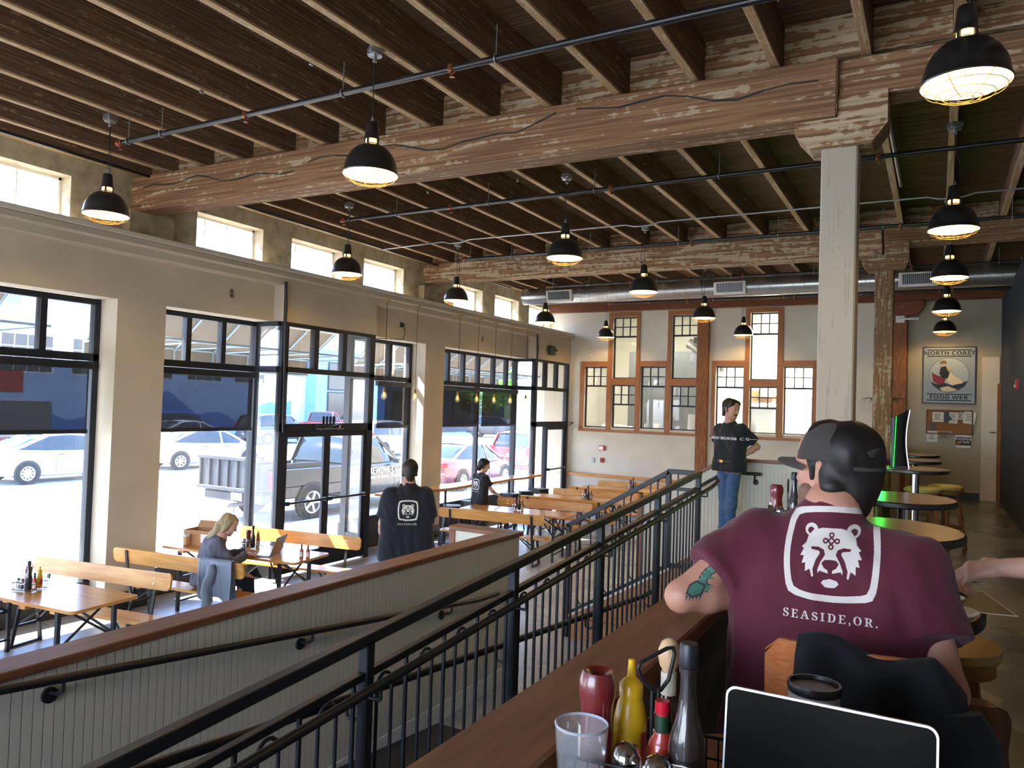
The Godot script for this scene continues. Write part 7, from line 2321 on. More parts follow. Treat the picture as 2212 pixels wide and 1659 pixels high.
func seated_man() -> void:
	var red = Color("571428")
	var im = shirt_back(red, Color("d9cfc6"))
	var skin = Color("c08a74")
	var o = {
		"label": "seated man in burgundy bear logo shirt and grey cap, tattooed arm on the counter",
		"head": V(-0.232, 2.452, 2.20), "hf": Vector3(-0.86, -0.02, -0.5), "neck": V(-0.236, 2.355, 2.15),
		"sL": V(-0.425, 2.262, 2.15), "sR": V(-0.045, 2.235, 2.12), "eL": V(-0.580, 2.112, 1.985), "wL": V(-0.40, 2.105, 2.16), "eR": V(0.03, 1.985, 2.0), "wR": V(-0.10, 1.86, 2.22),
		"hL": V(-0.315, 1.80, 2.02), "hR": V(-0.135, 1.80, 2.02), "kL": V(-0.34, 1.79, 2.42), "kR": V(0.11, 1.80, 2.40), "aL": V(-0.34, 1.36, 2.44), "aR": V(0.12, 1.36, 2.42),
		"fwd": V(0, 0, 1), "bulk": 0.98, "g": 1.0, "cell": 0.010, "shirtcell": 0.0085, "hcell": 0.004,
		"handL": [V(0.6, 0.0, 0.8), Vector3.UP, -1.0, [0.4, 0.4, 0.4, 0.4, 0.2]], "handR": [V(-0.7, -0.3, 0.6), Vector3.UP, 1.0, [0.6, 0.6, 0.6, 0.6, 0.3]],
		"skin": skin, "shirt": red, "trousers": Color("5a3d25"), "hair": Color("17110f"), "shoes": Color("1f1f20"), "sleeve": 0.62, "hem": 1.10, "loose": 0.98, "wrinkle": 0.009,
		"print": [im, V(-0.222, 2.232, 1.98), Vector3(-0.03, 1, 0), V(0, 0, -1), 0.325],
		"tattoo": [tattoo_image(skin), V(-0.50, 2.135, 2.0), Vector3.UP, V(0, 0, -1), 0.30],
		"hair_bones": [[0, -0.02, -0.06, 0, -0.085, -0.05, 0.055, 0.045], [-0.06, 0.01, -0.02, -0.065, -0.035, -0.035, 0.024, 0.03], [0.06, 0.01, -0.02, 0.065, -0.035, -0.035, 0.024, 0.03], [-0.072, 0.02, 0.018, -0.072, -0.02, 0.022, 0.012, 0.008], [0.072, 0.02, 0.018, 0.072, -0.02, 0.022, 0.012, 0.008]],
		"hair_cut": [0, 0.05, 0.045, 0, -0.2, 0.98]}
	var p = human(o)
	# flat-brimmed cap
	var hz: Vector3 = (o.hf as Vector3).normalized()
	var hx = Vector3.UP.cross(hz).normalized()
	var hb = Basis(hx, hz.cross(hx).normalized(), hz) * Basis(Vector3.RIGHT, -0.10)
	var hc: Vector3 = o.head
	var cm = mat(Color("3d3835"), 0.9)
	cm.rim_enabled = true
	cm.rim = 0.2
	var g = []
	for i in 15:
		var a = PI * 0.5 * i / 14.0
		var row = PackedVector3Array()
		for j in 40:
			var th = TAU * j / 40.0
			var r = pow(cos(a), 0.62)
			var y = sin(a) * 0.098
			var low = 0.0
			# arched gap over the strap at the back
			var bk = clampf((-sin(th) - 0.72) / 0.28, 0.0, 1.0)
			low = 0.035 * bk if i == 0 else 0.0
			var seam = 1.0 + 0.004 * absf(cos(th * 2.5))
			row.append(hc + hb * Vector3(cos(th) * 0.0935 * r * seam, 0.030 + y + low - 0.012 * (1.0 - i / 14.0) * sin(th), sin(th) * 0.111 * r * seam - 0.004))
		g.append(row)
	obj("cap_crown", MB.new().grid(g, true, true), cm, p)
	var br = []
	for i in 7:
		var u = i / 6.0
		var row = PackedVector3Array()
		for j in 13:
			var th = lerpf(0.35, PI - 0.35, j / 12.0)
			var reach = 0.075 * sin((th - 0.35) / (PI - 0.7) * PI) * u
			row.append(hc + hb * Vector3(cos(th) * 0.094, 0.020 - 0.010 * u - 0.010 * absf(cos(th)), sin(th) * 0.108 + reach))
		br.append(row)
	var low = []
	for r in br:
		var q = PackedVector3Array()
		for v in r:
			q.append(v - hb.y * 0.005)
		low.append(q)
	obj("cap_brim", MB.new().grid(br, false, true).grid(low).grid([br[6], low[6]]), cm, p)
	obj("cap_button", MB.new().lathe([Vector2(0.009, 0.0), Vector2(0.006, 0.005), Vector2(0, 0.006)], 12, Transform3D(hb, hc + hb * Vector3(0, 0.127, -0.004))), cm, p)
	var st = []
	for j in 11:
		var th = lerpf(PI * 1.28, PI * 1.72, j / 10.0)
		st.append(hc + hb * Vector3(cos(th) * 0.096, 0.022, sin(th) * 0.114 - 0.004))
	obj("cap_strap", MB.new().tube(st, 0.006, 6), cm, p)
	# short beard
	var bf = Fig.new()
	var b2 = Basis(hx, hz.cross(hx).normalized(), hz)
	for q in [[-0.05, -0.055, 0.05, -0.03, -0.085, 0.06], [0.05, -0.055, 0.05, 0.03, -0.085, 0.06], [-0.03, -0.09, 0.062, 0.03, -0.09, 0.062]]:
		bf.add(hc + b2 * Vector3(q[0], q[1], q[2]), hc + b2 * Vector3(q[3], q[4], q[5]), 0.022, 0.024, 0, 0.02)
	bf.wrinkle = 0.004
	obj("stubble", bf.build(0.004), mat(Color("7a5a4c"), 0.8), p)

func standing_man() -> void:
	var navy = Color("12151b")
	var f = V(-0.45, 0, -0.89)
	var im = shirt_front(navy, Color("e2e2e0"))
	var o = {
		"label": "standing man with dark bobbed hair, black shirt and blue jeans, hands on hips",
		"head": V(-2.205, 2.628, 9.45), "hf": V(0.84, -0.16, -0.50), "neck": V(-2.213, 2.475, 9.46),
		"sL": V(-2.045, 2.385, 9.375), "sR": V(-2.365, 2.375, 9.535), "eL": V(-1.895, 2.185, 9.50), "wL": V(-2.085, 2.045, 9.36), "eR": V(-2.425, 2.175, 9.66), "wR": V(-2.345, 2.04, 9.52),
		"hL": V(-2.135, 1.905, 9.41), "hR": V(-2.285, 1.90, 9.48), "kL": V(-2.165, 1.46, 9.38), "kR": V(-2.255, 1.45, 9.44), "aL": V(-2.19, 1.09, 9.48), "aR": V(-2.27, 1.09, 9.46),
		"footL": V(-0.5, 0, -0.85), "footR": V(-0.75, 0, -0.65), "fwd": f, "bulk": 0.92, "g": 0.95, "cell": 0.011, "hcell": 0.0045,
		"handL": [V(-1.0, -0.12, 0.05), V(-0.3, 0.2, -0.9), 1.0, [0.25, 0.25, 0.3, 0.35, 0.2]], "handR": [V(0.5, -0.3, -0.6), V(-0.8, 0.1, -0.3), -1.0, [0.3, 0.3, 0.3, 0.3, 0.2]],
		"skin": Color("b98770"), "shirt": navy, "trousers": Color("4f6f96"), "denim": true, "hair": Color("15100f"), "shoes": Color("26282e"), "sleeve": 0.72, "hem": 0.98, "loose": 1.02,
		"print": [im, V(-2.20, 2.215, 9.35), Vector3.UP, f, 0.42], "leg": 1.05,
		"hair_bones": [[0.055, 0.03, -0.03, 0.066, -0.085, -0.02, 0.032, 0.026], [-0.055, 0.03, -0.03, -0.066, -0.085, -0.02, 0.032, 0.026], [0, 0, -0.06, 0, -0.095, -0.055, 0.06, 0.055], [-0.05, 0.08, 0.05, 0.05, 0.08, 0.05, 0.028, 0.028]],
		"hair_cut": [0, 0.055, 0.075, 0, -0.75, 0.66]}
	var p = human(o)
	var hz: Vector3 = (o.hf as Vector3).normalized()
	var hx = Vector3.UP.cross(hz).normalized()
	var hb = Basis(hx, hz.cross(hx).normalized(), hz)
	obj("moustache", MB.new().tube([o.head + hb * Vector3(-0.03, -0.056, 0.088), o.head + hb * Vector3(0, -0.048, 0.103), o.head + hb * Vector3(0.03, -0.056, 0.088)], [0.003, 0.006, 0.003], 8), mat(Color("1a1210"), 0.8), p)
	# belt with buckle
	var c = V(-2.212, 2.0, 9.445)
	var rx = V(0.89, 0, -0.45)
	var ring = []
	for k in 28:
		var a = TAU * k / 28.0
		ring.append(c + rx * cos(a) * 0.176 + f * sin(a) * 0.128)
	obj("belt", MB.new().tube(ring, 0.014, 6, false, true), mat(Color("4a3a2c"), 0.5), p)
	obj("belt_buckle", MB.new().box(c + f * 0.143, Vector3(0.055, 0.036, 0.012), Basis(rx, Vector3.UP, f), 0.004), M.brass, p)

func bear_man() -> void:
	var navy = Color("0f131c")
	var f = V(-0.6, 0, 0.8)
	var r = V(0.8, 0, 0.6)
	var c = V(-5.143, 0, 6.9)
	var P = func(u: float, y: float, w: float) -> Vector3: return c + r * u + Vector3(0, y, 0) + f * w
	var o = {
		"label": "man in a black bear logo shirt seen from behind, facing the double doors",
		"head": P.call(0.008, 1.815, 0.01), "hf": f + V(-0.15, -0.06, 0.0), "neck": P.call(0.0, 1.665, -0.01),
		"sL": P.call(-0.195, 1.555, 0.0), "sR": P.call(0.195, 1.565, 0.0), "eL": P.call(-0.265, 1.245, -0.02), "eR": P.call(0.245, 1.255, -0.02), "wL": P.call(-0.25, 0.965, 0.05), "wR": P.call(0.235, 0.985, 0.05),
		"hL": P.call(-0.10, 0.93, 0.0), "hR": P.call(0.10, 0.93, 0.0), "kL": P.call(-0.11, 0.49, 0.02), "kR": P.call(0.11, 0.49, 0.02), "aL": P.call(-0.12, 0.09, 0.0), "aR": P.call(0.12, 0.09, 0.0),
		"fwd": f, "bulk": 1.12, "g": 1.08, "cell": 0.012, "hcell": 0.005, "hs": 1.05,
		"handL": [V(0.1, -1, 0.15), -r, -1.0, [0.35, 0.35, 0.4, 0.4, 0.3]], "handR": [V(0.0, -1, 0.15), r, 1.0, [0.35, 0.35, 0.4, 0.4, 0.3]],
		"skin": Color("b98a76"), "shirt": navy, "trousers": Color("5d7aa6"), "denim": true, "hair": Color("2a1d17"), "shoes": Color("1c1c1e"), "sleeve": 0.80, "hem": 1.10, "loose": 1.08,
		"print": [shirt_back(navy, Color("dad4c6")), P.call(0.005, 1.375, -0.15), Vector3.UP, -f, 0.335],
		"hair_bones": [[0, -0.01, -0.06, 0, -0.085, -0.045, 0.055, 0.04], [-0.06, 0, -0.02, -0.065, -0.03, -0.03, 0.024, 0.02], [0.06, 0, -0.02, 0.065, -0.03, -0.03, 0.024, 0.02]]}
	human(o)

func waitress() -> void:
	var blk = Color("15151a")
	var f = V(0.45, 0, 0.89)
	var r = V(0.89, 0, -0.45)
	var c = V(-7.31, 0, 12.0)
	var P = func(u: float, y: float, w: float) -> Vector3: return c + r * u + Vector3(0, y, 0) + f * w
	var o = {
		"label": "waitress in black with dark pinned up hair, reaching to the bench back",
		"head": P.call(0.0, 1.465, 0.06), "hf": f + V(0.35, -0.30, 0.0), "neck": P.call(0.0, 1.325, 0.02),
		"sL": P.call(-0.16, 1.245, 0.0), "sR": P.call(0.16, 1.24, 0.01), "eL": P.call(-0.22, 1.0, 0.02), "eR": P.call(0.20, 1.025, 0.12), "wL": P.call(-0.18, 0.80, 0.12), "wR": V(-7.17, 0.925, 12.36),
		"hL": P.call(-0.085, 0.80, 0.0), "hR": P.call(0.085, 0.80, 0.0), "kL": P.call(-0.09, 0.44, 0.04), "kR": P.call(0.09, 0.44, 0.02), "aL": P.call(-0.10, 0.09, 0.0), "aR": P.call(0.10, 0.09, 0.0),
		"fwd": f, "bulk": 0.88, "g": 0.9, "cell": 0.012, "hcell": 0.005, "hs": 0.95,
		"handR": [V(0.25, -0.35, 0.9), V(0.2, 0.9, 0.3), 1.0, [0.35, 0.35, 0.4, 0.4, 0.3]], "handL": [V(0.1, -1, 0.15), -r, -1.0, [0.4, 0.4, 0.4, 0.4, 0.3]],
		"skin": Color("d2a690"), "shirt": blk, "trousers": Color("24242b"), "hair": Color("120d0d"), "shoes": Color("151517"), "sleeve": 0.62, "hem": 1.0,
		"print": [shirt_back(blk, Color("d8d4cc")), P.call(0.0, 1.10, -0.12), Vector3.UP, -f, 0.30], "leg": 1.1,
		"hair_bones": [[0.058, 0.02, -0.01, 0.062, -0.06, 0.0, 0.028, 0.02], [-0.058, 0.02, -0.01, -0.062, -0.06, 0.0, 0.028, 0.02], [0, -0.06, -0.10, 0, -0.075, -0.115, 0.042, 0.04], [0, -0.02, -0.06, 0, -0.08, -0.06, 0.05, 0.045]]}
	human(o)

func laptop_woman() -> void:
	var f = V(0.42, 0, 0.91)
	var o = {
		"label": "blond woman in a grey sweater sitting at her laptop by the window",
		"head": V(-7.005, 1.135, 6.03), "hf": V(0.55, -0.42, 0.75), "neck": V(-7.02, 1.005, 5.95),
		"sL": V(-7.20, 0.945, 5.97), "sR": V(-6.90, 0.945, 5.82), "eL": V(-7.12, 0.76, 6.13), "wL": V(-6.96, 0.815, 6.28), "eR": V(-6.72, 0.755, 5.87), "wR": V(-6.79, 0.825, 6.12),
		"hL": V(-7.10, 0.545, 5.79), "hR": V(-6.94, 0.545, 5.71), "kL": V(-6.92, 0.56, 6.18), "kR": V(-6.70, 0.56, 6.08), "aL": V(-6.90, 0.10, 6.22), "aR": V(-6.66, 0.10, 6.12),
		"fwd": f, "bulk": 0.92, "g": 0.92, "cell": 0.011, "hcell": 0.005, "hs": 0.95,
		"handR": [V(-0.1, -0.12, 0.95), Vector3.UP, 1.0, [0.35, 0.3, 0.3, 0.35, 0.2]], "handL": [V(0.35, -0.1, 0.9), Vector3.UP, -1.0, [0.35, 0.3, 0.3, 0.35, 0.2]],
		"skin": Color("d3a58c"), "shirt": Color("5a5a66"), "trousers": Color("29334a"), "denim": true, "hair": Color("a08a64"), "shoes": Color("2d2d30"), "sleeve": 1.5, "hem": 1.05, "wrinkle": 0.016,
		"hair_bones": [[0, 0.0, -0.06, 0.01, -0.22, -0.10, 0.068, 0.055], [0.062, 0.02, -0.01, 0.075, -0.20, -0.02, 0.032, 0.03], [-0.062, 0.02, -0.01, -0.075, -0.20, -0.02, 0.032, 0.03], [0.05, -0.1, -0.06, 0.07, -0.26, -0.07, 0.04, 0.02]], "hair_rough": 0.016}
	var p = human(o)
	# glasses pushed up in the hair
	var hz: Vector3 = (o.hf as Vector3).normalized()
	var hx = Vector3.UP.cross(hz).normalized()
	var hb = Basis(hx, hz.cross(hx).normalized(), hz)
	var gm = MB.new()
	for sg in [-1.0, 1.0]:
		var ring = []
		for k in 14:
			ring.append(o.head + hb * Vector3(sg * 0.032 + cos(TAU * k / 14.0) * 0.024, 0.135 + sin(TAU * k / 14.0) * 0.012, 0.055 + sin(TAU * k / 14.0) * 0.016))
		gm.tube(ring, 0.002, 5, false, true)
	obj("glasses", gm, M.black, p)
	# quilted jacket over the end of the bench back
	var jk = thing("jacket", "grey quilted jacket draped over the end of the bench back", "jacket", V(-6.62, 0.0, 5.55), deg_to_rad(7.0))
	var g = []
	for i in 30:
		var u = i / 29.0
		var row = PackedVector3Array()
		for j in 27:
			var s = (j - 13) / 13.0
			var d = absf(s)
			var y = 0.875 - 0.02 * d if d < 0.12 else 0.873 - (d - 0.12) * (0.46 + 0.05 * sin(u * 9.0))
			var z = signf(s) * (0.03 if d < 0.12 else 0.036 + 0.035 * (d - 0.12) + 0.02 * sin(u * 11.0 + s * 3.0) * d)
			if d < 0.12:
				z = s / 0.12 * 0.03
			var puff = 0.010 * absf(sin(u * PI * 9.0)) * absf(sin(s * PI * 6.0))
			row.append(Vector3(-0.20 + 0.44 * u + 0.03 * s, y + puff * 0.6, z + signf(s) * puff - 0.005 - 0.03 * (0.875 - y)))
		g.append(row)
	obj("quilted_shell", MB.new().grid(g), mat(Color("7d8694"), 0.6), jk)
	var slv = []
	for k in 9:
		slv.append(Vector3(0.02 + 0.02 * sin(k * 1.1), 0.83 - 0.055 * k, 0.075 + 0.01 * k))
	obj("sleeve", MB.new().tube(slv, [0.03, 0.05, 0.045, 0.052, 0.044, 0.05, 0.043, 0.047, 0.04], 12), mat(Color("747d8b"), 0.6), jk)

func fork_person() -> void:
	var o = {
		"label": "person at the right edge reaching a bare forearm with a fork over the plates",
		"head": V(0.78, 2.50, 2.62), "hf": V(-0.95, -0.2, 0.1), "neck": V(0.78, 2.36, 2.60),
		"sL": V(0.76, 2.26, 2.42), "sR": V(0.77, 2.26, 2.78), "eL": V(0.44, 2.245, 2.36), "wL": V(0.165, 2.205, 2.45), "eR": V(0.66, 2.0, 2.86), "wR": V(0.52, 2.06, 2.74),
		"hL": V(0.80, 1.80, 2.52), "hR": V(0.80, 1.80, 2.68), "kL": V(0.46, 1.80, 2.48), "kR": V(0.46, 1.80, 2.74), "aL": V(0.46, 1.35, 2.48), "aR": V(0.46, 1.35, 2.74),
		"fwd": V(-1, 0, 0), "bulk": 0.98, "g": 0.96, "cell": 0.011, "hcell": 0.006, "handcell": 0.003,
		"handL": [V(-0.93, -0.22, 0.12), V(-0.15, 0.92, -0.35), 1.0, [0.75, 0.85, 0.9, 0.95, 0.75]], "handR": [V(-0.9, -0.2, 0.1), Vector3.UP, -1.0, [0.4, 0.4, 0.4, 0.4, 0.2]],
		"skin": Color("c99a86"), "shirt": Color("4a4d55"), "trousers": Color("2c3340"), "hair": Color("4a3626"), "sleeve": 0.7}
	human(o)
	stool(V(0.82, UP, 2.60), 0.2, "bar stool of the person holding the fork, beyond the right edge")
	var fk = thing("fork", "steel fork held in the hand over the plates", "fork", V(0.075, 2.150, 2.475))
	var fm = MB.new()
	fm.bar(Vector3(0.05, 0.008, 0.0), Vector3(-0.06, -0.015, -0.01), 0.008, 0.003)
	for k in 4:
		fm.bar(Vector3(-0.06, -0.015, -0.018 + k * 0.0055), Vector3(-0.10, -0.022, -0.019 + k * 0.0055), 0.003, 0.002)
	fm.box(Vector3(-0.058, -0.014, -0.01), Vector3(0.012, 0.003, 0.024))
	obj("tines_and_handle", fm, M.chrome, fk)


# ---------------------------------------------------------------- bodies: capsules joined smoothly, meshed as surface nets
class Fig:
	var A: PackedVector3Array
	var B: PackedVector3Array
	var RA: PackedFloat32Array
	var RB: PackedFloat32Array
	var F: PackedInt32Array
	var K: PackedFloat32Array
	var cuts: Array = []
	var keep_r := Vector3.RIGHT
	var uvo := Vector3.ZERO
	var uvr := Vector3.ZERO
	var uvu := Vector3.ZERO
	var uvn := Vector3.ZERO
	var wrinkle := 0.0

	func add(a: Vector3, b: Vector3, ra: float, rb: float, flat := 0, k := 0.025) -> void:
		A.append(a); B.append(b); RA.append(ra); RB.append(rb); F.append(flat); K.append(k)

	func build(cell: float) -> ArrayMesh:
		var lo := Vector3(1e9, 1e9, 1e9)
		var hi := -lo
		for i in A.size():
			var r := maxf(RA[i], RB[i]) + cell * 3.0
			lo = lo.min(A[i] - Vector3(r, r, r)).min(B[i] - Vector3(r, r, r))
			hi = hi.max(A[i] + Vector3(r, r, r)).max(B[i] + Vector3(r, r, r))
		var nx := int((hi.x - lo.x) / cell) + 2
		var ny := int((hi.y - lo.y) / cell) + 2
		var nz := int((hi.z - lo.z) / cell) + 2
		var D := PackedFloat32Array()
		D.resize(nx * ny * nz)
		D.fill(1.0)
		var big := cell * 4.0
		for i in A.size():
			var a := A[i]
			var ba := B[i] - a
			var l2 := maxf(ba.length_squared(), 1e-9)
			var ra := RA[i]
			var dr := RB[i] - ra
			var k := K[i]
			var m := maxf(ra, RB[i]) + big + k
			var p0 := (a.min(B[i]) - Vector3(m, m, m) - lo) / cell
			var p1 := (a.max(B[i]) + Vector3(m, m, m) - lo) / cell
			var x0 := maxi(0, int(p0.x))
			var x1 := mini(nx - 1, int(p1.x) + 1)
			var y0 := maxi(0, int(p0.y))
			var y1 := mini(ny - 1, int(p1.y) + 1)
			var z0 := maxi(0, int(p0.z))
			var z1 := mini(nz - 1, int(p1.z) + 1)
			var dirn := ba.normalized()
			var fl := F[i]
			var bb := B[i]
			var bound := m
			for z in range(z0, z1 + 1):
				for y in range(y0, y1 + 1):
					var row := (z * ny + y) * nx
					var p := Vector3(0, lo.y + y * cell, lo.z + z * cell)
					for x in range(x0, x1 + 1):
						p.x = lo.x + x * cell
						var pa := p - a
						var h := clampf(pa.dot(ba) / l2, 0.0, 1.0)
						var d := (pa - ba * h).length()
						if d > bound:
							continue
						d -= ra + dr * h
						if fl > 0:
							d = maxf(d, (p - bb).dot(dirn))
							if fl > 1:
								d = maxf(d, -pa.dot(dirn))
						var o := D[row + x]
						var hh := k - absf(o - d)
						D[row + x] = minf(o, d) - (hh * hh * 0.25 / k if hh > 0.0 else 0.0)
		if cuts.size() or wrinkle > 0.0:
			var nz_ := FastNoiseLite.new()
			nz_.seed = 3
			nz_.frequency = 9.0
			nz_.fractal_octaves = 2
			for z in nz:
				for y in ny:
					var row := (z * ny + y) * nx
					for x in nx:
						var d := D[row + x]
						if d < big:
							var p := lo + Vector3(x, y, z) * cell
							if wrinkle > 0.0:
								d += wrinkle * nz_.get_noise_3d(p.x, p.y * 0.6 + p.x * 0.5, p.z)
							for c in cuts:
								d = maxf(d, (p - (c[0] as Vector3)).dot(c[1]))
							D[row + x] = d
		# nets
		var vid := PackedInt32Array()
		vid.resize(nx * ny * nz)
		vid.fill(-1)
		var vs := PackedVector3Array()
		var sx := 1
		var sy := nx
		var sz := nx * ny
		var off := PackedInt32Array([0, sx, sy, sx + sy, sz, sx + sz, sy + sz, sx + sy + sz])
		var ea := PackedInt32Array([0, 2, 4, 6, 0, 1, 4, 5, 0, 1, 2, 3])
		var eb := PackedInt32Array([1, 3, 5, 7, 2, 3, 6, 7, 4, 5, 6, 7])
		var cp := PackedVector3Array()
		for q in 8:
			cp.append(Vector3(q & 1, (q >> 1) & 1, (q >> 2) & 1))
		for z in nz - 1:
			for y in ny - 1:
				var row := (z * ny + y) * nx
				for x in nx - 1:
					var i := row + x
					var d0 := D[i]
					if d0 > big or d0 < -big:
						continue
					var neg := 0
					for q in 8:
						if D[i + off[q]] < 0.0:
							neg += 1
					if neg == 0 or neg == 8:
						continue
					var s := Vector3.ZERO
					var n := 0
					for e in 12:
						var u := D[i + off[ea[e]]]
						var w := D[i + off[eb[e]]]
						if (u < 0.0) != (w < 0.0):
							s += cp[ea[e]].lerp(cp[eb[e]], u / (u - w))
							n += 1
					vid[i] = vs.size()
					vs.append(lo + (Vector3(x, y, z) + s / n) * cell)
		var idx := PackedInt32Array()
		for z in range(1, nz - 1):
			for y in range(1, ny - 1):
				var row := (z * ny + y) * nx
				for x in range(1, nx - 1):
					var i := row + x
					var d0 := D[i]
					if d0 > big or d0 < -big:
						continue
					var s0 := d0 < 0.0
					for ax in 3:
						var st := sx if ax == 0 else (sy if ax == 1 else sz)
						var s1 := D[i + st] < 0.0
						if s0 == s1:
							continue
						var u := sy if ax == 0 else (sz if ax == 1 else sx)
						var w := sz if ax == 0 else (sx if ax == 1 else sy)
						var a := vid[i - u - w]
						var b := vid[i - w]
						var c := vid[i]
						var d := vid[i - u]
						if a < 0 or b < 0 or c < 0 or d < 0:
							continue
						if s0:
							idx.append_array(PackedInt32Array([a, c, b, a, d, c]))
						else:
							idx.append_array(PackedInt32Array([a, b, c, a, c, d]))
		var ns := PackedVector3Array()
		ns.resize(vs.size())
		for t in range(0, idx.size(), 3):
			var a := vs[idx[t]]
			var n := (vs[idx[t + 2]] - a).cross(vs[idx[t + 1]] - a)
			for q in 3:
				ns[idx[t + q]] += n
		var uv := PackedVector2Array()
		for i in vs.size():
			ns[i] = ns[i].normalized()
			if uvn != Vector3.ZERO:
				var p := vs[i] - uvo
				var v := -p.dot(uvu) + 0.5
				if ns[i].dot(uvn) < 0.0:
					v = -6.0
				uv.append(Vector2(p.dot(uvr) + 0.5, v))
			else:
				uv.append(Vector2(vs[i].x * 4.0, vs[i].y * 4.0))
		var arr := []
		arr.resize(Mesh.ARRAY_MAX)
		arr[Mesh.ARRAY_VERTEX] = vs
		arr[Mesh.ARRAY_NORMAL] = ns
		arr[Mesh.ARRAY_TEX_UV] = uv
		arr[Mesh.ARRAY_INDEX] = idx
		var am := ArrayMesh.new()
		am.add_surface_from_arrays(Mesh.PRIMITIVE_TRIANGLES, arr)
		return am

# head in its own frame: x to its left... here x right, y up, z forward; centre between the ears
func head_bones(f: Fig, c: Vector3, b: Basis, s: float) -> void:
	var P := func(x: float, y: float, z: float) -> Vector3: return c + b * (Vector3(x, y, z) * s)
	f.add(P.call(0, 0.045, -0.032), P.call(0, 0.048, 0.03), 0.078 * s, 0.074 * s, 0, 0.02)
	f.add(P.call(0, 0.0, 0.035), P.call(0, -0.06, 0.045), 0.060 * s, 0.046 * s, 0, 0.03)
	f.add(P.call(-0.028, -0.072, 0.03), P.call(0.028, -0.072, 0.03), 0.036 * s, 0.036 * s, 0, 0.03)
	f.add(P.call(-0.008, -0.096, 0.072), P.call(0.008, -0.096, 0.072), 0.018 * s, 0.018 * s, 0, 0.025)
	f.add(P.call(-0.034, -0.02, 0.062), P.call(-0.03, -0.03, 0.066), 0.028 * s, 0.026 * s, 0, 0.02)
	f.add(P.call(0.034, -0.02, 0.062), P.call(0.03, -0.03, 0.066), 0.028 * s, 0.026 * s, 0, 0.02)
	f.add(P.call(-0.036, 0.028, 0.082), P.call(0.036, 0.028, 0.082), 0.013 * s, 0.013 * s, 0, 0.015)
	f.add(P.call(0, 0.018, 0.092), P.call(0, -0.026, 0.112), 0.009 * s, 0.014 * s, 0, 0.012)
	f.add(P.call(-0.012, -0.03, 0.10), P.call(0.012, -0.03, 0.10), 0.010 * s, 0.010 * s, 0, 0.008)
	f.add(P.call(-0.018, -0.062, 0.092), P.call(0.018, -0.062, 0.092), 0.008 * s, 0.008 * s, 0, 0.006)
	for sg in [-1.0, 1.0]:
		f.add(P.call(sg * 0.078, 0.018, -0.010), P.call(sg * 0.074, -0.028, 0.002), 0.013 * s, 0.009 * s, 0, 0.006)

func head_details(c: Vector3, b: Basis, s: float, p: Node, brow: Color) -> void:
	for sg in [-1.0, 1.0]:
		var e := obj("eye", MB.new().lathe([Vector2(0, 0.0135), Vector2(0.006, 0.012), Vector2(0.011, 0.007), Vector2(0.0135, 0.0), Vector2(0.0, -0.005)], 12, Transform3D((b * Basis(Vector3.RIGHT, PI / 2)).scaled(Vector3(s, s, s)), c + b * (Vector3(sg * 0.031, 0.008, 0.084) * s))), mat(Color("e9e4dd"), 0.2), p)
		obj("iris", MB.new().lathe([Vector2(0, 0.0150), Vector2(0.005, 0.0140), Vector2(0.0065, 0.0120)], 10, Transform3D((b * Basis(Vector3.RIGHT, PI / 2)).scaled(Vector3(s, s, s)), c + b * (Vector3(sg * 0.031, 0.008, 0.084) * s))), mat(Color("2a1a12"), 0.1), e)
		obj("eyebrow", MB.new().tube([c + b * (Vector3(sg * 0.014, 0.030, 0.096) * s), c + b * (Vector3(sg * 0.032, 0.035, 0.092) * s), c + b * (Vector3(sg * 0.048, 0.029, 0.078) * s)], [0.004 * s, 0.005 * s, 0.002 * s], 6), mat(brow, 0.8), p)
	obj("lips", MB.new().tube([c + b * (Vector3(-0.022, -0.062, 0.090) * s), c + b * (Vector3(0, -0.060, 0.0995) * s), c + b * (Vector3(0.022, -0.062, 0.090) * s)], [0.003 * s, 0.0055 * s, 0.003 * s], 8), mat(Color("9a5a4e"), 0.5), p)

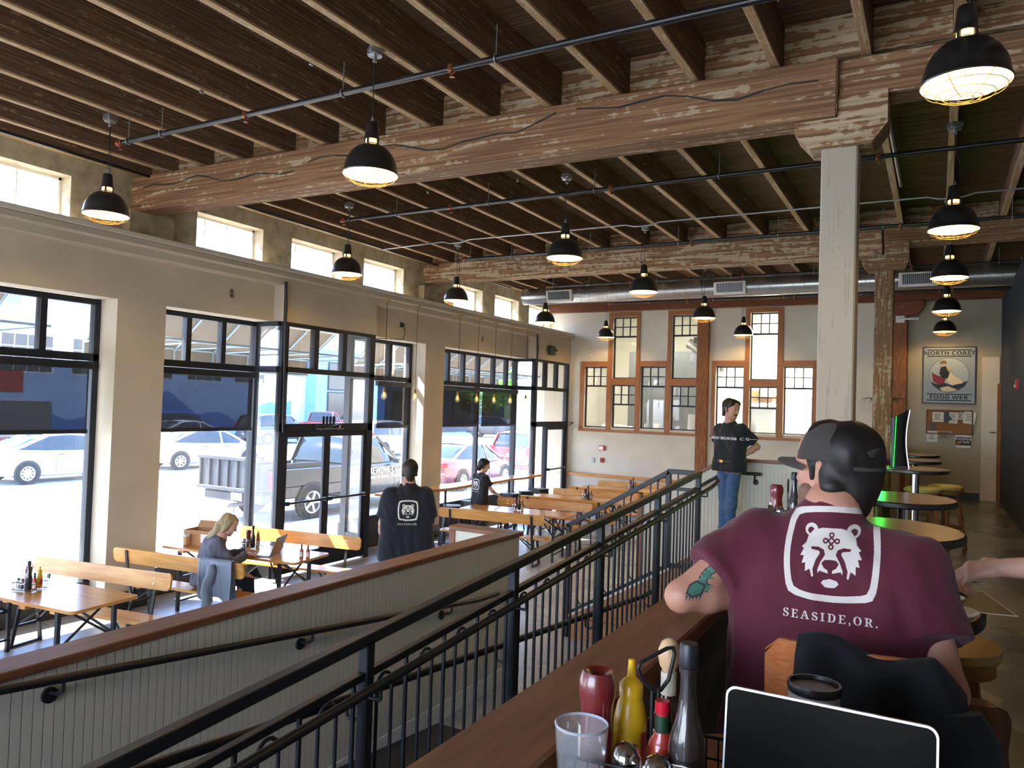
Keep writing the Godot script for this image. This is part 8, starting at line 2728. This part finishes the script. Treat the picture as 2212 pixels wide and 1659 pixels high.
# hand: wrist, direction of the fingers, normal out of the back of the hand, thumb side
func hand_bones(f: Fig, w: Vector3, d: Vector3, n: Vector3, side: float, curl: Array, s := 1.0) -> void:
	d = d.normalized()
	n = (n - d * n.dot(d)).normalized()
	var t := d.cross(n).normalized() * side
	var k := 0.008
	f.add(w, w + d * 0.045 * s, 0.026 * s, 0.024 * s, 0, 0.02)
	for i in 4:
		var o: float = [0.030, 0.010, -0.011, -0.031][i]
		f.add(w + d * 0.03 * s + t * o * 0.6 * s, w + d * 0.085 * s + t * o * s, 0.015 * s, 0.0125 * s, 0, 0.012)
	var lens := [[0.040, 0.025, 0.020], [0.044, 0.028, 0.021], [0.041, 0.026, 0.020], [0.032, 0.020, 0.017]]
	for i in 4:
		var o: float = [0.031, 0.010, -0.011, -0.031][i]
		var p := w + d * (0.088 if i < 3 else 0.080) * s + t * o * s
		var dir := (d + t * (0.12 - 0.09 * i)).normalized()
		var c: float = curl[i]
		var ang := 0.0
		for j in 3:
			ang += c * [0.8, 1.0, 0.7][j]
			var v := dir.rotated(t.normalized() * side, -ang * 1.0) if side > 0 else dir.rotated(t.normalized(), ang * 1.0)
			v = (dir * cos(ang) - n * sin(ang)).normalized()
			var q: Vector3 = p + v * lens[i][j] * s
			f.add(p, q, (0.0095 - 0.001 * j) * s, (0.0088 - 0.001 * j) * s, 0, k)
			p = q
	var tc: float = curl[4]
	var tp := w + d * 0.025 * s + t * 0.026 * s
	var t1 := tp + (d * 0.6 + t * 0.75 - n * 0.25).normalized() * 0.042 * s
	var t2 := t1 + (d * 0.85 + t * (0.45 - tc * 0.7) - n * (0.2 + tc * 0.5)).normalized() * 0.032 * s
	var t3 := t2 + (d * 0.9 + t * (0.2 - tc * 1.0) - n * (0.15 + tc * 0.6)).normalized() * 0.026 * s
	f.add(tp, t1, 0.016 * s, 0.0125 * s, 0, 0.012)
	f.add(t1, t2, 0.0115 * s, 0.010 * s, 0, k)
	f.add(t2, t3, 0.010 * s, 0.0085 * s, 0, k)

func join_meshes(ms: Array) -> ArrayMesh:
	var st := SurfaceTool.new()
	st.begin(Mesh.PRIMITIVE_TRIANGLES)
	for m in ms:
		st.append_from(m, 0, Transform3D())
	return st.commit()

# the whole figure from its joints
func human(o: Dictionary) -> Node3D:
	var p := thing("person", o.label, "person", Vector3.ZERO)
	var sL: Vector3 = o.sL
	var sR: Vector3 = o.sR
	var hL: Vector3 = o.hL
	var hR: Vector3 = o.hR
	var g: float = o.get("g", 1.0)
	var w: float = o.get("bulk", 1.0)
	var fwd: Vector3 = (o.fwd as Vector3).normalized()
	var hc: Vector3 = o.head
	var hs: float = o.get("hs", 1.0)
	var hu: Vector3 = o.get("hup", Vector3.UP)
	var hz: Vector3 = (o.hf as Vector3).normalized()
	var hx := hu.cross(hz).normalized()
	var hb := Basis(hx, hz.cross(hx).normalized(), hz)
	var neck: Vector3 = o.neck
	var cell: float = o.get("cell", 0.014)
	var skin := mat(o.get("skin", Color("c58f74")), 0.5)
	skin.subsurf_scatter_enabled = true
	skin.subsurf_scatter_strength = 0.08
	# --- body
	var f := Fig.new()
	var sm := (sL + sR) * 0.5
	var hm := (hL + hR) * 0.5
	var rx := (sR - sL).normalized()
	f.add(neck + fwd * 0.01, hc + hb * Vector3(0, -0.05, -0.012) * hs, 0.060 * g * w, 0.056 * hs, 0, 0.03)
	f.add(neck, sm - Vector3(0, 0.03, 0) + fwd * 0.01, 0.062 * g * w, 0.09 * g, 0, 0.05)
	f.add(sL.lerp(sR, 0.1), sL.lerp(sR, 0.9), 0.055 * g, 0.055 * g, 0, 0.05)
	for q in [[0.18, 0.62, 0.10], [0.45, 0.58, 0.105], [0.72, 0.55, 0.10], [0.95, 0.6, 0.105]]:
		var c := sm.lerp(hm, q[0])
		var hw: float = (sR - sL).length() * 0.5 * q[1] * w
		f.add(c - rx * hw, c + rx * hw, q[2] * g * w, q[2] * g * w, 0, 0.06)
	for s in [["L", -1.0], ["R", 1.0]]:
		var k: String = s[0]
		var sh: Vector3 = o["s" + k]
		var el: Vector3 = o["e" + k]
		var wr: Vector3 = o["w" + k]
		f.add(sh, el, 0.052 * g * w, 0.041 * g * w, 0, 0.03)
		var mid := el.lerp(wr, 0.3)
		f.add(el, mid, 0.041 * g * w, 0.043 * g * w, 0, 0.02)
		f.add(mid, wr, 0.043 * g * w, 0.027 * g, 0, 0.02)
		if o.has("a" + k):
			f.add(o["h" + k], o["k" + k], 0.078 * g * w, 0.052 * g, 0, 0.04)
			f.add(o["k" + k], (o["k" + k] as Vector3).lerp(o["a" + k], 0.35), 0.052 * g, 0.052 * g, 0, 0.03)
			f.add((o["k" + k] as Vector3).lerp(o["a" + k], 0.35), o["a" + k], 0.052 * g, 0.034 * g, 0, 0.03)
	if o.has("tattoo"):
		var ta: Array = o.tattoo
		skin.albedo_color = Color.WHITE
		skin.albedo_texture = ImageTexture.create_from_image(ta[0])
		skin.texture_repeat = false
		f.uvn = (ta[3] as Vector3).normalized()
		f.uvu = (ta[2] as Vector3).normalized() / float(ta[4])
		f.uvr = (ta[2] as Vector3).cross(f.uvn).normalized() / float(ta[4])
		f.uvo = ta[1]
	var parts := [f.build(cell)]
	var hf := Fig.new()
	head_bones(hf, hc, hb, hs)
	parts.append(hf.build(o.get("hcell", 0.005)))
	for s in [["L", 1.0], ["R", -1.0]]:
		var k: String = s[0]
		if o.has("hand" + k):
			var hd: Array = o["hand" + k]
			var h := Fig.new()
			hand_bones(h, o["w" + k], hd[0], hd[1], hd[2], hd[3], g)
			parts.append(h.build(o.get("handcell", 0.0045)))
	obj("body", join_meshes(parts), skin, p)
	head_details(hc, hb, hs, p, o.get("brow", o.hair))
	# --- shirt
	var t := Fig.new()
	var e: float = 0.016 * g
	var loose: float = o.get("loose", 1.0)
	t.add(neck - Vector3(0, 0.02, 0), sm - Vector3(0, 0.03, 0) + fwd * 0.01, 0.062 * g * w + e, 0.095 * g + e, 0, 0.05)
	t.add(sL.lerp(sR, 0.06), sL.lerp(sR, 0.94), 0.060 * g + e, 0.060 * g + e, 0, 0.06)
	for q in [[0.2, 0.66, 0.108], [0.45, 0.66, 0.11], [0.72, 0.64, 0.108], [0.95, 0.66, 0.112], [o.get("hem", 1.12), 0.66, 0.11]]:
		var c := sm.lerp(hm, q[0])
		var hw: float = (sR - sL).length() * 0.5 * q[1] * w * loose
		t.add(c - rx * hw, c + rx * hw, q[2] * g * w + e, q[2] * g * w + e, 0, 0.07)
	var sl: float = o.get("sleeve", 0.55)
	for k in ["L", "R"]:
		var sh: Vector3 = o["s" + k]
		var el: Vector3 = o["e" + k]
		if sl <= 1.0:
			t.add(sh, sh.lerp(el, sl), 0.058 * g * w + e, 0.060 * g * w + e * 1.6, 1, 0.04)
		else:
			t.add(sh, el, 0.056 * g * w + e, 0.046 * g * w + e, 0, 0.04)
			t.add(el, el.lerp(o["w" + k], 0.92), 0.046 * g * w + e, 0.034 * g * w + e, 1, 0.03)
	var hemc := sm.lerp(hm, o.get("hem", 1.12))
	t.cuts = [[hemc - Vector3(0, 0.04, 0), (hm - sm).normalized()], [neck + Vector3(0, 0.012, 0) + fwd * 0.02, (Vector3.UP * 0.9 + fwd * 0.35).normalized()]]
	t.wrinkle = o.get("wrinkle", 0.012)
	var cloth := mat(o.shirt, 0.85)
	cloth.rim_enabled = true
	cloth.rim = 0.25
	if o.has("print"):
		var pr: Array = o.print    # image, centre, up, out, size
		cloth.albedo_color = Color.WHITE
		cloth.albedo_texture = ImageTexture.create_from_image(pr[0])
		cloth.texture_repeat = false
		t.uvn = (pr[3] as Vector3).normalized()
		t.uvu = (pr[2] as Vector3).normalized() / float(pr[4])
		t.uvr = (pr[2] as Vector3).cross(t.uvn).normalized() / float(pr[4])
		t.uvo = pr[1]
	obj("shirt", t.build(o.get("shirtcell", cell)), cloth, p)
	# --- trousers and shoes
	if o.has("aL"):
		var tr := Fig.new()
		var bl: float = o.get("leg", 1.0)
		tr.add(hL.lerp(hR, 0.15) + Vector3(0, 0.04, 0), hL.lerp(hR, 0.85) + Vector3(0, 0.04, 0), 0.115 * g * w, 0.115 * g * w, 0, 0.05)
		for k in ["L", "R"]:
			tr.add(o["h" + k], o["k" + k], 0.092 * g * w, 0.066 * g * bl, 0, 0.035)
			tr.add(o["k" + k], o["a" + k], 0.066 * g * bl, 0.058 * g * bl, 1, 0.03)
		tr.cuts = [[hm + (sm - hm).normalized() * 0.13 * g, (sm - hm).normalized()]]
		tr.wrinkle = 0.010
		var tm := mat(o.trousers, 0.85)
		if o.has("denim"):
			tm.albedo_texture = ntex(61, 0.05, [Color(0.75, 0.75, 0.8), Color.WHITE], 4, 256)
			tm.uv1_triplanar = true
			tm.uv1_scale = Vector3(3, 1.2, 3)
		obj("trousers", tr.build(cell), tm, p)
		for k in ["L", "R"]:
			var a: Vector3 = o["a" + k]
			var fd: Vector3 = o.get("foot" + k, fwd)
			fd = (fd * Vector3(1, 0, 1)).normalized()
			var sf := Fig.new()
			sf.add(a - Vector3(0, 0.03, 0) - fd * 0.03, a - Vector3(0, 0.035, 0) + fd * 0.07, 0.042 * g, 0.040 * g, 0, 0.02)
			sf.add(a - Vector3(0, 0.045, 0) + fd * 0.06, a - Vector3(0, 0.055, 0) + fd * 0.16, 0.040 * g, 0.034 * g, 0, 0.03)
			sf.cuts = [[a - Vector3(0, 0.075 * g, 0), Vector3.DOWN]]
			var so := obj("shoe", sf.build(0.008), mat(o.get("shoes", Color("2a2a2c")), 0.6), p)
			obj("sole", MB.new().prism(PackedVector2Array([Vector2(-0.075, -0.03), Vector2(-0.06, -0.038), Vector2(0.06, -0.044), Vector2(0.15, -0.042), Vector2(0.195, -0.02), Vector2(0.195, 0.02), Vector2(0.15, 0.042), Vector2(0.06, 0.044), Vector2(-0.06, 0.038), Vector2(-0.075, 0.03)]), 0.022, Transform3D(Basis(fd, fd.cross(Vector3.UP), Vector3.UP), a - Vector3(0, 0.078 * g, 0))), M.white, so)
	# --- hair
	var hr := Fig.new()
	var P := func(x: float, y: float, z: float) -> Vector3: return hc + hb * (Vector3(x, y, z) * hs)
	hr.add(P.call(0, 0.048, -0.036), P.call(0, 0.055, 0.02), 0.087 * hs, 0.080 * hs, 0, 0.02)
	hr.add(P.call(0, 0.0, -0.055), P.call(0, -0.03, -0.06), 0.060 * hs, 0.050 * hs, 0, 0.03)
	for q in o.get("hair_bones", []):
		hr.add(P.call(q[0], q[1], q[2]), P.call(q[3], q[4], q[5]), q[6] * hs, q[7] * hs, 0, 0.02)
	hr.cuts = [[P.call(0, 0.052, 0.062), (hb * Vector3(0, -0.55, 0.83)).normalized()]] if not o.has("hair_cut") else [[P.call(o.hair_cut[0], o.hair_cut[1], o.hair_cut[2]), (hb * Vector3(o.hair_cut[3], o.hair_cut[4], o.hair_cut[5])).normalized()]]
	hr.wrinkle = o.get("hair_rough", 0.008)
	obj("hair", hr.build(o.get("hcell", 0.005) * 1.2), mat(o.hair, 0.55), p)
	return p

# ---------------------------------------------------------------- prints
func fill_poly(im: Image, pts: PackedVector2Array, col: Color) -> void:
	var lo := 1e9
	var hi := -1e9
	for q in pts:
		lo = minf(lo, q.y)
		hi = maxf(hi, q.y)
	var n := pts.size()
	for y in range(maxi(0, int(lo)), mini(im.get_height() - 1, int(hi) + 1) + 1):
		var xs := []
		var yy := y + 0.5
		for i in n:
			var a := pts[i]
			var b := pts[(i + 1) % n]
			if (a.y <= yy) != (b.y <= yy):
				xs.append(a.x + (yy - a.y) / (b.y - a.y) * (b.x - a.x))
		xs.sort()
		for i in range(0, xs.size() - 1, 2):
			var x0 := int(round(xs[i]))
			var x1 := int(round(xs[i + 1]))
			if x1 > x0:
				im.fill_rect(Rect2i(x0, y, x1 - x0, 1), col)

func print_text(im: Image, s: String, c: Vector2, h: float, col: Color, font := "Droid Serif", spacing := 0.0, bend := 0.0) -> void:
	# letters of a TextMesh, drawn into the picture; c is the middle, h the height of a capital
	var f := SystemFont.new()
	f.font_names = PackedStringArray([font])
	f.font_weight = 700
	var x := 0.0
	var all := []
	for ch in s:
		if ch == " ":
			x += 20.0
			continue
		var tm := TextMesh.new()
		tm.text = ch
		tm.font = f
		tm.font_size = 48
		tm.pixel_size = 1.0
		tm.depth = 0.0
		var a := tm.get_mesh_arrays()
		var v: PackedVector3Array = a[Mesh.ARRAY_VERTEX]
		var ix: PackedInt32Array = a[Mesh.ARRAY_INDEX]
		var lo := 1e9
		var hi := -1e9
		for q in v:
			lo = minf(lo, q.x)
			hi = maxf(hi, q.x)
		for i in range(0, ix.size(), 3):
			var t := PackedVector2Array()
			for k in 3:
				t.append(Vector2(v[ix[i + k]].x - lo + x, v[ix[i + k]].y))
			all.append(t)
		x += hi - lo + 4.0 + spacing
	var k := h / 35.0
	var w := (x - 4.0 - spacing)
	# capital middle sits about the origin height
	for t in all:
		var o := PackedVector2Array()
		for q in t:
			var u: float = (q.x - w * 0.5) * k
			o.append(c + Vector2(u, -(q.y) * k + bend * u * u))
		fill_poly(im, o, col)

func mirror(pts: Array) -> PackedVector2Array:
	var r := PackedVector2Array()
	for q in pts:
		r.append(q)
	for i in range(pts.size() - 1, -1, -1):
		r.append(Vector2(-pts[i].x, pts[i].y))
	return r

func bear_badge(im: Image, c: Vector2, s: float, bg: Color, fg: Color, filled := false) -> void:
	var put := func(pts: PackedVector2Array, col: Color) -> void:
		var o := PackedVector2Array()
		for q in pts:
			o.append(c + Vector2(q.x, -q.y) * s)
		fill_poly(im, o, col)
	var barrel := func(k: float) -> PackedVector2Array:
		var o := PackedVector2Array()
		for e in 4:
			for j in 12:
				var t := -1.0 + 2.0 * j / 12.0
				var q := Vector2(t * 0.86, 0.90 + 0.10 * (1.0 - t * t))
				if absf(t) > 0.92:
					q.y -= 0.03
				o.append(Vector2(q.x, q.y).rotated(-e * PI / 2) * k)
		return o
	if filled:
		put.call(barrel.call(1.0), bg)
	else:
		put.call(barrel.call(1.0), fg)
		put.call(barrel.call(0.865), bg)
	var ring := func(x: float, y: float, r: float) -> PackedVector2Array:
		var o := PackedVector2Array()
		for j in 20:
			o.append(Vector2(x + cos(TAU * j / 20.0) * r, y + sin(TAU * j / 20.0) * r))
		return o
	for sg in [-1.0, 1.0]:
		put.call(ring.call(sg * 0.44, 0.47, 0.14), fg)
		put.call(ring.call(sg * 0.45, 0.45, 0.07), bg)
	put.call(mirror([Vector2(0.0, 0.52), Vector2(0.20, 0.52), Vector2(0.40, 0.46), Vector2(0.50, 0.33), Vector2(0.53, 0.20), Vector2(0.62, 0.10), Vector2(0.57, 0.07), Vector2(0.64, -0.08), Vector2(0.56, -0.08), Vector2(0.60, -0.24), Vector2(0.52, -0.22), Vector2(0.52, -0.40), Vector2(0.42, -0.34), Vector2(0.38, -0.50), Vector2(0.28, -0.48), Vector2(0.22, -0.36), Vector2(0.0, -0.42)]), fg)
	for sg in [-1.0, 1.0]:
		var e := PackedVector2Array()
		for q in [Vector2(0.42, 0.12), Vector2(0.26, 0.13), Vector2(0.14, 0.08), Vector2(0.11, -0.02), Vector2(0.20, -0.18), Vector2(0.26, -0.34), Vector2(0.24, -0.56), Vector2(0.33, -0.56), Vector2(0.36, -0.34), Vector2(0.30, -0.14), Vector2(0.22, 0.0), Vector2(0.24, 0.05), Vector2(0.40, 0.07)]:
			e.append(Vector2(q.x * sg, q.y))
		put.call(e, bg)
	put.call(mirror([Vector2(0.0, -0.12), Vector2(0.12, -0.13), Vector2(0.18, -0.20), Vector2(0.12, -0.30), Vector2(0.05, -0.34), Vector2(0.04, -0.40), Vector2(0.16, -0.48), Vector2(0.18, -0.54), Vector2(0.0, -0.48)]), bg)
	put.call(mirror([Vector2(0.0, -0.52), Vector2(0.14, -0.56), Vector2(0.18, -0.62), Vector2(0.10, -0.70), Vector2(0.0, -0.71)]), fg)
	# looped square on the forehead
	for q in [Vector2(0.0, 0.38), Vector2(0.0, 0.14), Vector2(0.12, 0.26), Vector2(-0.12, 0.26)]:
		put.call(ring.call(q.x, q.y, 0.058), bg)
		put.call(ring.call(q.x, q.y, 0.026), fg)
	put.call(PackedVector2Array([Vector2(0, 0.35), Vector2(0.09, 0.26), Vector2(0, 0.17), Vector2(-0.09, 0.26)]), bg)
	put.call(PackedVector2Array([Vector2(0, 0.305), Vector2(0.045, 0.26), Vector2(0, 0.215), Vector2(-0.045, 0.26)]), fg)

func shirt_back(bg: Color, fg: Color) -> Image:
	var im := Image.create(640, 640, false, Image.FORMAT_RGB8)
	im.fill(bg)
	bear_badge(im, Vector2(320, 262), 215.0, bg, fg)
	print_text(im, "SEASIDE,OR.", Vector2(320, 545), 38.0, fg, "Droid Serif", 7.0)
	return im

func shirt_front(bg: Color, fg: Color) -> Image:
	var im := Image.create(512, 512, false, Image.FORMAT_RGB8)
	im.fill(bg)
	print_text(im, "SISU BREWING CO.", Vector2(256, 180), 40.0, fg, "Droid Sans", 4.0)
	return im
